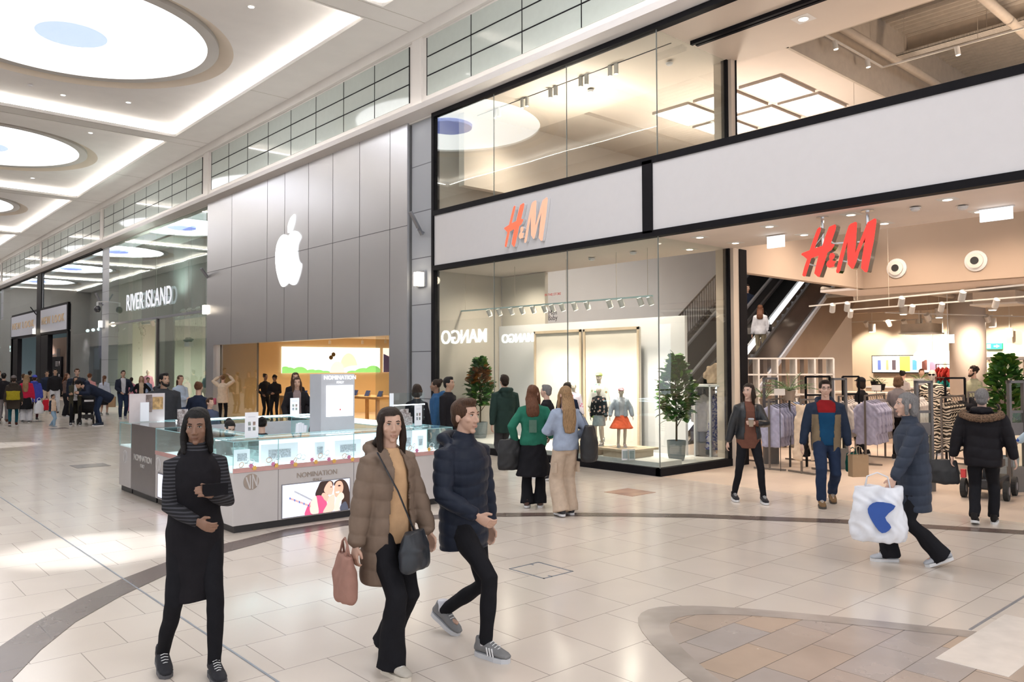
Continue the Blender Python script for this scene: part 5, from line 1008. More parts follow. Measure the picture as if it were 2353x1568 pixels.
track('track_light', (28.5, 14.8, 3.5), (28.5, 8.2, 3.5), (.1, .3, .42, .5, .62, .75, .9), 'far white spot track lighting the back wall of the fashion shop', 4.5, aim=(1, 0, -1), L=.22, r=.08)
track('track_light', (22.5, 9.6, 3.4), (30, 6.8, 3.4), (.2, .5, .8), 'white spot track right of the round column', 4.5, aim=(1, 0, -1), L=.22, r=.08)
for y, x in ((13.6, 29.2), (12.2, 29.2), (10.9, 29.2), (9.3, 29.3), (8.6, 29.0)): lamp('wall_wash', 'SPOT', (x, y, 3.6), 420, (1, .86, .66), .05, to=(31, y, 1.9), spot=72, blend=.5)
for i, (px, py, Z) in enumerate(((2004, 757, 28), (2077, 715, 23.5), (2112, 746, 27), (2159, 723, 24), (2275, 761, 28), (2281, 745, 25), (2282, 705, 22), (2320, 768, 27))):
    q = AT(px, Z); z = 1.95-(py-840.5)*Z/1822; t = thing('pendant_spot', 'white hanging cylinder lamp in the fashion shop, %s from the left' % ORD[i], 'ceiling light', (q.x, q.y, z), 0, 'white cylinder lamps hanging in the fashion shop'); MB().lathe([(.115, 0), (.115, .28)], (q.x, q.y, z-.13), 22).build('shade', m_trk, t); MB().lathe([(.09, 0), (.09, .01)], (q.x, q.y, z-.145), 18).build('lens', m_dlw, t); MB().tube([(q.x, q.y, z+.14), (q.x, q.y, 4.6)], .008, 6).build('rod', m_trk, t)
for i, (px, py, Z) in enumerate(((2113, 822, 29), (2141, 822, 28.6), (2167, 821, 28.2), (2187, 821, 27.8))):
    q = AT(px, Z); z = 1.95-(py-840.5)*Z/1822; t = thing('globe_lamp', 'round glowing paper globe lamp, '+('leftmost', 'second from the left', 'third from the left', 'rightmost, half behind the column')[i]+' in the row', 'pendant lamp', (q.x, q.y, z)); MB().ell((q.x, q.y, z), (.21, .21, .20), 20, 14).build('globe', M('globe_glow', (1, 1, 1), emit=3, ecol=(1, .92, .80)), t, smooth=True); MB().tube([(q.x, q.y, z+.2), (q.x, q.y, 4.6)], .01, 6).build('cord', m_trk, t)
for i, (px, py, Z) in enumerate(((2117, 762, 25), (2300, 694, 19))):
    q = AT(px, Z); z = 1.95-(py-840.5)*Z/1822; t = thing('air_conditioner', 'beige ceiling cassette air conditioner, '+('left of' if i == 0 else 'right of')+' the round column', 'air conditioner', (q.x, q.y, z)); MB().box(q.x-.45, q.x+.45, q.y-.45, q.y+.45, z-.08, z+.2).build('casing', m_serv, t); MB().box(q.x-.5, q.x+.5, q.y-.5, q.y+.5, z-.12, z-.08).build('grille', m_trk, t); MB().tube([(q.x, q.y, z+.2), (q.x, q.y, 4.62)], .02).build('hanger', m_serv, t)
t = thing('video_wall', 'large framed screen showing bags and clothes on the back wall', 'screen', (30.9, 12.3, 2)); MB().box(30.85, 31, 10.8, 13.7, 1.62, 2.3).build('frame', m_black, t); MB().box(30.83, 30.86, 10.84, 13.66, 1.66, 2.27).build('display', M('screen_warmwhite', (1, .97, .92), emit=1.2, ecol=(1, .96, .9)), t)
for k, (a, w_, c_) in enumerate(((13.4, .12, (.10, .15, .45)), (13.1, .1, (.5, .35, .2)), (12.85, .14, (.08, .06, .08)), (12.45, .38, (.45, .65, .10)), (12.1, .16, (.10, .35, .65)), (11.75, .18, (.22, .08, .06)), (11.4, .34, (.80, .45, .62)), (11.05, .1, (.8, .65, .4)))): MB().box(30.82, 30.83, a-w_/2, a+w_/2, 1.68 if w_ > .3 else 1.74, 2.26 if w_ > .3 else 2.12).build('picture_figure', M('vid_%d' % k, c_, emit=.5, ecol=c_), t)
t = thing('back_door', 'grey double door in the back wall behind the fig tree', 'door', (31, 9.3, 0)); t['kind'] = 'structure'; MB().box(30.9, 31, 8.6, 9.6, 0, 2.1).build('leaf', M('door_grey', (.25, .21, .19)), t); MB().box(30.88, 31, 8.5, 9.7, 2.1, 2.2).build('frame', m_kd, t)
# ---- shelving
sa, sb = AT(1700, 18.6), AT(1915, 18.6)
t = thing('shelf_unit', 'long white open shelf unit with square bays in front of the escalators', 'shelves', (sa.x, sa.y, 0)); u_ = (sb-sa).normalized(); n_ = Vector((-u_.y, u_.x, 0)); zt = 2.1; L_ = (sb-sa).length
if n_.dot(Vector((1, 1, 0))) < 0: n_ = -n_
mb = MB(); def_ = lambda s_, w__: sa+u_*s_+n_*w__
for z in (zt, 1.72, 1.25, .3): mb.bar(def_(0, .2)+Vector((0, 0, z)), def_(L_, .2)+Vector((0, 0, z)), .4, .035)
nb = 5
for k in range(nb+1): s_ = L_*k/nb; mb.box(0, 0, 0, 0, 0, 0) if 0 else mb.prism([def_(s_-.02, 0), def_(s_+.02, 0), def_(s_+.02, .4), def_(s_-.02, .4)], (0, 0, zt))
mb.build('carcass', M('shelf_paint', (.86, .80, .74), rough=.45), t)
mb = MB()
for k in range(nb): s_ = L_*(k+.58)/nb; mb.prism([def_(s_-.035, .3), def_(s_+.035, .3), def_(s_+.035, .38), def_(s_-.035, .38)], (0, 0, zt))
mb.build('upright', M('upright_brown', (.28, .22, .18)), t)
def garm(name, lab, cat, mt, c, w_, h_, rz, kind='shirt', group=None):
    t = thing(name, lab, cat, tuple(c), rz, group); mb = MB()
    if kind == 'shirt':
        mb.tube([(0, 0, -h_), (0, 0, -h_*.6), (0, 0, -h_*.25), (0, 0, -.06), (0, 0, .0)], [(w_*.42, .035), (w_*.40, .03), (w_*.40, .035), (w_*.30, .03), (w_*.08, .03)], 14, hint=(0, 1, 0))
        for s_ in (-1, 1): mb.tube([(s_*w_*.28, 0, -.07), (s_*w_*.48, 0, -.22), (s_*w_*.5, 0, -h_*.75)], [.035, .04, .03], 8)
    elif kind == 'trousers':
        mb.tube([(0, 0, -.30), (0, 0, -.05), (0, 0, 0)], [(w_*.5, .04), (w_*.45, .035), (w_*.42, .03)], 14, hint=(0, 1, 0))
        for s_ in (-1, 1): mb.tube([(s_*w_*.22, 0, -.25), (s_*w_*.3, 0, -h_*.6), (s_*w_*.38, 0, -h_)], [(w_*.28, .04), (w_*.24, .04), (w_*.22, .04)], 12, hint=(0, 1, 0))
    else: mb.tube([(0, 0, -h_), (0, 0, -h_*.5), (0, 0, -.3), (0, 0, -.08), (0, 0, 0)], [(w_*.5, .09), (w_*.36, .06), (w_*.30, .05), (w_*.32, .04), (w_*.10, .03)], 16, hint=(0, 1, 0))
    remesh('garment', mb, mt, .02, t, 2, fold=.012, fs=16)
    MB().tube([(-w_*.3, 0, -.05), (0, 0, .02), (0, 0, .06), (.02, 0, .09), (0, 0, .11)], .005, 6).build('hanger', m_dkm, t, local=True); return t
def rail(lab, a, b_, z, items, foot=True, mt=None, z0=0):
    a = Vector(a); b_ = Vector(b_); t = thing('clothes_rail', lab, 'clothes rack', (a.x, a.y, z0)); az = Vector((0, 0, z)); mb = MB(); mb.bar(a+az, b_+az, .03)
    for q in (a, b_): mb.bar(q, q+az, .03); n_ = (b_-a).normalized().cross(Vector((0, 0, 1))); mb.bar(q-n_*.3+Vector((0, 0, .02)), q+n_*.3+Vector((0, 0, .02)), .03)
    mb.build('frame', mt or M('rail_metal', (.20, .17, .15), rough=.35, metal=.4), t); d = (b_-a); rz = math.atan2(d.y, d.x)+PI/2; i = 0; protos = {}
    tot = sum(n for *_, n in items); k = 0
    for (nm, lb, cat, mtg, w_, h_, kd, n) in items:
        for j in range(n):
            c = a+d*((k+.5)/tot)+Vector((0, 0, z-.11)); k += 1
            lj = lb if n == 1 else lb+', '+('left end', 'second in', 'third in', 'fourth in', 'fifth in', 'sixth in', 'seventh in')[j]
            if j == 0: pr_ = garm(nm, lj, cat, mtg, c, w_, h_, rz+R.uniform(-.1, .1), kd, 'clothes: '+lb if n > 1 else None)
            else: o = copy_tree(pr_); o['label'] = lj; o.location = c; o.rotation_euler[2] = rz+R.uniform(-.22, .22)
    return t
def pat(name, c1, c2, scale, kind='wave', thr=.5, c3=None):
    if name in MATS: return MATS[name]
    m = bpy.data.materials.new(name); m.use_nodes = True; N = m.node_tree.nodes; L = m.node_tree.links; b = N['Principled BSDF']; b.inputs['Roughness'].default_value = .8; b.inputs['Specular IOR Level'].default_value = .2; tc = N.new('ShaderNodeTexCoord'); rp = N.new('ShaderNodeValToRGB'); rp.color_ramp.interpolation = 'CONSTANT'
    if kind == 'wave':
        t = N.new('ShaderNodeTexWave'); t.bands_direction = 'Z'; t.inputs['Scale'].default_value = scale; t.inputs['Distortion'].default_value = 11; t.inputs['Detail'].default_value = 1.5; t.inputs['Detail Scale'].default_value = 1.2; o = t.outputs['Fac']
    elif kind == 'vor': t = N.new('ShaderNodeTexVoronoi'); t.inputs['Scale'].default_value = scale; o = t.outputs['Distance']
    else: t = N.new('ShaderNodeTexNoise'); t.inputs['Scale'].default_value = scale; t.inputs['Detail'].default_value = 2; o = t.outputs['Fac']
    L.new(tc.outputs['Object'], t.inputs['Vector']); L.new(o, rp.inputs[0]); e = rp.color_ramp.elements; e[0].position = 0; e[0].color = (*c1, 1); e[1].position = thr; e[1].color = (*c2, 1)
    if c3: q = rp.color_ramp.elements.new(thr*.6); q.color = (*c3, 1)
    L.new(rp.outputs[0], b.inputs['Base Color']); MATS[name] = m; return m
zebra = pat('zebra_print', (.03, .025, .02), (.78, .66, .52), 5.5, thr=.48); bluep = pat('blue_leaf_print', (.07, .09, .28), (.62, .58, .62), 26, 'noise', .5); floral = pat('floral_black', (.75, .18, .12), (.02, .02, .025), 11, 'vor', .34, (.75, .62, .55))
lil = cloth('lilac_cotton', (.46, .46, .62)); wht = cloth('white_cotton', (.72, .66, .62)); crm = cloth('cream_cotton', (.70, .56, .42)); blk = cloth('black_cotton', (.02, .02, .025)); lbl = cloth('pale_blue_cotton', (.34, .42, .60)); red = cloth('red_cotton', (.62, .07, .06)); teal = cloth('teal_cotton', (.03, .30, .28)); bge = cloth('beige_cotton', (.60, .45, .32)); gcot = cloth('grey_cotton', (.40, .36, .36))
A = lambda px, Z: AT(px, Z)
rail('low rail of lilac and pale blue shirts behind the first security gate', A(1765, 14.8), A(1835, 16.2), 1.30, (('hanging_shirt', 'lilac shirt hanging on the low rail behind the first gate', 'shirt', lil, .46, .78, 'shirt', 7), ('hanging_shirt', 'cream shirt hanging between lilac and blue ones', 'shirt', crm, .46, .78, 'shirt', 1), ('hanging_shirt', 'pale blue shirt at the right end of the lilac rail', 'shirt', lbl, .46, .8, 'shirt', 2)))
rail('low rail with cream cargo trousers facing the entrance', A(1838, 14.3), A(1892, 14.6), 1.32, (('hanging_trousers', 'pale beige cargo trousers hanging facing the entrance', 'trousers', crm, .42, .98, 'trousers', 1), ('hanging_trousers', 'black trousers hanging behind the pale cargo trousers', 'trousers', blk, .36, .95, 'trousers', 3)))
for o in list(COL.objects):
    if o.get('label', '') == 'pale beige cargo trousers hanging facing the entrance': o.rotation_euler[2] = yaw*-1; p_ = A(1850, 14.1); o.location = (p_.x, p_.y, 1.24)
rail('rail of white tops left of the woman in black inside the shop', A(1925, 15.6), A(1962, 17), 1.32, (('hanging_shirt', 'white top hanging on the rail behind the second gate', 'shirt', wht, .46, .72, 'shirt', 6),))
rail('rail of pale lilac tops right of the woman in black inside the shop', A(1985, 15.5), A(2030, 16.6), 1.34, (('hanging_shirt', 'pale lilac top hanging right of the woman in black', 'shirt', lil, .5, .85, 'shirt', 6), ('hanging_shirt', 'grey top at the end of the lilac tops', 'shirt', gcot, .5, .8, 'shirt', 3)))
rail('short rail of cream tops and blue jeans behind the woman with the cup', A(1672, 15.8), A(1708, 16.2), 1.4, (('hanging_shirt', 'cream striped top hanging left of the black door post', 'shirt', wht, .46, .7, 'shirt', 3), ('hanging_shirt', 'denim blue shirt hanging beside the black door post', 'shirt', cloth('denim_dark', (.08, .12, .24)), .46, .7, 'shirt', 2)))
rail('rail of zebra-print clothes right of the zebra-dressed mannequin', A(2160, 14.3), A(2212, 15.4), 1.35, (('hanging_dress', 'zebra-print dress hanging on the rail right of the mannequin', 'dress', zebra, .5, .86, 'dress', 6), ('hanging_shirt', 'black top hanging at the end of the zebra rail', 'shirt', blk, .5, .8, 'shirt', 2)))
rail('rail of black clothes and a beige jacket below the man in green', A(2222, 16.2), A(2268, 16.5), 1.38, (('hanging_shirt', 'black coat hanging below the man in green', 'coat', blk, .5, .9, 'shirt', 4), ('hanging_shirt', 'beige jacket hanging right of the black coats', 'jacket', bge, .5, .7, 'shirt', 1), ('hanging_shirt', 'black coat hanging right of the beige jacket', 'coat', blk, .5, .9, 'shirt', 2)))
rail('rail of white clothes behind the blurred woman in the shop', A(2080, 16.5), A(2110, 17.5), 1.4, (('hanging_shirt', 'off-white blouse hanging left of the zebra mannequin', 'blouse', wht, .5, .8, 'shirt', 5),))
rail('far rail of red tops on the back wall', A(2150, 27.5), A(2188, 27), 1.95, (('hanging_shirt', 'bright red top on the back wall rail', 'shirt', red, .5, .5, 'shirt', 4),))
rail('far rail of teal tops below the red tops', A(2150, 27.2), A(2188, 26.8), 1.5, (('hanging_shirt', 'teal green top below the red tops', 'shirt', teal, .5, .45, 'shirt', 4),))
# cube unit with the long blue dress seen through the corner glass
qa, qb = A(1592, 15.8), A(1682, 15.5); t = thing('cube_display', 'white cube display unit holding the long blue printed dress', 'shelves', (qa.x, qa.y, 0)); u_ = (qb-qa).normalized(); n_ = Vector((-u_.y, u_.x, 0)); n_ = n_ if n_.dot(Vector((1, 1, 0))) > 0 else -n_; Lq = (qb-qa).length
mb = MB()
for s0_, s1_, z0, z1, w0_, w1_ in ((0, Lq, 1.52, 1.56, 0, .6), (0, Lq, .1, .14, 0, .6), (Lq*.4, Lq*.4+.03, .1, 1.56, 0, .6), (0, .03, .1, 1.56, 0, .6), (0, Lq*.4, .1, 1.54, .5, .54)): mb.prism([qa+u_*s0_+n_*w0_+Vector((0, 0, z0)), qa+u_*s1_+n_*w0_+Vector((0, 0, z0)), qa+u_*s1_+n_*w1_+Vector((0, 0, z0)), qa+u_*s0_+n_*w1_+Vector((0, 0, z0))], (0, 0, z1-z0))
mb.build('carcass', m_white, t); mb = MB(); mb.prism([qa+Vector((0, 0, 0)), qb, qb+n_*.6, qa+n_*.6], (0, 0, .1)); mb.build('plinth', m_kd, t); mb = MB(); mb.bar(qa+u_*Lq*.42+n_*.3+Vector((0, 0, 1.45)), qb+n_*.3+Vector((0, 0, 1.45)), .025); mb.build('rail', m_dkm, t)
rz_ = math.atan2(u_.y, u_.x); garm('hanging_dress', 'long blue and white printed dress hanging in the white cube unit', 'dress', bluep, qa+u_*Lq*.55+n_*.25+Vector((0, 0, 1.38)), .5, 1.12, rz_, 'dress'); garm('hanging_shirt', 'white blouse with orange buttons beside the printed dress', 'blouse', wht, qa+u_*Lq*.88+n_*.25+Vector((0, 0, 1.38)), .4, .6, rz_); garm('hanging_shirt', 'faint white shirt hanging in the left bay of the cube unit', 'shirt', wht, qa+u_*Lq*.2+n_*.25+Vector((0, 0, 1.36)), .45, .75, rz_)
for k in range(2):
    t = thing('shoe', ('left' if k == 0 else 'right')+' white shoe of the pair below the printed dress', 'shoe', tuple(qa+u_*(Lq*.62+k*.16)+n_*.15+Vector((0, 0, .14))), rz_, 'shoes below the printed dress'); mb = MB(); mb.tube([(0, -.1, .03), (0, 0, .05), (0, .13, .025)], [(.035, .03), (.04, .045), (.03, .02)], 10, rnd=True, hint=(1, 0, 0)); mb.build('upper', wht, t, local=True, smooth=True)
garm('hanging_shirt', 'beige fringed top lying on the cube unit seen through the corner glass', 'top', bge, qa+u_*Lq*.5+n_*.3+Vector((0, 0, 1.98)), .42, .40, rz_)
# security gates
for i, (x, y, lab) in enumerate(((14.27, 8.35, 'by the black door post'), (14.48, 7.05, 'behind the man in the red scarf'), (12.9, 4.94, 'left of the zebra mannequin'), (13.9, 3.97, 'at the right edge of the entrance'))):
    t = thing('security_gate', 'dark upright anti-theft gate '+lab, 'security gate', (x, y, 0), -yaw*.9 if i < 2 else -.55); mb = MB()
    for s_ in (-.125, .125): mb.box(s_-.02, s_+.02, -.03, .03, 0, 1.7)
    mb.box(-.145, .145, -.03, .03, 1.66, 1.7); mb.box(-.125, .125, -.02, .02, 1.2, 1.24); mb.box(-.125, .125, -.02, .02, .86, 1.05); mb.build('frame', M('gate_metal', (.16, .15, .15), rough=.35, metal=.4), t, local=True); MB().box(-.14, .14, -.06, .06, 0, .38).build('base', M('gate_base', (.14, .13, .12), rough=.4), t, local=True); MB().box(-.105, .105, -.006, .006, .38, 1.2).build('panel', m_sglass, t, local=True)
for i, (pa, pb, Z, lab) in enumerate((((1850, 896), (1905, 955), 15.2, 'above the black trousers'), ((2170, 880), (2205, 930), 15.5, 'above the zebra rail'), ((1935, 868), (1962, 935), 16, 'behind the second gate'))):
    a, b_ = AT(pa[0], Z), AT(pb[0]+ (10 if i else 0), Z); z1 = 1.95-((868, 872, 868)[i]-840.5)*Z/1822; t = thing('mirror_frame', 'black rectangular standing frame '+lab, 'frame', (a.x, a.y, 0)); mb = MB()
    mb.bar(a, a+Vector((0, 0, z1)), .035); mb.bar(b_, b_+Vector((0, 0, z1)), .035); mb.bar(a+Vector((0, 0, z1)), b_+Vector((0, 0, z1)), .035); mb.bar(a+Vector((0, 0, z1-.35)), b_+Vector((0, 0, z1-.35)), .035); mb.build('frame', m_black, t)
for i, (px, Z, zc, lab) in enumerate(((1790, 14.6, 1.45, 'over the lilac shirts'), (2110, 15, 1.62, 'left of the mannequin'), (2012, 17, 1.45, 'right of the woman in black'))):
    q = AT(px, Z); t = thing('price_card', 'small white price card on a stem '+lab, 'price card', (q.x, q.y, zc)); d_ = Vector((rt.x, rt.y, 0))*.1; mb = MB(); mb.prism([q-d_+Vector((0, 0, zc-.06)), q+d_+Vector((0, 0, zc-.06)), q+d_+Vector((0, 0, zc+.06)), q-d_+Vector((0, 0, zc+.06))], Vector((fw.x, fw.y, 0))*.01); mb.build('card', M('card_cream', (.8, .74, .68)), t); MB().tube([q+Vector((0, 0, zc-.06)), q+Vector((0, 0, 0))], .006).build('stem', m_dkm, t)
for i, (px, Z, w_, h_, lab, mt) in enumerate(((1700, 17.5, .5, .8, 'low folded-clothes table left in the shop', m_white), (2030, 20, 1.3, 1.25, 'long pale counter in the middle of the shop', m_post), (2100, 26.5, 1.5, 1.2, 'far cash desk with white top', m_white), (2325, 26.5, .9, 1.15, 'dark counter behind the fig tree', m_kd))):
    q = AT(px, Z); t = thing('shop_counter', lab, 'counter', (q.x, q.y, 0)); MB().box(q.x-.3, q.x+.3, q.y-w_, q.y+w_, 0, h_-.05).build('body', m_bg2 if i != 3 else m_kd, t); MB().box(q.x-.34, q.x+.34, q.y-w_-.03, q.y+w_+.03, h_-.05, h_).build('counter_top', mt, t)
# ---- plants
m_leaf = M('fig_leaf', (.075, .20, .035), rough=.32, var=.35, scale=9, col2=(.035, .11, .022)); m_leafo = M('fig_leaf_rust', (.30, .12, .02), rough=.4, var=.3); m_leaft = M('fig_leaf_light', (.14, .26, .03), rough=.35, var=.3); m_stem = M('bark', (.10, .07, .045), rough=.8); m_pot = M('ribbed_grey_pot', (.28, .32, .34), rough=.55, stretch=(.3, .3, 60), scale=2, var=.25, bump=.4)
def leafmb(mb, p, d, L_, w_, up_=(0, 0, 1), m=0, droop=.3):
    d = Vector(d).normalized(); s_ = d.cross(Vector(up_)); s_ = s_.normalized() if s_.length > .1 else Vector((1, 0, 0)); n_ = s_.cross(d); V = []
    for f_, ww in ((0, .08), (.25, .8), (.55, 1.1), (.8, .85), (1, .05)):
        c = p+d*L_*f_-Vector((0, 0, 1))*droop*L_*f_*f_; V += [c-s_*w_*ww+n_*.12*w_, c, c+s_*w_*ww+n_*.12*w_]
    mb.add(V, [q for i in range(4) for q in ((i*3, i*3+1, i*3+4, i*3+3), (i*3+1, i*3+2, i*3+5, i*3+4))], m)
def fig(lab, loc, h_, r_, potr=.17, poth=.38, nleaf=230, rust=0, pot=True, z0=.78):
    t = thing('potted_fig_tree', lab, 'plant', loc); 
    if pot: MB().lathe([(potr*.8, 0), (potr*.95, .1), (potr*1.06, poth), (potr*.98, poth), (potr*.95, poth-.04)], n=28).build('pot', m_pot, t, local=True, smooth=False)
    st_ = MB(); st_.tube([(0, 0, poth-.1), (.01, .0, .8), (-.01, .01, 1.3), (0, 0, h_-.12)], [.02, .018, .014, .008], 8)
    for k in range(9): a = k*2.4; z = .62+k*.12; st_.tube([(0, 0, z), (.12*math.cos(a), .12*math.sin(a), z+.12), (.2*math.cos(a), .2*math.sin(a), z+.22)], [.01, .008, .005], 6)
    st_.build('trunk', m_stem, t, local=True); mb = MB()
    for k in range(nleaf):
        f_ = (k+.5)/nleaf; z = z0+(h_-z0)*f_; rr = r_*((.45+.55*math.sin(min(1, f_*2.6)*PI/2))*(1-f_**2.6*.86)); a = k*2.399+R.random(); q = rr*R.uniform(.30, .86); p = Vector((q*math.cos(a), q*math.sin(a), z+R.uniform(-.04, .04)))
        d = Vector((math.cos(a+R.uniform(-.9, .9)), math.sin(a+R.uniform(-.9, .9)), R.uniform(-.35, 1.0)+f_*.8)); leafmb(mb, p, d, droop=.22, L_=R.uniform(.14, .20), w_=R.uniform(.040, .056), up_=(R.uniform(-.6, .6), R.uniform(-.6, .6), 1), m=(1 if rust and .45 < f_ < .8 and math.cos(a-rust) > .1 else (2 if R.random() < .26 else 0)))
    mb.build('foliage', [m_leaf, m_leafo, m_leaft], t, local=True, smooth=True); return t
fig('potted fig tree in a ribbed grey pot behind the corner glass', (12.38, 9.22, .14), 1.94, .40, nleaf=560)
fig('fig tree with rust-coloured leaves behind the left end of the display window', (12.1, 14.75, .22), 1.85, .38, nleaf=560, rust=-2.2)
q = AT(2308, 13.6); fig('large bright fig tree inside the shop behind the man in the fur-collared coat', (q.x, q.y, 0), 2.05, .46, nleaf=560)
m_palm = M('palm_leaf', (.12, .24, .07), rough=.4, var=.3)
for i, (px, Z, z0, n_, L_, lab) in enumerate(((1812, 15.2, 1.45, 18, .55, 'palm plant above the lilac shirts'), (1756, 16.4, 1.25, 10, .38, 'smaller palm plant at the left of the palm pair'), (2112, 21, 1.5, 14, .35, 'leafy plant in front of the globe lamps'), (2008, 24, 1.45, 12, .25, 'dark potted plant left of the screen'), (2023, 22.5, 1.4, 10, .22, 'small spiky plant in a black pot before the screen'))):
    q = AT(px, Z); t = thing('potted_plant', lab, 'plant', (q.x, q.y, z0)); MB().lathe([(.08, -.18), (.12, 0), (.1, 0)], n=18).build('pot', m_black if i > 2 else m_bg2, t, local=True); mb = MB()
    for k in range(n_):
        a = k*2.4; e = R.uniform(.3, 1.2); d = Vector((math.cos(a)*math.cos(e), math.sin(a)*math.cos(e), math.sin(e))); pr_ = Vector((0, 0, 0))
        for s_ in range(9):
            c = d*L_*(s_+1)/9*1.0-Vector((0, 0, .5))*L_*((s_+1)/9)**2*.6; mb.bar(pr_, c, .008); sd = d.cross(Vector((0, 0, 1))).normalized()
            for w_ in (-1, 1): leafmb(mb, c, sd*w_+d*.6, L_*.32*(1-.5*abs(s_-4)/5), .010, droop=.3)
            pr_ = c
    mb.build('fronds', m_palm, t, local=True); MB().tube([(0, 0, -z0), (0, 0, -.18)], .02).build('stand', m_dkm, t, local=True)
# ---- sign frames in the window and text on the glass
for k, px in enumerate((1436, 1452)):
    p = FL(px, 1058, .22); t = thing('information_card', 'small white-framed information card standing on the window platform, '+('left' if k == 0 else 'right')+' of two', 'sign', tuple(p), -.55); MB().box(-.06, .06, -.005, .005, 0, .2).build('frame', m_white, t, local=True); MB().box(-.045, .045, -.008, -.005, .03, .17).build('print', M('frame_print', (.35, .42, .42)), t, local=True)
m_red = M('hm_red', (.80, .03, .02), rough=.35, emit=.0); dk = M('dark_text', (.06, .05, .05))
t = thing('window_lettering', 'small red and black store floor guide lettering on the display glass', 'lettering', (X0-.01, 11.7, 3.3))
for (s_, py, sz, mt) in (('IN THIS STORE', 677, .07, M('red_text', (.6, .1, .08))), ('Men', 719, .14, dk), ('Baby', 731, .14, dk)): q = P(1270, py, 0, X0-.006); text('lettering', s_, mt, sz, tuple(q), (0, -1, 0), parent=t, depth=.002)
# ---- red brand signs
def hm(t, gx, mt, side, dx):
    HM = [[(515, 316), (555, 340), (540, 420), (490, 560), (412, 790), (580, 740), (660, 500), (735, 310), (868, 252), (898, 290), (880, 380), (790, 640), (775, 690), (860, 700), (845, 745), (790, 830), (700, 885), (640, 1090), (560, 1330), (520, 1436), (480, 1436), (402, 1355), (430, 1220), (500, 958), (335, 1015), (290, 1160), (210, 1420), (160, 1428), (133, 1395), (180, 1210), (240, 1035), (160, 968), (110, 940), (120, 905), (300, 835), (400, 540), (470, 360)],
          [(1328, 195), (1365, 215), (1362, 330), (1325, 900), (1420, 660), (1600, 210), (1760, 118), (1800, 140), (1800, 220), (1740, 640), (1605, 1300), (1590, 1330), (1545, 1328), (1455, 1240), (1480, 1000), (1555, 545), (1420, 860), (1345, 1110), (1295, 1230), (1270, 1258), (1240, 1250), (1155, 1150), (1145, 900), (1150, 640), (1090, 870), (985, 1300), (950, 1350), (905, 1345), (895, 1300), (980, 950), (1100, 520), (1175, 290), (1220, 240)],
          [(770, 905), (830, 895), (870, 950), (850, 1010), (800, 1060), (850, 1085), (885, 1070), (870, 1120), (850, 1165), (858, 1205), (810, 1215), (740, 1232), (690, 1205), (672, 1150), (700, 1090), (745, 1050), (737, 960)]]
    for nm, pl in zip(('letter_h', 'letter_m', 'ampersand'), HM):
        pts = [gx(x, y) for x, y in pl]; o = MB().prism(pts, (dx, 0, 0), 0, 1).build(nm, [mt, side], t)
    return t
p = P(1935, 570, 0, 11.5); t = thing('hanging_sign', 'large red H&M letters with polished metal sides hanging in the entrance', 'sign', tuple(p))
m_hr = M('sign_red', (.85, .03, .02), rough=.35, emit=.85, ecol=(1, .055, .04)); hm(t, lambda x, y: P(1830+x/9.8, 490+y/9.8, 0, 11.5), m_hr, M('mirror_steel', (.72, .66, .60), rough=.08, metal=1), .13)
for px in (1890, 1994):
    q = P(px, 520, 0, 11.62); MB().tube([(11.62, q.y, 4.22), (11.62, q.y, 3.72)], .025, 10).build('pole', m_chr, t); MB().lathe([(.09, -.015), (.09, 0)], (11.62, q.y, 4.22), 18).build('ceiling_plate', m_chr, t)
for a, b_ in (((1912, 560), (1940, 558)), ((1935, 600), (1950, 602)), ((1860, 608), (1880, 612)), ((1966, 556), (1978, 556)), ((1966, 600), (1984, 598))): MB().bar(P(*a, 0, 11.6), P(*b_, 0, 11.6), .02).build('link_rod', m_chr, t)
t = thing('fascia_sign', 'smaller red and coral H&M letters on the left grey fascia panel', 'sign', (X0-.1, 12.2, 4.9))
def g2(x, y):   # same shapes, measured on the left fascia
    u = (x-110)/1690; w0 = (200+u*1130); tp = (975-0)-0
    X_ = 205+u*1120; yb = 1440-u*170; yt = 385-u*235; Y_ = yt+(yb-yt)*((y-(330-u*212))/((1430-u*90)-(330-u*212))); return P(1140+X_/11.2, 440+Y_/11.2, 0, X0-.11)
hm(t, g2, M('coral', (.85, .16, .08), rough=.4, emit=.55, ecol=(1, .18, .09)), m_white, .075)
hm_m = [o for o in t.children if o.name.startswith('letter_m') or o.name.startswith('ampersand')]
for o in hm_m: o.data.materials[0] = M('pale_coral', (.9, .45, .30), rough=.4, emit=.5, ecol=(1, .48, .32)); o['label'] = 'paler peach coloured'
# ================================================================== PEOPLE IN THE MALL
K = cloth('black_trousers', (.012, .012, .015)); JN = cloth('blue_jeans', (.035, .06, .13), var=.15); JD = cloth('navy_jeans', (.018, .03, .065)); NV = cloth('navy_cloth', (.014, .020, .040)); BK = cloth('black_cloth', (.014, .013, .016)); WH = cloth('white_cloth', (.62, .62, .66)); BG = cloth('beige_trouser', (.55, .43, .33)); OL = cloth('olive_parka', (.055, .052, .036)); NP = cloth('navy_puffer', (.016, .021, .036), rough=.45, bump=.1); BP = cloth('black_puffer', (.012, .011, .014), rough=.5, bump=.1)
rub = (.75, .75, .76)
def heel(i, s=1): return None
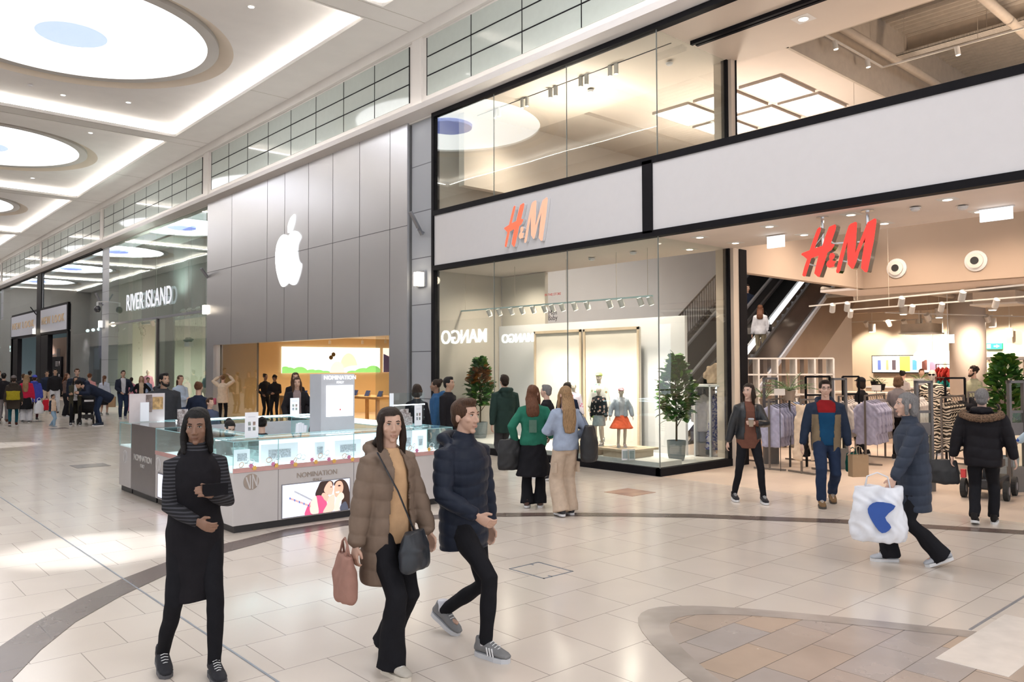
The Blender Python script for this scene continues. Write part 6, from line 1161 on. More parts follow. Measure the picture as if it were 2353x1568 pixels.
# --- foreground: woman in black with striped sleeves, holding a phone
q, hh = floorh(446, 1548, 945)
stripe = pat('dark_stripe_knit', (.014, .014, .017), (.055, .055, .065), 3.4, thr=.66)
for n_ in stripe.node_tree.nodes:
    if n_.type == 'TEX_WAVE': n_.inputs['Distortion'].default_value = .6; n_.inputs['Scale'].default_value = 14
i1 = person('person', q, hh, facing(462, 12), 'woman in long black clothes with dark striped sleeves, phone in hand, leftmost in the foreground', top=dict(m=stripe, hem=.90, t=.012, collar=True), coat=dict(m=BK, n='cardigan', hem=.50, t=.022, sleeves=False, fold=.007), bottom=(K, 0), hair=('black', 'shoulder'), skn='brown', feet=((.17, -.16, .12), (-.10, .14, .085)), arms=((-.04, .25, 1.22, (-.7, -.6, -.9)), (.04, .25, 1.05, (.7, -.6, -.9))), headyaw=-22, headpitch=-8, hq=0, shoe=(.03, .03, .035), sole=(.10, .10, .11))
p = wpt(i1, (-.05, .33, 1.26)); t = thing('mobile_phone', 'dark mobile phone held by the woman in black', 'phone', tuple(p), i1['root'].rotation_euler[2]); MB().box(-.075, .075, -.006, .004, -.037, .037).build('phone_case', m_black, t, local=True)
# --- woman in the taupe quilted coat
q, hh = floorh(892, 1528, 933)
TP = cloth('taupe_coat', (.20, .145, .11), rough=.6, bump=.1)
i2 = person('person', q, hh, facing(892, 38), 'woman in a long taupe padded coat over a tan jumper, in the foreground', top=dict(m=cloth('tan_knit', (.58, .37, .21)), hem=.86, t=.012), coat=dict(m=TP, hem=.60, t=.042, open=(.05, .13), quilt=(.115, .010), hood=True, flare=1.08), bottom=(K, 0), legs='flare', hair=('dark', 'long'), skn='light', stride=.30, arms=((-.30, .10, .84), (.30, .02, .80)), headyaw=-24, hq=0, shoe=(.52, .48, .42), sole=(.72, .66, .56))
c = wpt(i2, (-.02, .25, .93)); bag('handbag', 'soft dark blue-black leather handbag carried by the woman in the taupe coat', 'bag', c, .30, .15, .24, M('bag_black', (.022, .027, .035), rough=.35, bump=.3), i2['root'].rotation_euler[2]+.4, strap=[wpt(i2, (.15, .07, 1.45)), wpt(i2, (.08, .20, 1.2)), c], vox=.009)
c = wpt(i2, (.34, -.02, .80)); bag('tote_bag', 'dusty pink tote bag hanging beside the taupe coat', 'bag', c, .34, .13, .28, cloth('dusty_pink', (.36, .20, .16)), i2['root'].rotation_euler[2]+1.2, handle=.10, vox=.010)
# --- man in the dark quilted jacket
q, hh = floorh(1066, 1480, 888)
i3 = person('person', q, hh, facing(1040, 48), 'man in a dark navy quilted jacket and slim black jeans striding in the foreground', coat=dict(m=NP, n='jacket', hem=.76, t=.034, quilt=(.085, .010), hood=True, collar=True), bottom=(K, 0), hair=('brown', 'short'), skn='light', stride=.55, female=False, arms=((-.26, .02, .86), (.16, .25, 1.02)), hq=0, shoe=(.22, .22, .225), sole=(.62, .63, .66), socks=(.75, .75, .8), scale_w=1.05)
for sh in [o for o in i3['root'].children if o.name.startswith('shoe')]:
    an = i3['ankR'] if sh is [o for o in i3['root'].children if o.name.startswith('shoe')][0] else i3['ankL']
    mb = MB()
    for sx in (-1, 1):
        for k in range(3):
            if an is i3['ankR']: MB().tube([an+Vector((sx*.047, .055+k*.022, -.055)), an+Vector((sx*.040, .035+k*.022, -.005))], [(.004, .006)]*2, 6).build('side_stripe', m_white, sh, local=True)
MB().tube([wpt(i3, (-.01, .11, 1.50)), wpt(i3, (.09, .12, 1.44)), wpt(i3, (.11, .10, 1.36))], .02, 10).build('scarf', cloth('lime_scarf', (.30, .32, .06)), i3['root']).parent = None
o = bpy.data.objects['scarf']; tag(o, 'lime green scarf end showing at the neck of the man in the navy quilted jacket', 'scarf')
# --- middle distance by the display window
GR = cloth('green_sweater', (.025, .16, .105))
q, hh = floorh(1226, 1166, 888)
i4 = person('person', q, hh, facing(1226, 178), 'woman in a green sweater and black skirt, back turned, beside the blonde woman', top=dict(m=GR, hem=.90, t=.028, fold=.007), skirt=(K, .46, .34), bottom=(K, 0), legs='flare', hair=('auburn', 'long'), skn='light', stride=.06, arms=((-.26, .06, .95), (.24, .12, 1.0)), headyaw=-20, hq=1, shoe=(.10, .06, .05), scale_w=1.12)
p = wpt(i4, (0, -.148, 1.10)); MB().box(-.055, .055, -.004, .004, -.09, .09).build('back_print', cloth('print_greygreen', (.10, .18, .14)), i4['root'], local=True).location = (0, -.152, 1.18)
c = wpt(i4, (-.34, .02, .98)); bag('shoulder_bag', 'large black bag at the left side of the woman in green', 'bag', c, .36, .18, .42, M('bag_matt_black', (.012, .012, .014), rough=.6, bump=.2), i4['root'].rotation_euler[2]+.3, strap=[wpt(i4, (-.17, 0, 1.45)), wpt(i4, (-.27, 0, 1.2)), c])
q, hh = floorh(1300, 1185, 890)
i5 = person('person', q, hh, facing(1300, -155), 'woman with very long blonde hair, pale blue jumper and beige trousers, back turned', top=dict(m=cloth('pale_blue_knit', (.34, .40, .52)), hem=.90, t=.030, off=True, fold=.008), bottom=(BG, 0), legs='wide', hair=('blonde', 'verylong'), skn='fair', stride=.12, arms=((-.10, .26, 1.12), (.20, .16, 1.02)), headyaw=14, hq=1, shoe=(.04, .04, .045), sole=rub)
for sx in (-1, 1): MB().box(-.018, .018, -.055, .055, -.07, .07).build('cargo_pocket', BG, i5['root'], local=True).location = (sx*.172, 0, .66)
c = wpt(i5, (.30, -.12, 1.22)); bag('backpack', 'big slouched black shoulder bag on the right of the blonde woman', 'bag', c, .34, .22, .46, M('bag_matt_black', (.012, .012, .014)), i5['root'].rotation_euler[2]+.8, strap=[wpt(i5, (.15, -.02, 1.46)), wpt(i5, (.24, -.08, 1.36)), c])
q, hh = floorh(1160, 1076, 853); i6 = person('person', q, hh, facing(1160, -160), 'man in a dark green hooded coat walking away left of the woman in green', coat=dict(m=cloth('dark_green_coat', (.022, .042, .036)), hem=.72, t=.03, hood=True), bottom=(cloth('grey_trousers', (.05, .05, .055)), 0), legs='jogger', hair=('dark', 'short'), skn='light', stride=.5, female=False, arms=((-.28, -.1, .86), (.27, .15, .9)), hq=1, shoe=(.02, .02, .02), sole=rub, scale_w=1.08)
q = AT(1256, 13.6); person('person', (q.x, q.y), 1.63, facing(1256, -110), 'grey-haired person in a black coat between the green sweater and the blonde hair', coat=dict(m=BK, hem=.8, t=.02), bottom=(K, 0), hair=('grey', 'short'), skn='fair', stride=.3, hq=2)
q = AT(1303, 14.6); person('person', (q.x, q.y), 1.66, facing(1303, 160), 'dark-haired person in a navy and black jacket behind the blonde woman', coat=dict(m=NV, n='jacket', hem=.85, t=.02), bottom=(K, 0), hair=('dark', 'short'), skn='tan', stride=.35, hq=2, shoe=(.02, .02, .02))
q = AT(1003, 15.2); person('person', (q.x, q.y), 1.70, facing(1003, -90), 'person in a bright blue jacket left of the grey pillar foot, facing left', coat=dict(m=cloth('bright_blue', (.03, .09, .20)), n='jacket', hem=.85, t=.02, hood=True), bottom=(K, 0), hair=('dark', 'bun'), skn='brown', stride=.3, hq=2)
q = AT(1030, 14.4); person('person', (q.x, q.y), 1.76, facing(1030, 60), 'tall dark figure in black half hidden behind the foreground man', coat=dict(m=BK, hem=.8, t=.02), bottom=(K, 0), hair=('black', 'short'), skn='tan', stride=.3, female=False, hq=2)
q = AT(958, 13.6); person('person', (q.x, q.y), 1.62, facing(958, 170), 'dark brown haired person behind the clear guard at the right of the kiosk', coat=dict(m=BK, hem=.8, t=.015), bottom=(K, 0), hair=('dark', 'bob'), skn='tan', hq=2)
# --- right side, in front of the fashion shop
LJ = M('leather_jacket', (.014, .015, .018), rough=.35, bump=.3, scale=25, var=.2)
q, hh = floorh(1722, 1153, 884)
i11 = person('person', q, hh, facing(1722, 14), 'woman with a takeaway cup in a black leather jacket over a brown jumper', top=dict(m=cloth('brown_knit', (.15, .065, .045)), hem=.80, t=.022), coat=dict(m=LJ, n='jacket', hem=.93, t=.032, open=(.06, .09)), bottom=(K, 0), hair=('dark', 'long'), skn='fair', arms=((-.02, .27, 1.19, (-1, -.4, -.5)), (.31, -.04, .84)), headyaw=-40, hq=1, shoe=(.02, .02, .025), sole=rub, feet=((.20, -.10, .09), (-.17, .14, .09)))
e_, w_ = i11['aw'][0][1], i11['aw'][0][2]; c = wpt(i11, w_+(w_-e_).normalized()*.085+Vector((.0, .035, .0))); t = thing('coffee_cup', 'takeaway coffee cup with grey lid in the hand of the woman in leather', 'cup', tuple(c)); MB().lathe([(.028, -.05), (.038, .05)], n=20).build('cup_body', M('cup_kraft', (.34, .27, .20), rough=.7), t, local=True, smooth=False); MB().lathe([(.041, .048), (.041, .058), (.034, .066)], n=20).build('lid', M('cup_lid', (.42, .46, .50), rough=.4), t, local=True)
q, hh = floorh(1900, 1160, 867)
i12 = person('person', q, hh, facing(1900, 8), 'man in a blue and red jumper and navy and khaki jacket leaving the shop', top=dict(m=cloth('royal_blue', (.008, .055, .13)), hem=.88, t=.02), coat=dict(m=cloth('navy_khaki', (.02, .03, .055)), n='jacket', hem=.80, t=.03, open=(.12, .07), hood=True), bottom=(JD, 0), legs='jeans', hair=('dark', 'short'), skn='fair', stride=.42, female=False, arms=((-.30, .0, .84), (.32, .05, .86)), hq=1, shoe=(.20, .12, .06), sole=(.06, .05, .04), socks=(.45, .02, .02), glasses=True, scale_w=1.08)
cm = [o for o in i12['root'].children if o.name.startswith('sweater')]
if cm:
    me = cm[0].data; me.materials.append(cloth('wine_red', (.22, .01, .012)))
    for pl in me.polygons:
        if pl.center.z > 1.27 and abs(pl.center.x) < .16: pl.material_index = 1
jk = [o for o in i12['root'].children if o.name.startswith('jacket')][0].data; jk.materials.append(cloth('khaki', (.20, .15, .095)))
for pl in jk.polygons:
    if pl.center.y > .0 and abs(pl.center.x) < .19 and pl.center.z < 1.24: pl.material_index = 1
paper_bag('brown paper shopping bag carried by the man in the blue jumper', wpt(i12, (-.40, .06, .70)), .24, .11, .30, M('kraft_paper', (.42, .27, .15), rough=.8, bump=.3), i12['root'].rotation_euler[2]+.4)
bag('shopping_bag', 'small dark green and orange bag behind the brown paper bag', 'bag', wpt(i12, (-.36, -.12, .70)), .20, .1, .26, cloth('green_bag', (.01, .10, .08)), i12['root'].rotation_euler[2]+.2, handle=.08)
q, hh = floorh(2104, 1297, 893)
i13 = person('person', q, hh, facing(2104, -70), 'person in a long grey-blue quilted coat walking left carrying a big white bag', coat=dict(m=cloth('greyblue_puffer', (.038, .048, .072), rough=.5, bump=.1), hem=.60, t=.04, quilt=(.10, .010), collar=True), bottom=(K, 0), hair=('grey', 'bob'), skn='fair', stride=.42, arms=((-.24, .28, .92), (.25, -.05, .86)), lean=4, hq=0, shoe=(.50, .52, .56), sole=rub, legs='flare')
i13['root']
c = wpt(i13, (-.22, .42, .80)); t = bag('plastic_bag', 'large white plastic carrier bag with a blue print', 'bag', c, .50, .24, .52, M('white_plastic', (.78, .80, .86), rough=.35, bump=.5, scale=7), i13['root'].rotation_euler[2]+1.35, handle=.13, vox=.013, crease=.014)
for sy in (-1, 1):
    mb = MB(); pt = smooth_poly([(-.14, sy*.125, -.16), (.02, sy*.13, -.13), (.10, sy*.13, -.20), (.06, sy*.13, -.32), (-.02, sy*.13, -.42), (-.10, sy*.13, -.36), (-.05, sy*.13, -.27)], 3); mb.prism(pt, (0, sy*.006, 0)); mb.build('blue_print', M('print_blue', (.02, .08, .35)), t, local=True)
q, hh = floorh(2262, 1206, 893)
i14 = person('person', q, hh, facing(2262, 176), 'grey-haired man from behind in a black coat with a brown fur-edged hood', coat=dict(m=BP, hem=.78, t=.042, quilt=(.14, .008), hood=True), bottom=(K, 0), legs='jeans', hair=('grey', 'short'), skn='fair', stride=.28, female=False, arms=((-.34, -.02, .88), (.36, .02, .84)), hq=1, shoe=(.015, .013, .013), scale_w=1.22)
mb = MB(); T_ = i14['T']; mb.tube([T_((-.20, .02, 1.47)), T_((-.22, -.10, 1.44)), T_((-.12, -.20, 1.41)), T_((0, -.225, 1.40)), T_((.12, -.20, 1.41)), T_((.22, -.10, 1.44)), T_((.20, .02, 1.47))], [.035, .045, .048, .05, .048, .045, .035], 14, rnd=True)
remesh('fur_trim', mb, M('brown_fur', (.23, .14, .085), rough=.95, var=.4, scale=60, bump=1), .010, i14['root'], 1, fold=.006, fs=70)
bag('shoulder_bag', 'round black bag held low at the left of the man with the fur-edged hood', 'bag', wpt(i14, (-.46, .05, .80)), .36, .18, .30, M('bag_matt_black', (.012, .012, .014)), i14['root'].rotation_euler[2], handle=.14)
q = AT(2382, 10.6); i16 = person('person', (q.x, q.y), 1.6, facing(2382, -100), 'person with a pale blue and navy patterned sleeve at the right edge of the photo', coat=dict(m=pat('blue_cloud_print', (.03, .07, .30), (.42, .55, .66), 8, 'noise', .44), n='jacket', hem=.9, t=.03), bottom=(K, 0), hair=('grey', 'short'), skn='fair', arms=((-.24, .22, 1.0), (.24, .1, 1.0)), hq=2)
# mobility scooter behind the man with the fur-edged hood
q = FL(2272, 1142); t = thing('mobility_scooter', 'black four-wheeled mobility scooter hidden behind the man in the padded coat', 'mobility scooter', (q.x, q.y, 0), facing(2272, 170)); SB = M('scooter_black', (.02, .02, .022), rough=.4)
bez(MB().box(-.2, .2, -.35, .45, .14, .30).build('chassis', SB, t, local=True), .03); MB().box(-.2, .2, -.30, .12, .46, .56).box(-.2, .2, -.36, -.28, .5, .95).box(-.05, .05, -.12, -.02, .3, .46).build('seat', SB, t, local=True); MB().tube([(0, .42, .28), (0, .34, .85)], .025).build('tiller', SB, t, local=True); MB().tube([(-.25, .33, .86), (.25, .33, .86)], .018).build('handlebar', SB, t, local=True)
for sx in (-1, 1):
    for y in (-.25, .38): w_ = MB(); w_.tube([(sx*.24, y, .14), (sx*.30, y, .14)], .14, 22); wo = w_.build('wheel', M('tyre', (.02, .02, .02), rough=.8), t, local=True); MB().tube([(sx*.235, y, .14), (sx*.305, y, .14)], .06, 14).build('hub', M('hub_grey', (.2, .2, .22)), wo, local=True)
MB().box(-.14, .14, .47, .49, .2, .25).build('reflector', M('reflector_yellow', (.35, .40, .05)), t, local=True); MB().box(-.28, -.22, -.40, -.32, .3, .42).build('flag_red', M('red_plastic', (.6, .05, .05)), t, local=True)
def far(px, Z, ytop, ang, lab, **k):
    q = AT(px, Z); hh = 1.95-(ytop-840.5)*Z/1822; k.setdefault('hq', 2); return person('person', (q.x, q.y, k.pop('z0', 0)), hh, facing(px, ang), lab, **k)
def dist(yfoot): return 1822*1.95/(yfoot-840.5)
# --- inside the fashion shop
far(1977, dist(1050), 870, -120, 'woman in a black outfit and cap carrying a bag among the clothes rails', coat=dict(m=BK, hem=.72, t=.02), bottom=(K, 0), hair=('dark', 'bob'), skn='light', cap=BK, stride=.3)
far(2236, 19.5, 848, -55, 'bearded man in a sage green shirt standing behind the black clothes rail', top=dict(m=cloth('sage_shirt', (.32, .33, .24)), t=.015), bottom=(K, 0), hair=('dark', 'curly'), skn='fair', female=False, beard='dark')
far(2062, 16.2, 868, 160, 'blonde woman in a grey top seen from behind in the shop', top=dict(m=cloth('grey_top', (.18, .16, .17)), t=.02), bottom=(K, 0), hair=('lightbrown', 'bob'), skn='fair')
far(2073, 23, 856, 150, 'dark-haired person with a red hair band far back in the shop', top=dict(m=gcot), bottom=(K, 0), hair=('black', 'bun'), skn='fair', hq=3)
far(2116, 25, 852, 10, 'auburn-haired shop assistant behind the counter', top=dict(m=wht), bottom=(K, 0), hair=('auburn', 'short'), skn='fair', hq=3)
z_w = zs(20.5); q = AT(1747, 23.1); person('person', (20.45, 12.25, zs(20.45)-.04), 1.64, facing(1747, 175), 'woman in a white top riding up the escalator', top=dict(m=WH, hem=.86, t=.02), bottom=(cloth('khaki_trouser', (.3, .26, .18)), 0), hair=('auburn', 'long'), skn='fair', hq=2)
bag('shoulder_bag', 'small black shoulder bag of the woman on the escalator', 'bag', Vector((20.62, 12.05, zs(20.45)+1.05)), .2, .1, .2, BK, 0, strap=[Vector((20.5, 12.1, zs(20.45)+1.42)), Vector((20.6, 12.06, zs(20.45)+1.2)), Vector((20.62, 12.05, zs(20.45)+1.05))])
person('person', (22.0, 13.62, zs(22.0)-.42), 1.72, facing(1722, 20), 'man in dark navy clothes coming down between the escalator and the stair railing', top=dict(m=NV, hem=.85, t=.02), bottom=(K, 0), hair=('dark', 'short'), skn='light', female=False, hq=2)
# --- around the kiosk
far(377, 14.3, 858, 32, 'broad bearded man in a dark hooded top behind the left end of the kiosk', coat=dict(m=cloth('charcoal_hoodie', (.035, .036, .042)), n='hoodie', hem=.82, t=.03, hood=True), bottom=(K, 0), hair=('black', 'short'), skn='tan', female=False, beard='black', hq=1, scale_w=1.45)
far(457, 15.2, 878, 165, 'reddish-haired person in a dark navy jumper, back turned, right of the bearded man', top=dict(m=NV, hem=.85, t=.02), bottom=(K, 0), hair=('auburn', 'bun'), skn='light')
far(483, 14.6, 914, 35, 'boy with short brown hair peering over the rear kiosk counter', top=dict(m=cloth('navy_check', (.06, .07, .12)), hem=.86, t=.02), bottom=(K, 0), hair=('brown', 'short'), skn='light', female=False)
i = far(513, 26.6, 862, 170, 'woman in a beige jacket with both arms raised in front of the phone shop', coat=dict(m=cloth('beige_jacket', (.62, .50, .38)), n='jacket', hem=.78, t=.03, flare=1.12), bottom=(K, 0), hair=('lightbrown', 'bun'), skn='fair', arms=((-.16, .16, 1.70, (-1, .2, .2)), (.20, .14, 1.74, (1, .2, .2))), hq=1)
bag('handbag', 'small pink shiny bag hanging left of the woman with raised arms', 'bag', wpt(i, (-.30, .02, .95)), .16, .1, .22, M('pink_shiny', (.45, .10, .17), rough=.2, bump=.5), 0, vox=.014)
far(610, 28.2, 859, 35, 'shop assistant in black with tied-back hair, left of the two inside the phone shop', top=dict(m=BK, t=.02), bottom=(K, 0), hair=('black', 'bun'), skn='brown', arms=((-.18, .1, 1.0), (.18, .1, 1.0)))
far(632, 27.6, 863, -15, 'shop assistant in black looking down, right of the two inside the phone shop', top=dict(m=BK, t=.02, collar=True), bottom=(K, 0), hair=('black', 'curly'), skn='brown', arms=((-.05, .25, 1.1), (.06, .25, 1.1)), headpitch=-15, female=False)
far(683, 16.3, 868, 2, 'woman with long brown hair and a red lanyard in a black coat behind the kiosk', top=dict(m=cloth('pinkgrey_top', (.26, .20, .20)), t=.015), coat=dict(m=BK, hem=.66, t=.03, open=(.08, .09)), bottom=(K, 0), hair=('brown', 'long'), skn='light', arms=((-.20, .2, 1.0), (.22, .2, .95)), hq=1, scale_w=1.1)
far(679, 18.4, 857, 5, 'woman with dark brown hair partly hidden behind the one with the lanyard', coat=dict(m=BK, hem=.7, t=.02), bottom=(K, 0), hair=('brown', 'long'), skn='light')
for px, lab, ang in ((527, 'seated kiosk assistant with centre-parted black hair and glasses looking down', 20), (602, 'second seated kiosk assistant hidden behind the white card stand', 180)):
    q = P(px, 985, 1, 10.95 if px == 527 else 11.1); t = thing('stool', 'low grey stool inside the kiosk under the '+lab.split()[0]+' assistant', 'stool', (q.x, q.y, 0)); MB().lathe([(.18, .40), (.18, .45)], (q.x, q.y, 0), 20).build('seat', m_grey, t); MB().tube([(q.x, q.y, 0), (q.x, q.y, .4)], .04).build('post', m_grey, t); MB().lathe([(.2, 0), (.2, .03)], (q.x, q.y, 0), 20).build('foot_plate', m_grey, t)
    person('person', (q.x, q.y), 1.50 if px == 527 else 1.52, facing(px, ang), lab, top=dict(m=BK if px != 527 else cloth('striped_scarf', (.25, .24, .26)), t=.02), bottom=(K, 0), hair=('black', 'bun'), skn='fair', seated=True, feet=((.09, .42, .085), (-.09, .42, .085)), arms=((-.12, .30, .98), (.12, .30, .98)), headpitch=-26 if px == 527 else 0, glasses=px == 527, hq=1)
# --- the crowd on the left
far(284, dist(962), 849, 8, 'man in a navy jacket, white T-shirt and navy jeans walking left of the kiosk', top=dict(m=WH), coat=dict(m=cloth('navy_jacket', (.02, .024, .04)), n='jacket', hem=.88, t=.03, open=(.08, .05), collar=True), bottom=(JD, 0), legs='jogger', hair=('dark', 'short'), skn='light', female=False, stride=.25, arms=((-.2, .2, 1.0), (.1, .25, 1.0)), shoe=(.35, .34, .36))
far(326, 30, 863, 0, 'blonde woman in a black jacket and beige top right of the man in navy', top=dict(m=bge, t=.015), coat=dict(m=BK, n='jacket', hem=.9, t=.02, open=(.08, .08)), bottom=(K, 0), hair=('blonde', 'shoulder'), skn='fair', arms=((-.3, .15, 1.0), (.2, .1, 1.0)))
far(341, 34, 866, 20, 'dark-haired person partly hidden behind the blonde woman in black', top=dict(m=lbl), bottom=(K, 0), hair=('dark', 'bun'), skn='tan', hq=3)
far(303, 33, 866, 180, 'person in a pink outfit behind the man in the navy jacket', top=dict(m=cloth('pink_cloth', (.62, .25, .33)), hem=.7), bottom=(cloth('pink_cloth', (.62, .25, .33)), 0), hair=('dark', 'short'), skn='light', hq=3)
far(415, 21, 862, 25, 'woman in a pale blue top and blue jeans with crossed arms', top=dict(m=cloth('pale_blue_top', (.42, .50, .62)), t=.02), bottom=(JN, 0), legs='jeans', hair=('brown', 'pony'), skn='light', arms=((.08, .2, 1.16, (-1, -.3, -.6)), (-.08, .22, 1.13, (1, -.3, -.6))), hq=2)
i = far(241, dist(952), 861, 165, 'woman with a long ponytail, white blouse and black skirt seen from behind', top=dict(m=cloth('white_blouse', (.58, .62, .74)), t=.02), skirt=(K, .48, .2), hair=('auburn', 'pony'), skn='light', stride=.2, shoe=(.3, .3, .3))
paper_bag('brown paper bag held by the woman in the white blouse', wpt(i, (.32, 0, .82)), .26, .12, .42, M('kraft_paper', (.42, .27, .15)), i['root'].rotation_euler[2], handle=.08)
far(207, 29, 857, 170, 'woman in a pink jacket with an auburn bun seen from behind', coat=dict(m=cloth('rose_jacket', (.62, .30, .30)), n='jacket', t=.03), bottom=(K, 0), hair=('auburn', 'bun'), skn='light')
far(178, 27.5, 846, 5, 'tall man with glasses in a navy padded jacket behind the woman in the olive parka', coat=dict(m=NP, n='jacket', t=.04, quilt=(.1, .01), hem=.85), bottom=(K, 0), hair=('brown', 'short'), skn='fair', female=False, glasses=True, scale_w=1.15)
far(155, dist(955), 856, 50, 'woman in a brown knitted top and black trousers with long hair, arms folded', top=dict(m=cloth('mauve_brown', (.13, .085, .075)), t=.015), bottom=(K, 0), legs='wide', hair=('auburn', 'long'), skn='light', arms=((.08, .2, 1.08, (-1, -.3, -.6)), (-.08, .22, 1.05, (1, -.3, -.6))), sole=rub, shoe=(.7, .7, .7))
far(175, dist(975), 864, 2, 'woman in a long olive parka with folded arms standing by the pushchair', top=dict(m=WH, t=.01), coat=dict(m=OL, hem=.42, t=.035, open=(.04, .08), hood=True, flare=1.12), bottom=(K, 0), hair=('black', 'shoulder'), skn='tan', arms=((.08, .22, 1.14, (-1, -.3, -.6)), (-.08, .24, 1.11, (1, -.3, -.6))), feet=((.14, .05, .085), (-.16, .0, .085)), shoe=(.05, .05, .06), sole=rub, hq=1)
far(123, dist(979), 903, 55, 'toddler in a cream padded waistcoat with navy sleeves and pale jeans', top=dict(m=NV, t=.02), coat=dict(m=cloth('cream_vest', (.66, .50, .38)), n='waistcoat', t=.05, hem=.88, sleeves=False, quilt=(.12, .01), hood=True), bottom=(cloth('pale_jeans', (.25, .38, .52)), 0), legs='jeans', hair=('dark', 'short'), skn='tan', stride=.3, shoe=(.4, .45, .5), sole=rub)
i = far(232, dist(976), 845, -75, 'person in a long navy coat bending low over the pushchair', coat=dict(m=NV, hem=.62, t=.04, hood=True), bottom=(JD, 0), hair=('black', 'short'), skn='light', bend=62, arms=((-.18, .62, 1.02), (.18, .62, 1.02)), cap=BK, shoe=(.03, .04, .06), sole=rub)
q = FL(200, 976); t = thing('pushchair', 'black pushchair with a dark hood and four small wheels', 'pushchair', (q.x, q.y, 0), facing(200, 10)); PB = M('pram_black', (.02, .021, .024), rough=.5)
MB().tube([(0, -.05, .45), (0, .02, .60), (0, .05, .95)], [(.20, .14), (.25, .20), (.24, .06)], 18, hint=(0, 1, 0)).build('seat', cloth('pram_cloth', (.022, .022, .026)), t, local=True, smooth=True); mb = MB(); mb.ell((0, -.05, .92), (.25, .26, .17), 20, 10); mb.build('hood', cloth('pram_hood', (.03, .032, .038)), t, local=True, smooth=True); MB().box(-.14, .14, .24, .27, .78, .84).build('label_patch', m_white, t, local=True); MB().box(-.16, .16, -.05, .2, .22, .34).build('basket', PB, t, local=True)
for sx in (-1, 1):
    MB().tube([(sx*.24, .25, .1), (sx*.24, 0, .5), (sx*.22, -.35, 1.02)], .014).build('frame_tube', PB, t, local=True); MB().tube([(sx*.24, -.25, .1), (sx*.24, .02, .5)], .014).build('frame_tube', PB, t, local=True)
    for y in (-.26, .28): MB().tube([(sx*.24-.018, y, .1), (sx*.24+.018, y, .1)], .10, 20).build('wheel', M('tyre', (.02, .02, .02)), t, local=True)
MB().tube([(-.22, -.35, 1.02), (.22, -.35, 1.02)], .016).build('handle', PB, t, local=True)
far(128, 33, 846, 0, 'man in a black sweatshirt and white trousers in front of the dark board', top=dict(m=BK, t=.02), bottom=(WH, 0), legs='jeans', hair=('black', 'short'), skn='tan', female=False, scale_w=1.05)
i = far(109, 34.5, 850, 5, 'man in a navy jumper and beige trousers left of the man in white trousers', top=dict(m=NV, t=.02), bottom=(BG, 0), legs='jeans', hair=('black', 'short'), skn='tan', female=False)
bag('shopping_bag', 'dark green shopping bag held by the man in beige trousers', 'bag', wpt(i, (.30, .1, .80)), .3, .14, .38, cloth('green_bag', (.01, .10, .08)), 0, handle=.06, vox=.02)
i = far(81, 29, 861, 172, 'person in a bright blue hooded coat seen from behind', coat=dict(m=cloth('violet_blue', (.06, .08, .42)), hem=.72, t=.05, hood=True), bottom=(cloth('maroon', (.05, .012, .015)), 0), hair=('brown', 'short'), skn='light', cap=cloth('violet_blue', (.06, .08, .42)))
bag('shopping_bag', 'bright red carrier bag right of the blue coat', 'bag', wpt(i, (.42, .0, .80)), .3, .12, .38, cloth('red_bag', (.55, .02, .04)), 0, handle=.06, vox=.02)
i = far(62, dist(968), 859, 170, 'blonde woman in a crimson jacket, black skirt and white trousers walking away', coat=dict(m=cloth('crimson', (.50, .02, .06)), n='jacket', hem=.9, t=.025), skirt=(K, .5, .1), bottom=(WH, 0), legs='wide', hair=('blonde', 'verylong'), skn='fair', stride=.1, shoe=(.03, .03, .03))
bag('plastic_bag', 'white plastic carrier bag hanging right of the crimson jacket', 'bag', wpt(i, (.42, 0, .80)), .34, .16, .46, M('white_plastic', (.78, .80, .86)), .4, handle=.1, vox=.018, taper=.35)
i = far(33, dist(976), 860, 178, 'person in a dark brown coat and teal trousers walking away at far left', coat=dict(m=cloth('dark_brown_coat', (.045, .036, .03)), hem=.62, t=.045, hood=True), bottom=(cloth('teal_trousers', (.01, .07, .10)), 0), hair=('dark', 'short'), skn='light', stride=.3, cap=cloth('grey_beanie', (.16, .14, .14)), shoe=(.06, .02, .015))
bag('satchel', 'mustard yellow rectangular bag on the back of the dark brown coat', 'bag', wpt(i, (.0, -.24, 1.22)), .40, .1, .30, cloth('mustard', (.33, .27, .02)), i['root'].rotation_euler[2], vox=.018, taper=1.0)
far(10, dist(969), 853, 175, 'man in a black jacket and grey trousers at the left edge of the photo', coat=dict(m=BK, n='jacket', hem=.85, t=.03), bottom=(cloth('light_grey', (.25, .23, .24)), 0), legs='jeans', hair=('black', 'short'), skn='light', female=False, stride=.3, shoe=(.12, .06, .04))
far(70, 36, 850, 175, 'dark-haired person in a black coat between the blonde woman and the blue coat', coat=dict(m=BK, hem=.8, t=.02), bottom=(K, 0), hair=('black', 'short'), skn='tan', hq=3)
far(55, 33, 857, 175, 'brown-haired person partly hidden behind the blonde woman in crimson', coat=dict(m=BK, hem=.8, t=.02), bottom=(K, 0), hair=('brown', 'short'), skn='light', hq=3)
far(-2, 30, 850, 10, 'pale-haired person just cut off by the left edge', coat=dict(m=BK, hem=.8, t=.02), bottom=(K, 0), hair=('auburn', 'short'), skn='fair', hq=3)
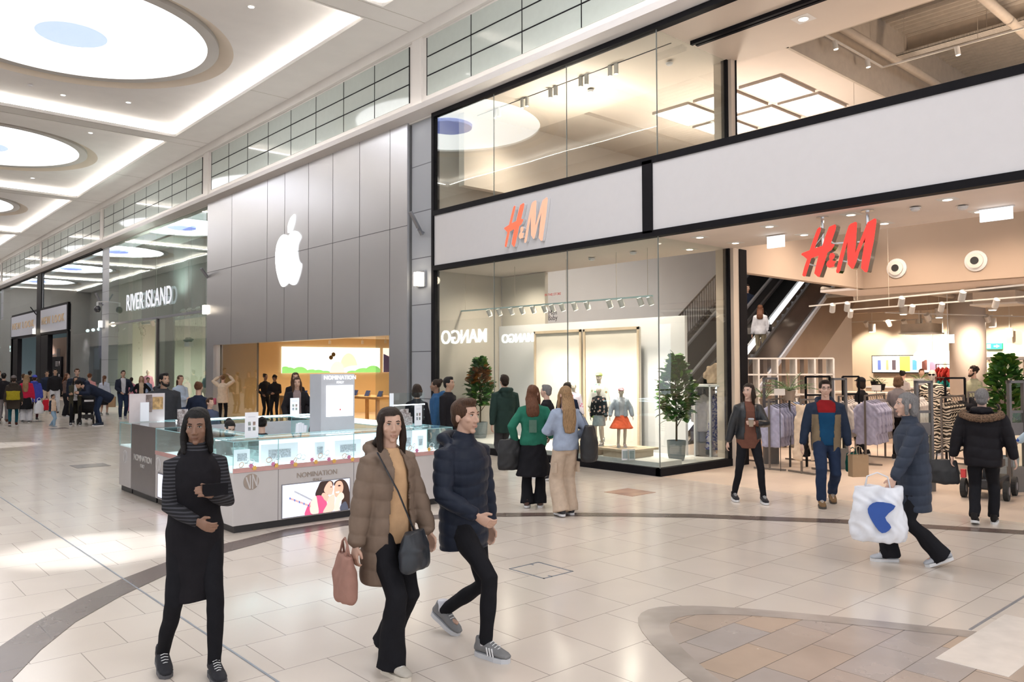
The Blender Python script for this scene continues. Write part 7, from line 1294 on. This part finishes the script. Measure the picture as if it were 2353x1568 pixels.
# --- mannequins
SKIN['mannequin'] = (.74, .63, .52)
def mannequin(loc, h_, face, lab, **k):
    k.setdefault('hq', 2); k.setdefault('hair', None); i = person('mannequin', loc, h_, face, lab, skn='mannequin', **k); i['root']['category'] = 'mannequin'
    b_ = [o for o in i['root'].children if o.name.startswith('body')][0]
    for n_ in (1, 2, 3, 4):
        if n_ < len(b_.data.materials): b_.data.materials[n_] = skin('mannequin')
    return i
for nm_, xy, z0, z1 in (('left', (11.15, 11.9, 10.3, 11.3), .22, .38), ('right', (11.3, 12.2, 9.5, 10.25), .22, .38)):
    t = thing('wooden_plinth', nm_+' low wooden plinth carrying child mannequins in the display window', 'plinth', (xy[0]+.3, xy[2]+.3, z0)); MB().box(max(xy[0], 11.35), xy[1], xy[2], xy[3], z1-.04, z1).build('board', M('pale_wood', (.70, .55, .40)), t); MB().box(max(xy[0], 11.35)+.05, xy[1]-.1, xy[2]+.05, xy[3]-.05, z0, z1-.04).build('base', M('pale_wood', (.70, .55, .40)), t)
def mpos(px, yf): p = P(px, yf, 2, .38); return (max(p.x, 11.5), p.y, .38)
f_ = -PI/2+PI; FM = facing(1400, 5)
p = mpos(1377, 1025); mannequin(p, 1.14, facing(1377, -25), 'child mannequin in a black floral sweatshirt and pale cargo shorts', top=dict(m=floral, t=.045, hem=.92), bottom=(None, 0) and None, skirt=(cloth('pale_denim', (.45, .52, .54)), .60, .1), shoe=(.55, .5, .48), socks=(.7, .6, .62))
p = mpos(1428, 1028); mannequin(p, 1.12, facing(1428, 10), 'child mannequin in a pale denim jacket, pink cap and orange tulle skirt', top=dict(m=WH, t=.02), coat=dict(m=cloth('washed_denim', (.55, .60, .68)), n='jacket', hem=.92, t=.05, open=(.10, .06)), skirt=(cloth('orange_tulle', (.80, .14, .06), bump=.6),   .56, .95), cap=cloth('pink_cap', (.72, .33, .38)), shoe=(.8, .7, .65), socks=(.8, .75, .72), arms=((-.34, .0, .92), (.34, .0, .92)))
p = mpos(1333, 1020); mannequin((12.2, p[1]-.0, .38), 1.40, facing(1333, -20), 'taller child mannequin in a white printed shirt, green shorts and lime bucket hat', top=dict(m=pat('patch_print', (.70, .16, .10), (.72, .70, .66), 7, 'vor', .22, (.1, .4, .2)), t=.045, hem=.86), skirt=(cloth('leaf_green', (.25, .42, .10)), .62, .1), cap=cloth('lime_hat', (.55, .66, .22)), shoe=(.6, .6, .6))
mannequin((12.2, 11.75, .22), 1.36, facing(1262, 10), 'child mannequin in a lilac printed top behind the passers-by', top=dict(m=pat('lilac_print', (.55, .15, .25), (.62, .56, .66), 8, 'vor', .2), t=.03), skirt=(cloth('white_skirt', (.7, .68, .66)), .6, .2), shoe=(.6, .6, .6), hat=0) if 0 else mannequin((12.2, 11.75, .22), 1.36, facing(1262, 10), 'child mannequin in a lilac printed top behind the passers-by', top=dict(m=pat('lilac_print', (.55, .15, .25), (.62, .56, .66), 8, 'vor', .2), t=.03), skirt=(cloth('white_skirt', (.7, .68, .66)), .6, .2), shoe=(.6, .6, .6))
t = thing('wooden_box', 'blue and yellow children\'s step at the left of the window platform', 'box', (11.8, 13.4, .22)); MB().box(11.75, 11.95, 13.3, 13.6, .22, .75).build('box_body', M('pale_blue_box', (.35, .55, .65)), t); MB().box(11.65, 12.0, 13.2, 13.65, .22, .26).build('base', M('pale_wood', (.70, .55, .40)), t)
q = AT(2141, dist(1047)); i = mannequin((q.x, q.y, .02), 1.80, facing(2141, -8), 'tall mannequin with sunglasses in a zebra-print dress at the entrance', top=dict(m=zebra, t=.03), skirt=(zebra, .30, .15), hq=1, shoe=(.03, .03, .04), arms=((-.25, .05, .95), (.24, .05, .95)))
mb = MB(); hd = i['hd']
for sx in (-1, 1): mb.ell(hd(sx*.034, .094, .02), (.030, .008, .020), 12, 8)
mb.bar(hd(-.02, .098, .026), hd(.02, .098, .026), .006); [mb.bar(hd(sx*.06, .088, .025), hd(sx*.08, -.01, .02), .005) for sx in (-1, 1)]; mb.build('sunglasses', m_black, i['root'], local=True)
t = thing('mannequin_base', 'round steel base plate under the zebra mannequin', 'base plate', (q.x, q.y, 0)); MB().lathe([(.24, 0), (.24, .02)], (q.x, q.y, 0), 28).build('plate', m_chr, t)
for k, (y, c_, lab) in enumerate(((32.5, (.42, .60, .62), 'pale blue shirt on a headless mannequin in the glass shop window'), (40.2, (.62, .32, .38), 'pink outfit on a mannequin in the left of the glass shop window'), (45.8, (.05, .22, .36), 'blue coat on a mannequin behind the far left window'))):
    mannequin((12.3, y, 0), 1.78, facing(430, 0), lab, top=dict(m=cloth('mq_%d' % k, c_), t=.03, hem=.8), bottom=(WH if k == 0 else cloth('mq_%d' % k, c_), 0), hq=3)
